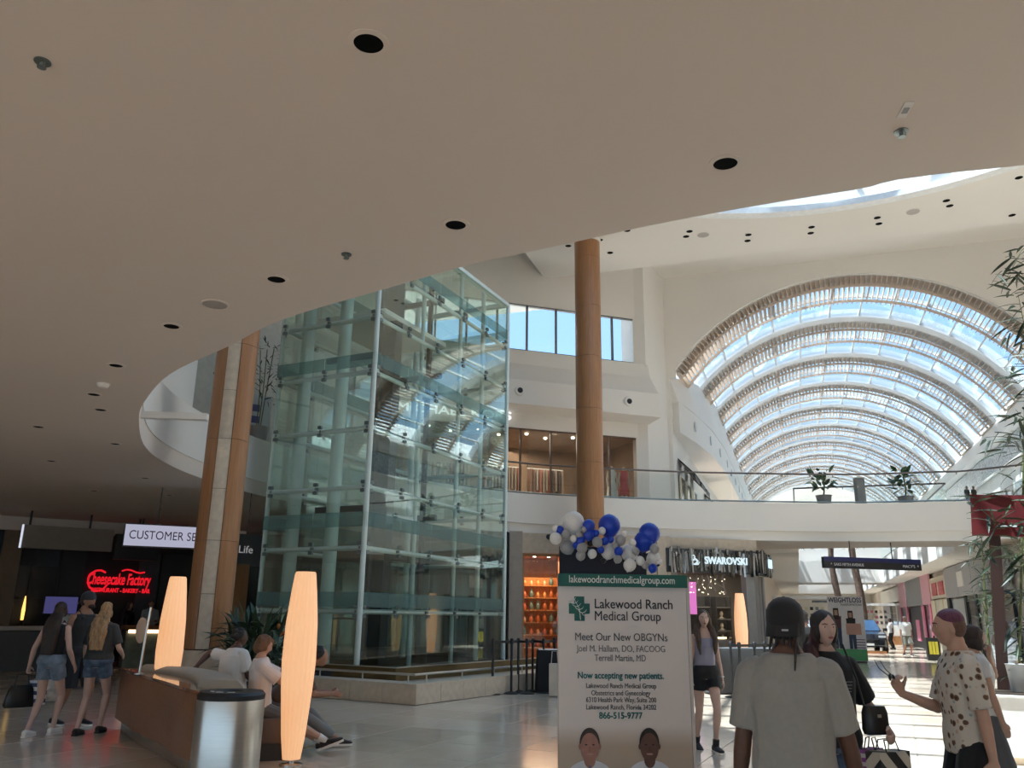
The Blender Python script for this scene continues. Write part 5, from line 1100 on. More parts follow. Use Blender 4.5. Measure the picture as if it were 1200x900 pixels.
for q in range(4): MB().box((SWd*.34, -.04, SHt*(.34-.04*q)), (SWd*.26, .006, SHt*.012)).build('text_line', MATS['advert_ink'], ws_)
# dark car on show
cp = fl(1030, 766); cw = 1.86
car_ = thing('show_car', 'black sport utility car on show in the mall with sky in its windscreen', 'car', (cp.x-.55, cp.y+2.3, 0), .06)
PAINT = mat('black_paint', (.012, .014, .02), .15, .2, coat=.8)
def car_sec(y, w, zb, zt): return [(-w, y, zb), (-w*1.02, y, zb+.25), (-w, y, zt), (w, y, zt), (w*1.02, y, zb+.25), (w, y, zb)]
secs = [car_sec(-2.25, .74, .35, .70), car_sec(-2.1, .88, .28, .92), car_sec(-1.2, .93, .25, 1.05), car_sec(1.6, .93, .25, 1.08), car_sec(2.2, .85, .35, 1.0)]
cb = MB(); vs = [p for s in secs for p in s]; cb.add(vs, [(j*6+i, j*6+(i+1) % 6, (j+1)*6+(i+1) % 6, (j+1)*6+i) for j in range(4) for i in range(6)] + [tuple(range(6)), tuple(range(24, 30))[::-1]]); cb.build('car_body', PAINT, car_, bevel=.04, seg=2)
gh = MB(); g1 = [(-.82, -1.15, 1.04), (.82, -1.15, 1.04), (.82, 1.9, 1.06), (-.82, 1.9, 1.06)]; g2 = [(-.62, -.35, 1.60), (.62, -.35, 1.60), (.62, 1.4, 1.58), (-.62, 1.4, 1.58)]
gh.add(g1+g2, [(0, 1, 5, 4), (1, 2, 6, 5), (2, 3, 7, 6), (3, 0, 4, 7), (4, 5, 6, 7)]); gh.build('car_roof', PAINT, car_, bevel=.03)
wsn = MB().add([(-.76, -1.14, 1.075), (.76, -1.14, 1.075), (.6, -.42, 1.575), (-.6, -.42, 1.575)], [(0, 1, 2, 3)]); wsn.build('windscreen', mat('windscreen', (.25, .42, .62), .06, .7), car_)  # sky reflection is put into the blue of the windscreen colour
for x in (-.86, .86):
    for y in (-1.4, 1.4): w_ = MB().lathe([(.15, -.12), (.33, -.12), (.35, -.08), (.35, .08), (.33, .12), (.15, .12)], 24).xf(Matrix.Translation((x, y, .35)) @ Matrix.Rotation(PI/2, 4, 'Y')).build('wheel', BLACK, car_, smooth=True); MB().lathe([(.02, -.13), (.2, -.13), (.2, .13), (.02, .13)], 16).xf(Matrix.Translation((x, y, .35)) @ Matrix.Rotation(PI/2, 4, 'Y')).build('hub', STEEL, w_)
for x in (-.66, .66): MB().box((x, -2.16, .80), (.34, .12, .10)).build('headlight', mat('lamp_glass', (.6, .65, .7), .1, .3), car_); MB().box((x*1.55, -.85, 1.12), (.2, .12, .14)).build('mirror', PAINT, car_)
MB().box((0, -2.2, .55), (1.0, .1, .26)).build('grille', DARK, car_); MB().box((0, -2.27, .42), (.5, .02, .11)).build('number_plate', mat('plate', (.6, .6, .6)), car_)
rmp = fl(1022, 770); rm = thing('wooden_ramp', 'low wooden display ramp in front of the black car', 'ramp', (cp.x-.55, cp.y-.3, 0), .06); MB().prism([(-.9, 0), (.9, 0), (.9, .3), (-.9, .3)], 0, .12).build('ramp_deck', WOODB, rm); MB().box((0, .15, .13), (1.7, .2, .02)).build('ramp_strip', BRONZE, rm)
def kiosk(px, py, d_, w, h, dep, body, top, label, cat='kiosk'):
    p = at(px, py, d_); t = thing('market_kiosk', label, cat, (p.x, p.y, 0), 0); MB().box((0, 0, .5), (w, dep, 1.0)).build('kiosk_counter', body, t); MB().box((0, 0, 1.03), (w+.1, dep+.1, .06)).build('counter_top', WHITE, t)
    for x in (-w/2+.05, w/2-.05): MB().box((x, 0, (h+1)/2), (.07, .07, h-1)).build('kiosk_post', WHITE, t)
    MB().box((0, 0, h), (w+.2, dep+.2, .14)).build('kiosk_canopy', top, t)
    for z in (1.35, 1.7, 2.05): MB().box((0, dep*.3, z), (w-.1, .2, .03)).build('kiosk_shelf', WHITE, t); [MB().box((-w/2+.2+.28*k, dep*.3, z+.1), (.16, .12, .17)).build('boxed_item', random.choice([PINK, MGREY, DARK, CREAM]), t) for k in range(int(w/.3)-1)]
    return t
kiosk(1030, 745, 57.5, 2.6, 2.6, 1.6, WHITE, WHITE, 'white market kiosk with stacked pink boxes behind the black car'); kiosk(945, 745, 46, 3.0, 2.7, 1.6, MGREY, WHITE, 'white canopied kiosk behind the man in the cap'); kiosk(985, 745, 64, 3.4, 2.9, 2, DGREY, DGREY, 'dark topped kiosk far down the mall')
wb = fl(1055, 760); t = thing('wooden_crate', 'small orange wood display box right of the black car', 'display box', (wb.x-.1, wb.y+1.5, 0)); MB().box((0, 0, .42), (.8, .5, .5)).build('box', WOODC, t); MB().box((0, 0, .1), (.6, .4, .2)).build('stand', WHITE, t); MB().box((0, 0, 1.0), (.75, .4, .6)).build('white_cards', WHITE, t)
yb = at(1094, 765, 36); t = thing('yellow_display', 'black display stand with yellow bags near the pink shop', 'display stand', (yb.x, yb.y, 0)); MB().box((0, 0, .45), (.5, .4, .9)).build('stand', BLACK, t); [MB().box((.12*(k-1), -.22, .5), (.1, .08, .5)).build('yellow_bag', mat('mustard', (.45, .38, .03), .6), t) for k in range(3)]
PB = mat('palm_bark', (.12, .075, .055), .8, var=.3, bump=.4, bscale=25)
for px, d_, hh, lb in ((985, 57.5, 7.0, 'thinner palm trunk behind the hanging direction sign'), (1011, 52.5, 7.8, 'thicker palm trunk behind the hanging direction sign')):
    q = at(px, 745, d_); t = thing('palm_tree', lb, 'palm tree', (q.x, q.y, 0)); n_ = 12
    MB().tube([(.15*math.sin(i*.5), 0, hh*i/n_) for i in range(n_+1)], [.26-.008*i+.02*(i % 2) for i in range(n_+1)], 12).build('trunk', PB, t, smooth=True); MB().lathe([(.6, 0), (.7, .5), (.55, .5), (.02, .45)], 20).build('planter_bowl', WHITE, t)
    for k in range(11):
        a_ = 2*PI*k/11; f = MB(); pts = [Vector((math.cos(a_)*r, math.sin(a_)*r, hh-.1+.5*math.sin(r*1.3)-.18*r*r)) for r in (0, .5, 1.0, 1.6, 2.1)]; f.tube(pts, [.03, .025, .02, .012, .005], 5)
        for i in range(1, 9):
            r = .25*i; c = Vector((math.cos(a_)*r, math.sin(a_)*r, hh-.1+.5*math.sin(r*1.3)-.18*r*r)); side = Vector((-math.sin(a_), math.cos(a_), -.5))
            for s_ in (-1, 1): e = c + Vector((side.x*s_, side.y*s_, side.z))*.42; f.add([c, c+Vector((math.cos(a_), math.sin(a_), 0))*.06, e], [(0, 1, 2)])
        f.build('frond', mat('palm_green', (.035, .06, .03), .6), t)
# awnings over the upper left shops
for k, y in enumerate((35.2, 37.4, 39.6, 46.0)):
    x = -4.38; t = thing('black_awning', 'black sloped awning on the upper left mall wall, ' + ('nearest', 'second', 'third', 'fourth')[k] + ' from the arch', 'awning', (x, y, 7.4)); ww = 1.5
    MB().add([(0, 0, .75), (0, ww, .75), (.75, ww, 0), (.75, 0, 0), (0, 0, .70), (0, ww, .70), (.70, ww, -.05), (.70, 0, -.05)], [(0, 1, 2, 3), (7, 6, 5, 4), (0, 3, 7, 4), (1, 5, 6, 2), (3, 2, 6, 7), (0, 4, 5, 1)]).build('awning_cloth', BLACK, t)
    MB().box((.72, ww/2, -.12), (.02, ww, .16)).build('valance', BLACK, t)
    t2 = thing('dark_upper_window', 'dark shop window under the ' + ('nearest', 'second', 'third', 'fourth')[k] + ' black awning', 'shop window', (x+.02, y+ww/2, ZF)); MB().box((.02, 0, .95), (.05, ww, 1.9)).build('pane', DKG, t2); [MB().box((.05, s_*ww/2, .95), (.08, .1, 1.95)).build('pilaster', CREAM, t2) for s_ in (-1, 1)]
# crystal fascia on the right upper wall
t = thing('crystal_fascia', 'sparkling pale mosaic band along the right upper mall wall', 'fascia', (10.35, 36, 9.3)); MB().box((0, 24, .35), (.06, 48, 1.1)).build('band', mat('mosaic', (.45, .5, .52), .25, .3, var=.5, scale=9), t); MB().box((-.03, 24, -.25), (.1, 48, .08)).build('band_edge', WHITE, t)
us_ = at_X(1172, 572, 10.4); t = thing('upper_right_shop', 'glass shop front on the right upper walkway of the mall', 'shop front', (10.42, us_.y-4, ZF)); [MB().box((0, 2*k, 1.3), (.05, 1.85, 2.5)).build('pane', MATS['dark_glass_window'] if k % 2 else mat('bluegrey_pane', (.2, .25, .27), .15), t) for k in range(6)]; [MB().box((-.02, 2*k-1, 1.3), (.1, .12, 2.6)).build('mullion', WHITE, t) for k in range(7)]; MB().box((-.05, 2, 1.9), (.04, .7, .8)).build('white_notice', mat('notice_white', (.8, .8, .8)), t)
# ================================================================== PEOPLE
from mathutils import noise as mnoise
def fuse(mb, voxel, name, m, smooth=2, wob=0, wfreq=9, wdir=(1, 1, 1)):
    """overlapping closed shapes -> one continuous skin"""
    me = mb.mesh('tmp'); o = bpy.data.objects.new('tmp', me); SC2.collection.objects.link(o)
    r = o.modifiers.new('r', 'REMESH'); r.mode = 'VOXEL'; r.voxel_size = voxel
    if smooth: s = o.modifiers.new('s', 'SMOOTH'); s.factor = .5; s.iterations = smooth
    vl = SC2.view_layers[0]; vl.update()
    out = bpy.data.meshes.new_from_object(o.evaluated_get(vl.depsgraph)); out.name = name
    SC2.collection.objects.unlink(o); bpy.data.objects.remove(o); bpy.data.meshes.remove(me)
    if wob:
        nv = len(out.vertices); co = [0.0]*(3*nv); no = [0.0]*(3*nv); out.vertices.foreach_get('co', co); out.vertices.foreach_get('normal', no)
        for i in range(0, 3*nv, 3):
            n_ = mnoise.noise(Vector((co[i]*wfreq*wdir[0], co[i+1]*wfreq*wdir[1], co[i+2]*wfreq*wdir[2])))*wob
            co[i] += no[i]*n_; co[i+1] += no[i+1]*n_; co[i+2] += no[i+2]*n_
        out.vertices.foreach_set('co', co)
    out.polygons.foreach_set('use_smooth', [True]*len(out.polygons)); out.materials.clear(); out.materials.append(m); out.update(); return out
def loft(mb, rings):
    n = len(rings[0]); vs = [p for r in rings for p in r]
    fs = [(j*n+i, j*n+(i+1) % n, (j+1)*n+(i+1) % n, (j+1)*n+i) for j in range(len(rings)-1) for i in range(n)]
    mb.add(vs, fs + [tuple(range(n))[::-1], tuple(range((len(rings)-1)*n, len(rings)*n))])
def ell(c, ax, ay, rx, ry, n=18, p=2.3):
    out = []
    for i in range(n):
        a = 2*PI*i/n; ca, sa = math.cos(a), math.sin(a); out.append(c + ax*(rx*math.copysign(abs(ca)**(2/p), ca)) + ay*(ry*math.copysign(abs(sa)**(2/p), sa)))
    return out
def limb(mb, pts, rad, n=12, end=True):
    P, R_ = [], []
    for i in range(len(pts)-1):
        for k in range(3): t = k/3; P.append(Vector(pts[i]).lerp(Vector(pts[i+1]), t)); R_.append(rad[i]+(rad[i+1]-rad[i])*t)
    P.append(Vector(pts[-1])); R_.append(rad[-1]); mb.tube(P, R_, n)
    if end: mb.ball(pts[0], rad[0]*.99, 12, 8); mb.ball(pts[-1], rad[-1]*.99, 12, 8)
    for q, r in list(zip(pts, rad))[1:-1]: mb.ball(q, r, 12, 8)
def ik(a, t, l1, l2, pole):
    a, t = Vector(a), Vector(t); d = t-a; L = min(d.length, (l1+l2)*.999); d.normalize(); t = a + d*L
    x = (l1*l1-l2*l2+L*L)/(2*L); h = math.sqrt(max(l1*l1-x*x, 0)); p = Vector(pole); p = (p - d*p.dot(d)); p.normalize(); return a + d*x + p*h, t
def hand(mb, w, d, pn, side, k, curl=.35, spread=.12):
    """w wrist, d direction of the fingers, pn direction the palm faces, side = +1/-1 which edge the thumb is on"""
    d = Vector(d).normalized(); pn = Vector(pn); pn = (pn-d*pn.dot(d)).normalized(); sx = d.cross(pn)*side
    ring = [ell(Vector(w)+d*(L*k), sx, pn, wd*k, th*k, 12, 2.6) for L, wd, th in ((-.015, .024, .020), (.02, .032, .017), (.06, .040, .016), (.088, .041, .013), (.098, .036, .009))]
    loft(mb, ring)
    for i, (o, L) in enumerate(((.030, .068), (.0105, .077), (-.0095, .071), (-.029, .055))):
        p = Vector(w)+d*(.088*k)+sx*(o*k); dd = (d+sx*(o*spread*8)).normalized(); pts = [p-d*.012*k, p]; c = 0
        for q, f in enumerate((.45, .31, .24)):
            c += curl*(.8 if q == 0 else 1.1); p = p + (dd*math.cos(c)+pn*math.sin(c))*(L*f*k); pts.append(p)
        mb.tube(pts, [.0098*k, .0098*k, .0092*k, .0084*k, .0066*k], 8); mb.ball(pts[-1], .0066*k, 8, 6)
    p = Vector(w)+d*.022*k+sx*.028*k; t1 = (d*.62+sx*.62+pn*.35).normalized(); t2 = (d*.85+sx*.25+pn*(.25+curl*.5)).normalized()
    pts = [p, p+t1*.036*k, p+t1*.036*k+t2*.03*k, p+t1*.036*k+t2*.052*k]; mb.tube(pts, [.014*k, .0122*k, .0105*k, .008*k], 8); mb.ball(pts[-1], .008*k, 8, 6)
def head(mb, c, Rm, k, fem):
    """face looks along local -y"""
    n, m = 40, 30; vs = []; W_, D_, H_ = (.073 if fem else .077), .094, .115
    g = lambda x, s: math.exp(-(x/s)**2)
    for j in range(1, m):
        th = PI*j/m; z = math.cos(th); s = math.sin(th)
        for i in range(n):
            a = 2*PI*i/n; x = s*math.sin(a); y = -s*math.cos(a)
            px, py, pz = W_*x, D_*y, H_*z
            if z < .1: q = min(1, (.1-z)/1.0); px *= 1-.34*q**1.3; py = py*(1-.18*q) - (.016*q if y < 0 else -.0)
            if y > 0 and z < -.2: py *= 1-.45*min(1, (-z-.2)/.6)
            if y < 0:
                u, v = px/.01, pz/.01
                py -= .021*g(u, 1.05)*g(v+1.6, 1.5)*1.0 + .010*g(u, .8)*g(v-.6, 1.6)          # nose tip and bridge
                py += .007*(g(abs(u)-3.1, 1.5)*g(v-1.0, 1.1))                                      # eye sockets
                py -= .004*g(v-2.6, 1.0)*g(u, 4.5) + .006*g(u, 2.2)*g(v+5.1, .7) + .004*g(u, 1.8)*g(v+6.3, .6)   # brow, lips
                py -= .009*g(u, 2.2)*g(v+9.4, 1.6); py -= .004*g(abs(u)-4.6, 1.6)*g(v+2.0, 2.2)     # chin, cheeks
            vs.append(c + Rm @ (Vector((px, py, pz))*k))
    top, bot = c + Rm @ Vector((0, 0, H_*k)), c + Rm @ Vector((0, -.02*k, -H_*k)); vs = [top]+vs+[bot]; last = len(vs)-1
    fs = [(0, 1+i, 1+(i+1) % n) for i in range(n)] + [(last, last-n+(i+1) % n, last-n+i) for i in range(n)]
    for j in range(m-2): fs += [(1+j*n+i, 1+(j+1)*n+i, 1+(j+1)*n+(i+1) % n, 1+j*n+(i+1) % n) for i in range(n)]
    mb.add(vs, fs)
    for s in (-1, 1):
        e = MB().ball((0, 0, 0), (.010, .019, .031), 12, 8); e.xf(Matrix.Translation(c + Rm @ (Vector((s*.072, .008, -.008))*k)) @ Rm.to_4x4() @ Matrix.Rotation(s*.35, 4, 'Z') @ Matrix.Scale(k, 4)); mb.add(e.v, e.f)

SKIN = {'light': mat('skin_light', (.50, .30, .22), .55, var=.06, scale=12), 'fair': mat('skin_fair', (.56, .37, .30), .55, var=.06, scale=12), 'tan': mat('skin_tan', (.36, .19, .125), .55, var=.06, scale=12), 'dark': mat('skin_dark', (.115, .052, .034), .5, var=.08, scale=12)}
EYEW = mat('eye_white', (.7, .68, .66), .3); EYED = mat('eye_iris', (.03, .02, .015), .2); LIPS = mat('lips', (.34, .11, .10), .5)
def hairmat(nm, a, b): return mat('hair_'+nm, a, .5, col2=b, scale=22, stretch=(6, 6, .7), bump=.5, bscale=70)
HAIR = {'black': hairmat('black', (.008, .006, .006), (.03, .022, .02)), 'brown': hairmat('brown', (.035, .018, .010), (.10, .05, .028)), 'darkbrown': hairmat('darkbrown', (.016, .009, .007), (.05, .026, .018)), 'blond': hairmat('blond', (.22, .12, .05), (.52, .34, .18)), 'auburn': hairmat('auburn', (.09, .04, .018), (.22, .11, .05)), 'wine': hairmat('wine', (.02, .006, .008), (.07, .012, .018)), 'purple': hairmat('purple', (.09, .02, .05), (.2, .05, .10)), 'grey': hairmat('grey', (.3, .28, .26), (.5, .47, .44))}
CL = lambda nm, c, **kw: mat('cloth_'+nm, c, .85, sheen=.15, **{**dict(var=.06, scale=8, bump=.12, bscale=160), **kw})
DENIM = mat('denim', (.045, .075, .13), .85, col2=(.12, .17, .25), scale=14, bump=.15, bscale=220); DENIML = mat('denim_light', (.10, .14, .20), .85, col2=(.24, .30, .38), scale=12, bump=.15, bscale=220)

class Person:
    def __init__(s, name, label, loc, face, h=1.7, fem=False, skin='light', pose=None, vox=.009, wide=1.0, group=None):
        """face: world angle the person looks along"""
        s.k = k = h/1.75; s.fem = fem; s.vox = vox; p = dict(pose or {}); s.p = p
        s.root = thing(name, label, 'person', loc, face+PI/2, group)
        W_ = wide; s.W = W_
        hipz = p.get('hip', .93)*k; hy = p.get('hipy', 0)*k; P_ = Vector((p.get('hipx', 0)*k, hy, hipz)); s.P = P_
        lean, side, tw = p.get('lean', 0), p.get('side', 0), p.get('twist', 0)
        sp = Matrix.Rotation(side, 3, 'Y') @ Matrix.Rotation(lean, 3, 'X'); up = sp @ Vector((0, 0, 1)); bend = p.get('bend', 0)
        N_ = P_ + up*(.55*k) + Vector((0, -bend, 0)); s.N = N_; s.up = up
        def frame(t):
            a = tw*t; c = P_.lerp(N_, t) + Vector((0, bend*4*t*(1-t)*.25, 0)); ax = Matrix.Rotation(a, 3, 'Z') @ Vector((1, 0, 0)); ax = (ax-up*ax.dot(up)).normalized(); return c, ax, up.cross(ax)
        s.frame = frame
        # torso rings: t along spine, half width, half depth, forward shift
        T = [(-.14, .06, .06, 0), (-.10, .13, .105, .0), (.0, .168, .118, .005), (.08, .165, .112, 0), (.22, .142 if not fem else .122, .098 if not fem else .09, 0), (.42, .150 if not fem else .128, .108 if not fem else .098, -.002), (.62, .168 if not fem else .142, .115 if not fem else .118, -.008), (.78, .168 if not fem else .144, .105 if not fem else .098, 0), (.90, .135 if not fem else .115, .085 if not fem else .078, .006), (1.0, .078 if not fem else .066, .062, .012), (1.06, .058 if not fem else .048, .055 if not fem else .048, .008)]
        if fem: T[2] = (.0, .172, .122, .008)
        s.T = T; body = MB(); s.tor = lambda inf, t0, t1, mb, loose=0: s._torso(mb, inf, t0, t1, loose)
        s._torso(body, 0, -2, 2, 0)
        sw = (.165 if not fem else .142)*k*W_
        c, ax, ay = frame(.815); s.sh = {q: c + ax*(q*sw) for q in (1, -1)}; s.ax, s.ay = ax, ay
        # arms
        s.arm = {}
        for q, nm in ((1, 'L'), (-1, 'R')):
            tgt = p.get('hand'+nm); pole = p.get('elbow'+nm, (q*.35, 1, -.2))
            tgt = Vector(tgt)*k if tgt else s.sh[q] + Vector((q*.075, -.03, -.535))*k
            el, wr = ik(s.sh[q], tgt, .285*k, .25*k, pole); s.arm[q] = (s.sh[q], el, wr)
            r = (.052, .040, .027) if not fem else (.043, .034, .023); r = [x*k*(.5+.5*W_) for x in r]
            limb(body, [s.sh[q], s.sh[q].lerp(el, .35), el, el.lerp(wr, .3), wr], [r[0], r[0]*.94, r[1], r[1]*1.02, r[2]])
            hd = p.get('hdir'+nm) or tuple(((wr-el).normalized()*1.0+Vector((0, -.1, -.15)))); hp = p.get('palm'+nm, (-q*1.0, .15, 0)); fx = Vector(hd).normalized().cross(Vector(hp)); ts = p.get('thumb'+nm, (0, -1, .2)); sgn = 1 if fx.dot(Vector(ts)) > 0 else -1
            hand(body, wr, hd, hp, sgn, k*(1.0 if not fem else .92), p.get('curl'+nm, .38))
        # legs
        s.leg = {}
        for q, nm in ((1, 'L'), (-1, 'R')):
            c0, a0, _ = frame(0); hp_ = c0 + a0*(q*.088*k) + Vector((0, 0, -.03*k)); f = p.get('foot'+nm, (q*.10, 0, 0, 0)); an = Vector((f[0], f[1]+.03, f[2]+.085))*k
            kn, an = ik(hp_, an, .435*k, .425*k, p.get('knee'+nm, (q*.08, -1, 0.15))); fa = f[3] if len(f) > 3 else 0; fp = f[4] if len(f) > 4 else 0
            s.leg[q] = (hp_, kn, an, fa, fp); r = (.083, .053, .055, .036) if not fem else (.082, .050, .050, .032)
            r = [x*k for x in r]; limb(body, [hp_, hp_.lerp(kn, .45), kn, kn.lerp(an, .3), kn.lerp(an, .65), an], [r[0], r[0]*.86, r[1], r[2]*1.04, r[3]*1.15, r[3]])
            d = s.fdir(fa, fp); body.tube([an+Vector((0, 0, -.02*k))-d*.045*k, an+Vector((0, 0, -.045*k))+d*.05*k, an+Vector((0, 0, -.062*k))+d*.14*k, an+Vector((0, 0, -.066*k))+d*.18*k], [.034*k, .036*k, .026*k, .016*k], 10)
        # head
        hy_, hp_a, hr = p.get('yaw', 0), p.get('nod', 0), p.get('tilt', 0)
        s.Rh = Matrix.Rotation(hy_, 3, 'Z') @ Matrix.Rotation(hr, 3, 'Y') @ Matrix.Rotation(hp_a, 3, 'X')
        s.H = N_ + up*(.132*k) + Vector((0, -.018*k, 0)) + s.Rh @ Vector((0, -.01, 0)); hs = .98 if not fem else .95
        limb(body, [N_-up*.05*k, N_+up*.05*k, s.H-Vector((0, -.012, .05))*k], [.058*k if not fem else .047*k, .054*k if not fem else .043*k, .052*k if not fem else .042*k]); head(body, s.H, s.Rh, k*hs, fem); s.hs = k*hs
        s.body = link('body', fuse(body, vox, 'body', SKIN[skin], 1 if vox < .008 else 2), s.root)
    def fdir(s, fa, fp): return Matrix.Rotation(fa, 3, 'Z') @ Vector((0, -math.cos(fp), math.sin(fp)))
    def _torso(s, mb, inf, t0, t1, loose):
        k = s.k; rows = [r for r in s.T if t0-1e-3 <= r[0] <= t1+1e-3]
        def at_t(t):
            for a, b in zip(s.T, s.T[1:]):
                if a[0] <= t <= b[0]: u = (t-a[0])/(b[0]-a[0]); return tuple(x+(y-x)*u for x, y in zip(a, b))
            return s.T[0] if t < s.T[0][0] else s.T[-1]
        if t0 > s.T[0][0]: rows = [at_t(t0)] + [r for r in rows if r[0] > t0+.01]
        if t1 < s.T[-1][0]: rows = [r for r in rows if r[0] < t1-.01] + [at_t(t1)]
        rings = []
        for t, w, d, fy in rows:
            c, ax, ay = s.frame(t)
            if loose and t < .8: w, d = w+(.178-w)*loose, d+(.128-d)*loose
            rings.append(ell(c + ay*(fy*k), ax, ay, (w*(s.W if t > .05 else (1+s.W)/2)+inf)*k, (d*(.4+.6*s.W)+inf)*k))
        loft(mb, rings)
    def garment(s, name, m, inf=.012, t0=-.05, t1=.97, sleeve=0, loose=0, vox=None, wob=.004, sleeve_w=.02, legs=0, leg_w=.02, straps=False, smooth=2):
        mb = MB(); k = s.k; s._torso(mb, inf, t0, t1, loose)
        if sleeve:
            for q in (1, -1):
                a, e, w = s.arm[q]; L1 = (e-a).length; d = sleeve*.535*k
                end = a.lerp(e, min(1, d/L1)) if d <= L1 else e.lerp(w, min(1, (d-L1)/(w-e).length)); r = (.055 if not s.fem else .046)*k*(.5+.5*s.W)
                pts = [a+(s.frame(.9)[0]-a)*.25, a, end] if d <= L1 else [a+(s.frame(.9)[0]-a)*.25, a, e, end]
                limb(mb, pts, [r+inf*k, r+inf*k*1.1] + [r*.88+sleeve_w*k]*(len(pts)-2), end=False); mb.ball(a, (r+inf*k)*1.02, 12, 8)
        if straps:
            for q in (1, -1):
                c, ax, ay = s.frame(.80); c2, ax2, ay2 = s.frame(.985); mb.tube([c+ax*q*.085*k-ay*.105*k, c2+ax*q*.088*k, c+ax*q*.085*k+ay*.105*k], .017*k, 8)
        if legs:
            for q in (1, -1):
                h_, kn, an, *_ = s.leg[q]; L1, L2 = (kn-h_).length, (an-kn).length; d = legs*(L1+L2); r = .083*k
                if d <= L1: limb(mb, [h_, h_.lerp(kn, d/L1)], [r+inf*k, r*.86+leg_w*k], end=False)
                else: limb(mb, [h_, kn, kn.lerp(an, (d-L1)/L2)], [r+inf*k, .056*k+leg_w*k, .043*k+leg_w*k], end=False)
                mb.ball(h_, r+inf*k, 12, 8)
        return link(name, fuse(mb, vox or s.vox, name, m, smooth, wob), s.root)
    def bottoms(s, name, m, legs=.25, inf=.012, t1=.14, leg_w=.022, wob=.004): return s.garment(name, m, inf, -.12, t1, legs=legs, leg_w=leg_w, wob=wob)
    def shoes(s, m, sole=None, high=False, sock=None):
        k = s.k
        for q in (1, -1):
            _, kn, an, fa, fp = s.leg[q]; d = s.fdir(fa, fp); u = Vector((0, 0, 1)) if abs(fp) < .2 else d.cross(Vector((1, 0, 0))).normalized()*(-1 if d.cross(Vector((1, 0, 0))).z < 0 else 1); sx = d.cross(u).normalized(); b = an - u*.085*k
            prof = [(-.075, .026, .055), (-.06, .034, .07), (0, .036, .075), (.06, .042, .055), (.12, .046, .042), (.17, .040, .032), (.195, .022, .022)]
            mb = MB(); loft(mb, [ell(b+d*(y*k)+u*((h*.5+.022)*k), sx, u, w*k, h*.55*k, 14, 2.6) for y, w, h in prof])
            if high: limb(mb, [an-u*.02*k, an+(kn-an).normalized()*.08*k], [.042*k, .044*k], end=False)
            sh_ = link('shoe', fuse(mb, max(.006, s.vox*.8), 'shoe', m, 1), s.root)
            sb = MB(); loft(sb, [ell(b+d*(y*k)+u*(z*k), sx, d.cross(sx), 0, 0) for y, z in ()] ) if False else None
            ss = MB(); pl_ = []
            for y, w, h in prof: pl_.append((y, w+.004))
            outl = [b+d*(y*k)+sx*(w*k) for y, w in pl_] + [b+d*(y*k)-sx*(w*k) for y, w in reversed(pl_)]; n = len(outl)
            ss.add([p+u*.002 for p in outl]+[p+u*.026*k for p in outl], [tuple(range(n))[::-1], tuple(range(n, 2*n))]+[(i, (i+1) % n, n+(i+1) % n, n+i) for i in range(n)]); ss.build('sole', sole or WHITE, sh_)
            if sock: so = MB(); limb(so, [an-u*.01*k, an+(kn-an).normalized()*.10*k], [.040*k, .046*k], end=False); link('sock', fuse(so, .008, 'sock', sock, 1), s.root)
    def loc(s, x, y, z): return s.H + s.Rh @ (Vector((x, y, z))*s.hs)
    def face(s, brow='darkbrown'):
        for q in (1, -1):
            R4 = Matrix.Translation(s.loc(q*.031, -.0755, .012)) @ s.Rh.to_4x4()
            e = MB().ball((0, 0, 0), (.0115*s.hs, .0075*s.hs, .0045*s.hs), 12, 8).xf(R4).build('eye', EYEW, s.root, smooth=True)
            MB().ball((0, -.0050*s.hs, 0), (.0050*s.hs, .004*s.hs, .0046*s.hs), 10, 6).xf(R4).build('iris', EYED, e, smooth=True)
            MB().tube([s.loc(q*.014, -.094, .028), s.loc(q*.032, -.089, .034), s.loc(q*.05, -.074, .028)], [.0025*s.hs, .0036*s.hs, .0018*s.hs], 6).build('eyebrow', HAIR[brow], s.root, smooth=True)
        MB().ball((0, 0, 0), (.021*s.hs, .008*s.hs, .0085*s.hs), 14, 8).xf(Matrix.Translation(s.loc(0, -.0985, -.056)) @ s.Rh.to_4x4()).build('lips', LIPS, s.root, smooth=True)
    def hair(s, style, m, wob=.006, name='hair', length=.3):
        mb = MB(); hs = s.hs
        def blob(x, y, z, rx, ry, rz, rot=None):
            e = MB().ball((0, 0, 0), (rx*hs, ry*hs, rz*hs), 20, 14); e.xf(Matrix.Translation(s.loc(x, y, z)) @ s.Rh.to_4x4()); mb.add(e.v, e.f)
        if style == 'long':
            blob(0, .016, .028, .086, .096, .098); blob(0, .04, -.03, .084, .07, .09)
            for q in (1, -1): blob(q*.062, -.005, -.02, .026, .05, .075)
            c, ax, ay = s.frame(.9); N0 = s.loc(0, .05, -.05); back = s.N + s.ay*.055*s.k
            pts = [N0, s.N+s.ay*.075*s.k+Vector((0, 0, .03))*s.k, s.frame(.8)[0]+s.ay*.125*s.k, s.frame(max(.05, .95-length/.55))[0]+s.ay*.135*s.k]
            wd = [.09, .108, .122, .085]
            loft(mb, [ell(p, s.ax, s.ay, w*s.k, .052*s.k if i else .065*s.k, 14) for i, (p, w) in enumerate(zip(pts, wd))])
        elif style == 'front':      # long hair falling over the shoulders to the front
            blob(0, .016, .028, .085, .096, .098); blob(0, .04, -.03, .083, .07, .09)
            for q in (1, -1):
                c = s.frame(.75)[0]; e = s.frame(.45)[0]
                limb(mb, [s.loc(q*.064, .0, .02), s.loc(q*.075, .012, -.07), s.N + s.ax*(q*.10*s.k) - s.ay*.03*s.k, c + s.ax*(q*.115*s.k) - s.ay*.125*s.k, e + s.ax*(q*.10*s.k) - s.ay*.125*s.k], [.03*hs, .036*hs, .045*hs, .04*hs, .015*hs])
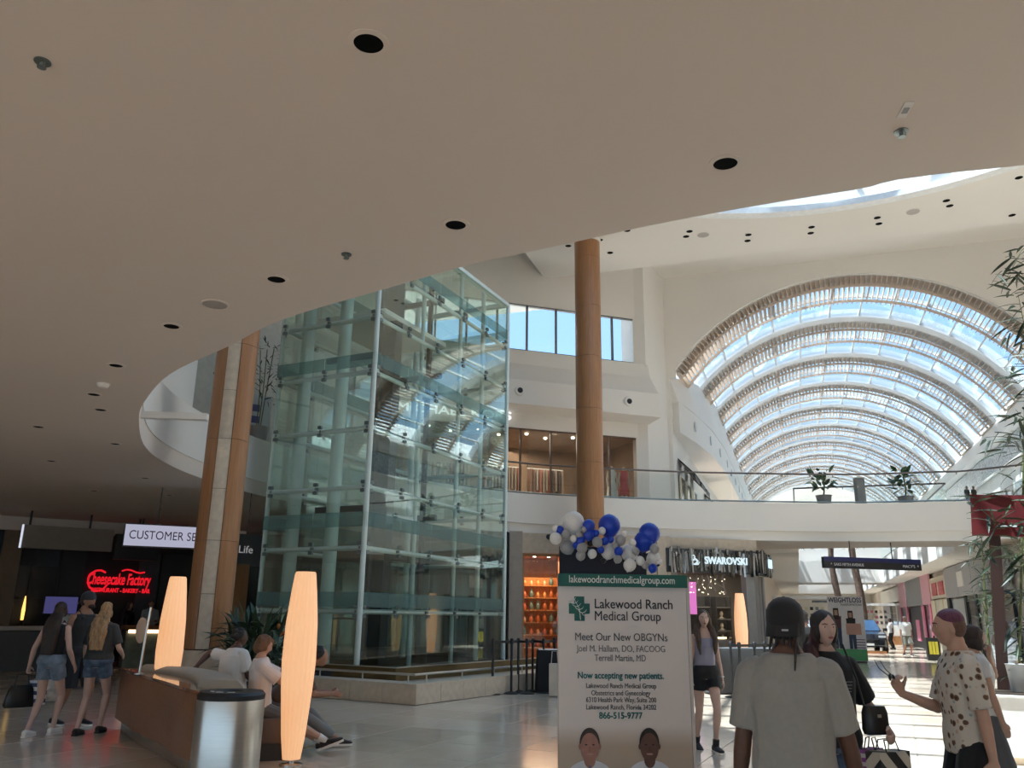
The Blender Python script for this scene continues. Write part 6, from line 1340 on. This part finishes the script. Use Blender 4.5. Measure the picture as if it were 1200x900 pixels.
            loft(mb, [ell(p, s.ax, s.ay, w*s.k, .04*s.k, 14) for p, w in ((s.loc(0, .06, -.03), .08), (s.N+s.ay*.07*s.k, .10), (s.frame(.7)[0]+s.ay*.12*s.k, .10))])
        elif style == 'short': blob(0, .014, .034, .083, .094, .090); blob(0, .045, -.015, .078, .062, .075)
        elif style == 'buzz': blob(0, .014, .050, .0765, .089, .074)
        elif style == 'fade': blob(0, .022, .012, .0765, .083, .088)
        elif style == 'shaggy':
            blob(0, .018, .034, .090, .100, .094); blob(0, .05, -.03, .086, .07, .085)
            for q in (1, -1): blob(q*.068, .01, -.025, .028, .055, .06)
            blob(.03, -.07, .07, .05, .03, .03)
        elif style == 'curly':
            random.seed(4)
            for i in range(26): a = random.uniform(0, 6.28); e_ = random.uniform(-.3, 1.4); blob(.078*math.cos(a)*math.cos(e_), .02+.085*math.sin(a)*math.cos(e_)*(1 if math.sin(a) > 0 else .5), .03+.085*math.sin(e_), .036, .036, .036)
            blob(0, .02, .03, .08, .09, .09)
        elif style == 'updo': blob(0, .016, .030, .084, .094, .092); blob(0, .03, -.02, .078, .06, .08); blob(.01, .05, .09, .06, .06, .045); blob(0, .06, .02, .07, .06, .07)
        elif style == 'bob':
            blob(0, .02, .026, .090, .098, .098); blob(0, .03, -.06, .092, .075, .085)
            for q in (1, -1): blob(q*.068, -.002, -.06, .026, .05, .075)
        return link(name, fuse(mb, max(.007, s.vox*.9), name, m, 1, wob, 30, (1, 1, .35)), s.root)
    def cap(s, m, back=False, brim=True, low=-.005):
        hs = s.hs; mb = MB(); n = 24; rings = []
        for z, r in ((low, 1.0), (.02, 1.03), (.055, 1.0), (.085, .84), (.108, .58), (.119, .28), (.121, .04)): rings.append([s.loc(.088*r*math.cos(2*PI*i/n), .008+.104*r*math.sin(2*PI*i/n), z+.006) for i in range(n)])
        loft(mb, rings); c = mb.build('cap', m, s.root, smooth=True)
        b = MB(); sg = 1 if back else -1; vs = []
        for i in range(13):
            a = -1.1+2.2*i/12; x = .078*math.sin(a)/math.sin(1.1); y0 = .095*math.cos(a*.75); dr = .0 if back else 0
            vs += [s.loc(x, sg*y0, .008), s.loc(x*1.02, sg*(y0+.07*math.cos(a)), -.012-(.045 if back else 0)), s.loc(x*1.02, sg*(y0+.07*math.cos(a)), -.017-(.045 if back else 0)), s.loc(x, sg*y0, .002)]
        if brim: b.add(vs, [(4*i+j, 4*i+(j+1) % 4, 4*i+4+(j+1) % 4, 4*i+4+j) for i in range(12) for j in range(4)] + [(0, 1, 2, 3), (48, 51, 50, 49)]); b.build('brim', m, c, smooth=True)
        MB().ball(s.loc(0, .008, .126), (.007*hs, .007*hs, .004*hs), 8, 6).build('button', m, c); return c
    def W3(s, v):   # local -> world
        return Matrix.Translation(s.root.location) @ Matrix.Rotation(s.root.rotation_euler.z, 4, 'Z') @ Vector(v)
def facing(dx, dy): return math.atan2(dy, dx)
FWD = math.atan2(CY, -SY); RIGHT = FWD - PI/2; LEFT = FWD + PI/2; BACK = FWD + PI
def floor_at(px, d, z=0): p = at(px, 800, d); return (p.x, p.y, z)

# --- 1 dark-haired woman in black top, walking away at left
BT_ = CL('black_top', (.010, .010, .011)); 
p1 = Person('person', 'dark-haired woman in black top and denim shorts walking away with a handbag', floor_at(57, 11.35), FWD-.1, 1.68, True, 'fair', dict(handL=(.33, -.02, .88), handR=(-.25, -.12, .90), footL=(.10, .12, 0, .1), footR=(-.07, -.16, 0, 0), curlL=1.0, yaw=.1), .010, 1.1)
p1.garment('tank_top', BT_, .010, .10, .90, straps=True); p1.bottoms('denim_shorts', DENIML, .22, .014, .20); p1.hair('long', HAIR['darkbrown'], length=.42); p1.shoes(WHITE)
# --- 2 man in cap and dark tank behind the two women
p2 = Person('person', 'bearded man in a dark cap and sleeveless top between the two women', floor_at(88, 12.4), RIGHT-.5, 1.84, False, 'tan', dict(yaw=.25, handL=(.28, -.05, .86), handR=(-.27, .05, .86), footL=(.1, -.15, 0), footR=(-.1, .15, 0)), .011)
p2.garment('tank_top', CL('charcoal_tank', (.02, .02, .022)), .012, .0, .90, straps=True); p2.bottoms('shorts', CL('dark_shorts', (.02, .02, .025)), .5, .02, leg_w=.045); p2.hair('short', HAIR['darkbrown']); p2.cap(CL('cap_grey', (.035, .035, .038)), back=True); p2.face(); p2.shoes(BLACK)
bd = MB(); bd.ball(p2.loc(0, -.068, -.085), (.052*p2.hs, .038*p2.hs, .032*p2.hs), 14, 10); bd.build('beard', HAIR['darkbrown'], p2.root, smooth=True)
# --- 3 blond woman in dark tee, walking away
p3 = Person('person', 'blond woman in dark tee and denim shorts walking away', floor_at(112, 11.6), FWD+.05, 1.68, True, 'fair', dict(handL=(.24, -.16, .88), handR=(-.22, -.24, 1.02), footL=(.09, .14, 0), footR=(-.09, -.14, 0), twist=-.1), .010, 1.12)
p3.garment('t_shirt', CL('slate_tee', (.035, .038, .040)), .016, .06, .97, .42, .35, sleeve_w=.03); p3.bottoms('denim_shorts', DENIM, .2, .016, .20); p3.hair('long', HAIR['blond'], .022, length=.36); p3.shoes(CL('black_sandal', (.02, .012, .01)), BLACK)
# --- 4/5 staff behind the counter
q = R(s_of(163), 2.1, .12); st1 = Person('person', 'staff member in a pale shirt sitting behind the wooden counter', q, math.atan2(rn.y, rn.x), 1.80, False, 'tan', dict(handL=(.12, -.32, 1.12), handR=(-.14, -.32, 1.12), nod=.25), .014); st1.garment('shirt', CL('pale_shirt', (.42, .44, .44)), .016, -.1, .99, .9, .3); st1.bottoms('trousers', BLACK, .98); st1.hair('short', HAIR['black']); st1.shoes(BLACK, BLACK)
q = R(s_of(140), 2.0, .12); st2 = Person('person', 'staff member in dark clothes standing behind the wooden counter', q, math.atan2(rn.y, rn.x)+.5, 1.72, True, 'tan', dict(), .014); st2.garment('blouse', BLACK, .014, -.1, .99, .9, .2); st2.bottoms('trousers', BLACK, .98); st2.hair('long', HAIR['black'], length=.2); st2.shoes(BLACK, BLACK)
# --- 6 seated woman in white tee seen from behind
sit = dict(hip=.52, footL=(.14, -.52, 0), footR=(-.10, -.50, 0))
fseat = math.atan2(ns.y, ns.x)
pw_ = S0 + es*2.25 + ns*.22
p6 = Person('person', 'woman in a white tee sitting on the bench with her back turned', (pw_.x, pw_.y, 0), fseat+.45, 1.72, True, 'dark', dict(sit, hip=.58, side=.10, lean=.12, handL=(.42, .28, .90), elbowL=(1, .6, .2), handR=(-.24, -.32, .64), yaw=-.3), .010, 1.42)
p6.garment('t_shirt', CL('white_tee', (.66, .64, .62)), .020, -.08, .98, .42, .5, sleeve_w=.03); p6.bottoms('trousers', CL('black_leggings', (.015, .015, .017)), .95); p6.hair('curly', HAIR['black'], .004); p6.shoes(BLACK)
# --- 7 boy with phone
pb_ = S0 + es*.80 + ns*.50
p7 = Person('person', 'boy in a white tee sitting on the bench looking at a phone', (pb_.x, pb_.y, 0), fseat+.02, 1.70, False, 'light', dict(hip=.55, lean=-.10, nod=.42, bend=.03, handL=(.05, -.46, .80), handR=(-.09, -.44, .79), elbowL=(.7, .5, -.7), elbowR=(-.7, .5, -.7), palmL=(0, 0, 1), palmR=(0, 0, 1), hdirL=(-.3, -1, .15), hdirR=(.3, -1, .15), thumbL=(1, 0, 0), thumbR=(-1, 0, 0), curlL=.5, curlR=.5, footL=(.12, -.86, 0, .1, .25), footR=(-.05, -.98, 0, -.1, .35)), .009, .92)
p7.garment('t_shirt', CL('cream_tee', (.68, .62, .60)), .022, -.06, .98, .45, .5, sleeve_w=.035); p7.bottoms('grey_shorts', CL('grey_shorts', (.10, .105, .11)), .50, .02, leg_w=.038); p7.hair('shaggy', HAIR['auburn'], .012); p7.face('brown'); p7.shoes(CL('black_canvas', (.03, .022, .025)), WHITE, sock=CL('white_sock', (.7, .68, .66)))
ph = thing('phone', 'small dark phone in the hands of the sitting boy', 'phone', p7.W3((-.01, -.55, .845)), p7.root.rotation_euler.z); MB().box((0, 0, 0), (.07, .14, .009), M=Matrix.Rotation(-.5, 3, 'X')).build('phone_case', BLACK, ph); MB().box((0, .002, .006), (.062, .125, .002), M=Matrix.Rotation(-.5, 3, 'X')).build('phone_screen', mat('phone_screen', (.05, .06, .08), .1), ph)
# --- 8 curly-haired companion behind the lamp
pc_ = S0 + es*1.45 + ns*.74
p8 = Person('person', 'dark curly-haired person sitting on the bench behind the tall lamp', (pc_.x, pc_.y, 0), fseat-.05, 1.72, False, 'tan', dict(hip=.55, lean=.75, nod=.0, handL=(.10, -.66, .62), handR=(-.10, -.66, .62), footL=(.1, -.75, 0), footR=(-.1, -.80, 0)), .012)
p8.garment('t_shirt', CL('brown_tee', (.12, .07, .05)), .02, -.06, .98, .45, .4); p8.bottoms('grey_trousers', CL('grey_trousers', (.2, .2, .2)), .93, .016); p8.hair('curly', HAIR['black'], .004); p8.shoes(CL('black_canvas', (.03, .022, .025)), WHITE)
# --- 9 walking woman in lavender top
g9 = fl(831, 880)
p9 = Person('person', 'long-haired woman in a lavender crop top and black shorts walking forward', (g9.x, g9.y, 0), BACK+.12, 1.68, True, 'fair', dict(handL=(.23, .02, .86), handR=(-.24, -.08, .86), footL=(.03, -.20, 0, .05), footR=(-.08, .20, 0, 0, -.25), yaw=-.15, nod=.06), .009)
p9.garment('crop_top', CL('lavender', (.27, .26, .34)), .009, .17, .80, straps=True); p9.bottoms('black_shorts', CL('black_shorts', (.008, .008, .010)), .20, .016, .19); p9.hair('front', HAIR['brown'], .010); p9.face('brown'); p9.shoes(CL('black_hightop', (.015, .015, .018)), WHITE, high=True)
wt = MB(); wt.tube([p9.arm[1][2].lerp(p9.arm[1][1], .12)+Vector((.026*math.cos(a_), .026*math.sin(a_), 0)) for a_ in [2*PI*i/12 for i in range(13)]], .007, 6); wt.build('wristwatch', STEEL, p9.root)
# --- 10 man in cap and grey tee, from behind
p10 = Person('person', 'man in a black cap and grey tee seen from behind', floor_at(925, 3.9), FWD-.42, 1.665, False, 'dark', dict(handL=(.27, .0, .80), handR=(-.28, -.10, .82), yaw=-.1, elbowL=(.7, .6, 0), elbowR=(-.7, .6, 0)), .007, 1.0)
p10.garment('t_shirt', CL('heather_tee', (.30, .29, .27), var=.04, scale=40), .022, -.28 if False else -.10, .99, .46, .45, sleeve_w=.026, wob=.009); p10.bottoms('trousers', CL('dark_jeans', (.02, .022, .03)), .98, .02); p10.hair('short', HAIR['black'])
c10 = p10.cap(CL('black_cap', (.016, .016, .018)), back=True, low=-.055); MB().box((0, 0, 0), (.028, .004, .008), M=p10.Rh).xf(Matrix.Translation(p10.loc(-.03, .172, -.03))).build('cap_logo', mat('silver_print', (.4, .4, .42), .4), c10)
dr = MB(); random.seed(8)
for i in range(5): x = -.05+.025*i; dr = MB(); dr.tube([p10.loc(x, .07, -.03), p10.loc(x*1.2, .085, -.09), p10.loc(x*1.3+random.uniform(-.01, .01), .085, -.11-random.random()*.03)], [.008, .007, .004], 6); dr.build('dreadlock', HAIR['black'], p10.root, smooth=True)
dr = MB(); dr.tube([p10.loc(-.06, .07, -.04), p10.loc(-.062, .14, -.15), p10.loc(-.05, .14, -.25)], [.007, .006, .003], 6); dr.build('dreadlock', HAIR['black'], p10.root, smooth=True); p10.shoes(BLACK)
# --- 11 woman in black tee
p11 = Person('person', 'dark-haired woman in a black tee with handbag facing the man in the cap', floor_at(969, 5.25), BACK-.05, 1.63, True, 'fair', dict(yaw=.14, handL=(.30, -.14, 1.02), handR=(-.24, -.05, .82), curlL=1.05, elbowL=(.15, 1, 0), nod=.02), .007, 1.02)
p11.garment('t_shirt', CL('black_tee', (.008, .008, .009)), .016, -.06, .985, .45, .35, sleeve_w=.03, wob=.006); p11.bottoms('jeans', DENIM, .62, .016, .12, .02); p11.hair('long', HAIR['black'], .006, length=.2)
wh = MB(); limb(wh, [p11.loc(-.07, -.01, .0), p11.loc(-.085, .01, -.10), p11.N+p11.ax*-.105*p11.k-p11.ay*.06*p11.k, p11.frame(.55)[0]-p11.ax*.12*p11.k-p11.ay*.145*p11.k, p11.frame(.25)[0]-p11.ax*.11*p11.k-p11.ay*.13*p11.k], [.022, .032, .045, .045, .015]); link('hair_lock', fuse(wh, .008, 'hair_lock', HAIR['wine'], 1, .008, 38, (1, 1, .2)), p11.root)
p11.face('black'); p11.shoes(BLACK)
ck = MB(); cN = p11.N + p11.up*.035*p11.k; ck.tube([cN + Vector((.050*math.cos(a_), .050*math.sin(a_)-.006, -.006*math.sin(a_))) for a_ in [2*PI*i/20 for i in range(21)]], .003, 5); ck.build('choker', HAIR['wine'], p11.root)
for i in range(4): cpt, ax_, ay_ = p11.frame(.66-.035*i); MB().box((0, 0, 0), (.07-.008*i, .003, .004), M=Matrix.Rotation(0, 3, 'Z')).xf(Matrix.Translation(cpt+ax_*.075*p11.k-ay_*.152*p11.k)).build('shirt_print', mat('grey_print', (.2, .2, .22), .7), p11.root)
hb_ = p11.W3((.22, -.12, .92)); hbag = thing('black_handbag', 'black leather handbag at the hip of the woman in black', 'handbag', hb_, p11.root.rotation_euler.z+.3); hbag.scale = (.78, .78, .85)
bgm = MB(); loft(bgm, [ell(Vector((0, 0, z)), Vector((1, 0, 0)), Vector((0, 1, 0)), w, d_, 16, 3.5) for z, w, d_ in ((0, .09, .045), (.03, .10, .055), (.14, .095, .05), (.18, .085, .03))]); bgm.build('bag_body', mat('black_leather', (.010, .010, .011), .35, bump=.1), hbag, smooth=True)
MB().tube([(-.08, 0, .17), (-.10, .04, .36), (-.15, .10, .58)], .008, 6).build('strap', MATS['black_leather'], hbag); MB().box((0, -.054, .12), (.03, .006, .02)).build('clasp', STEEL, hbag)
def paper_bag(p, rz, w, d_, h, m, label, handle, nm='shopping_bag'):
    t = thing(nm, label, 'shopping bag', p, rz); MB().prism([(-w/2, -d_/2), (w/2, -d_/2), (w/2, d_/2), (-w/2, d_/2)], 0, h).build('bag_body', m, t); 
    for y in (-d_*.4, d_*.4): MB().tube([(-w*.22, y, h-.01), (-w*.18, y*.5, h+handle), (w*.18, y*.5, h+handle), (w*.22, y, h-.01)], .004, 6).build('handle', BLACK, t)
    return t
def stripes(nm, a, b, sc, axis):
    m, nt, bs = principled(nm); N, L = nt.nodes, nt.links; tc = N.new('ShaderNodeTexCoord'); w = N.new('ShaderNodeTexWave'); w.bands_direction = axis; w.inputs['Scale'].default_value = sc; w.inputs['Distortion'].default_value = .4; L.new(tc.outputs['Object'], w.inputs[0]); r = N.new('ShaderNodeValToRGB'); r.color_ramp.interpolation = 'CONSTANT'; r.color_ramp.elements[0].color = (*a, 1); r.color_ramp.elements[1].color = (*b, 1); r.color_ramp.elements[1].position = .5; L.new(w.outputs[0], r.inputs[0]); L.new(r.outputs[0], bs.inputs['Base Color']); bs.inputs['Roughness'].default_value = .6; return m
hx = p11.arm[1][2]; wp = p11.W3(hx + Vector((.0, -.02, -.10)))
paper_bag((wp.x-.02, wp.y-.03, wp.z-.33), p11.root.rotation_euler.z+.5, .24, .10, .32, stripes('black_gold_stripe', (.55, .5, .42), (.02, .02, .02), 4, 'DIAGONAL'), 'cream shopping bag with black stripes held by the woman in black', .06)
paper_bag((wp.x-.10, wp.y+.02, wp.z-.31), p11.root.rotation_euler.z+.9, .16, .08, .30, stripes('violet_print', (.5, .48, .5), (.22, .05, .25), 7, 'Z'), 'small white and violet shopping bag held by the woman in black', .06)
# --- 12 man in pineapple print tee
def print_mat():
    m, nt, b = principled('pineapple_print'); N, L = nt.nodes, nt.links; tc = N.new('ShaderNodeTexCoord'); mp = N.new('ShaderNodeMapping'); mp.inputs['Scale'].default_value = (1, .6, .72); L.new(tc.outputs['Object'], mp.inputs[0])
    def spots(scale, lo, hi, seed, col, prev, rnd=.75):
        v = N.new('ShaderNodeTexVoronoi'); v.inputs['Scale'].default_value = scale; v.inputs['Randomness'].default_value = rnd; mm = N.new('ShaderNodeMapping'); mm.inputs['Location'].default_value = (seed, seed*.7, seed*1.3); L.new(mp.outputs[0], mm.inputs[0]); L.new(mm.outputs[0], v.inputs[0])
        r = N.new('ShaderNodeValToRGB'); r.color_ramp.interpolation = 'LINEAR'; r.color_ramp.elements[0].position = lo; r.color_ramp.elements[0].color = (1, 1, 1, 1); r.color_ramp.elements[1].position = hi; r.color_ramp.elements[1].color = (0, 0, 0, 1); L.new(v.outputs['Distance'], r.inputs[0])
        x = N.new('ShaderNodeMix'); x.data_type = 'RGBA'; L.new(r.outputs[0], x.inputs[0]); x.inputs[7].default_value = (*col, 1)
        if isinstance(prev, tuple): x.inputs[6].default_value = (*prev, 1)
        else: L.new(prev, x.inputs[6])
        return x.outputs[2]
    o = spots(26, .20, .26, 3.1, (.55, .36, .27), (.60, .55, .48)); o = spots(28, .15, .19, 7.7, (.30, .38, .36), o); o = spots(26, .38, .44, 0, (.60, .55, .48), o); o = spots(26, .29, .36, 0, (.16, .085, .05), o); o = spots(26, .10, .20, 0, (.06, .03, .02), o)
    L.new(o, b.inputs['Base Color']); b.inputs['Roughness'].default_value = .85; return m
p12 = Person('person', 'man with purple-topped shaved hair in a pineapple print tee holding sunglasses', floor_at(1126, 5.2), LEFT-.12, 1.645, False, 'light', dict(yaw=-.22, nod=.03, handR=(-.08, -.34, 1.20), elbowR=(-.2, .5, -1), palmR=(.6, 0, .5), hdirR=(.2, -.5, .9), thumbR=(0, .2, 1), curlR=.9, handL=(.23, .05, .80), elbowL=(.5, .9, 0)), .007, .84)
p12.garment('print_tee', print_mat(), .022, -.13, .985, .46, .4, sleeve_w=.022, wob=.008); p12.bottoms('black_trousers', CL('black_trousers', (.010, .010, .012)), .98, .018); p12.hair('fade', mat('stubble', (.14, .075, .055), .8, var=.2, scale=60), .002, 'shaved_sides'); p12.hair('buzz', HAIR['purple'], .003); p12.face('brown'); p12.shoes(BLACK)
hw_ = p12.W3(p12.arm[-1][2] + Vector((.0, -.05, .09))); sg_ = thing('sunglasses', 'dark sunglasses dangling from the raised hand of the man in the print tee', 'sunglasses', hw_, p12.root.rotation_euler.z)
for q in (-1, 1): MB().ball((q*.032, 0, 0), (.026, .006, .021), 14, 8).build('lens', BLACK, sg_, smooth=True); MB().tube([(q*.058, 0, .006), (q*.066, -.05, .05), (q*.06, -.075, .10)], .003, 6).build('temple', DARK, sg_)
MB().tube([(-.01, -.002, .004), (0, -.004, .008), (.01, -.002, .004)], .003, 6).build('bridge', DARK, sg_)
# --- 13/14 women behind, at the right
p13 = Person('person', 'dark-haired woman raising a hand to her mouth behind the print tee man', floor_at(1146, 7.4), RIGHT-.1, 1.55, True, 'light', dict(handL=(.06, -.16, 1.44), elbowL=(.8, -.2, -1), palmL=(0, 1, 0), hdirL=(-.2, -.1, 1), curlL=.8, handR=(-.2, -.1, .82)), .010); p13.garment('blouse', CL('white_blouse', (.62, .61, .6)), .016, -.06, .97, .25, .3); p13.bottoms('trousers', CL('grey_slacks', (.1, .1, .11)), .96); p13.hair('bob', HAIR['darkbrown'], .008); p13.shoes(BLACK)
p14 = Person('person', 'woman in a grey striped top half hidden by the timber post', floor_at(1184, 12.4), RIGHT+.3, 1.62, True, 'light', dict(handL=(.2, -.2, .9)), .011, 1.1); p14.garment('striped_top', stripes('grey_stripe', (.42, .44, .46), (.30, .32, .36), 6, 'Z'), .018, -.1, .97, .5, .4); p14.bottoms('jeans', DENIM, .96); p14.hair('long', HAIR['darkbrown'], length=.12); p14.shoes(WHITE)
# --- 15.. far people
p15 = Person('person', 'balding man in a white tee and grey shorts walking up the sunlit mall', floor_at(1068, 40.5), BACK, 1.80, False, 'tan', dict(footL=(.1, -.15, 0), footR=(-.1, .15, 0)), .016, 1.15); p15.garment('t_shirt', CL('white_tee', (.66, .64, .62)), .03, -.1, .98, .45, .7); p15.bottoms('shorts', CL('khaki_grey', (.2, .2, .17)), .5, .025, leg_w=.05); p15.hair('buzz', HAIR['grey']); p15.shoes(BLACK)
p16 = Person('person', 'person in a white top standing beside the far kiosk', floor_at(1051, 50), LEFT, 1.75, True, 'dark', dict(), .018); p16.garment('top', CL('white_tee', (.66, .64, .62)), .02, -.1, .98, .45, .4); p16.bottoms('trousers', BLACK, .97); p16.hair('short', HAIR['black']); p16.shoes(BLACK)
p17 = Person('person', 'person in a black tee and pale shorts just behind the capped man', floor_at(947, 13.5), FWD+.6, 1.72, False, 'tan', dict(footL=(.1, .12, 0), footR=(-.1, -.12, 0)), .013); p17.garment('t_shirt', CL('black_tee', (.008, .008, .009)), .02, -.08, .98, .5, .5); p17.bottoms('shorts', CL('rose_shorts', (.45, .30, .28)), .45, .02, leg_w=.04); p17.hair('short', HAIR['black']); p17.shoes(WHITE)
for px, lb, m_ in ((1135, 'left of two small children leaning at the bridge railing', 'brown'), (1143, 'right of two small children leaning at the bridge railing', 'auburn')):
    q = at(px, 590, 29.6); pk = Person('person', lb, (q.x, q.y, ZF), BACK, .80, True, 'light', dict(), .016); pk.garment('top', CL('slate_tee', (.035, .038, .04)), .02, -.1, .97, .45, .4); pk.bottoms('shorts', DENIM, .4); pk.hair('bob', HAIR[m_])
# --- things the walkers at left carry
h1 = p1.W3(p1.arm[1][2] + Vector((.01, -.02, -.09))); bgz = thing('black_tote', 'black handbag carried by the dark-haired woman at left', 'handbag', (h1.x-.06, h1.y-.02, h1.z-.42), p1.root.rotation_euler.z+.9)
bm_ = MB(); loft(bm_, [ell(Vector((0, 0, z)), Vector((1, 0, 0)), Vector((0, 1, 0)), w, d_, 16, 3.5) for z, w, d_ in ((0, .17, .07), (.03, .185, .08), (.22, .15, .06), (.27, .12, .03))]); bm_.build('bag_body', MATS['black_leather'], bgz, smooth=True); MB().tube([(-.09, 0, .25), (-.06, 0, .40), (.06, 0, .40), (.09, 0, .25)], .010, 8).build('handle', MATS['black_leather'], bgz)
paper_bag((h1.x+.04, h1.y+.14, h1.z-.40), p1.root.rotation_euler.z, .22, .09, .30, stripes('blue_stripe', (.62, .64, .68), (.03, .06, .16), 3.2, 'Z'), 'blue and white striped bag beside the black handbag', .10)
h2_ = p2.W3(p2.arm[-1][2] + Vector((0, 0, -.1))); plb = thing('plastic_bag', 'crumpled pale plastic bag hanging between the walking women', 'bag', (h2_.x, h2_.y, h2_.z-.46), .3); pbm = MB(); loft(pbm, [ell(Vector((0, 0, z)), Vector((1, 0, 0)), Vector((0, 1, 0)), w, d_, 16) for z, w, d_ in ((0, .10, .07), (.05, .14, .10), (.25, .12, .09), (.36, .05, .03), (.46, .02, .02))]); link('bag_body', fuse(pbm, .012, 'bag_body', mat('pale_plastic', (.5, .46, .42), .5, var=.2, scale=12), 1, .02, 16), plb); MB().tube([(-.015, 0, .42), (0, 0, .50), (.015, 0, .42)], .006, 6).build('handle', MATS['pale_plastic'], plb)

bpy.data.scenes.remove(SC2)
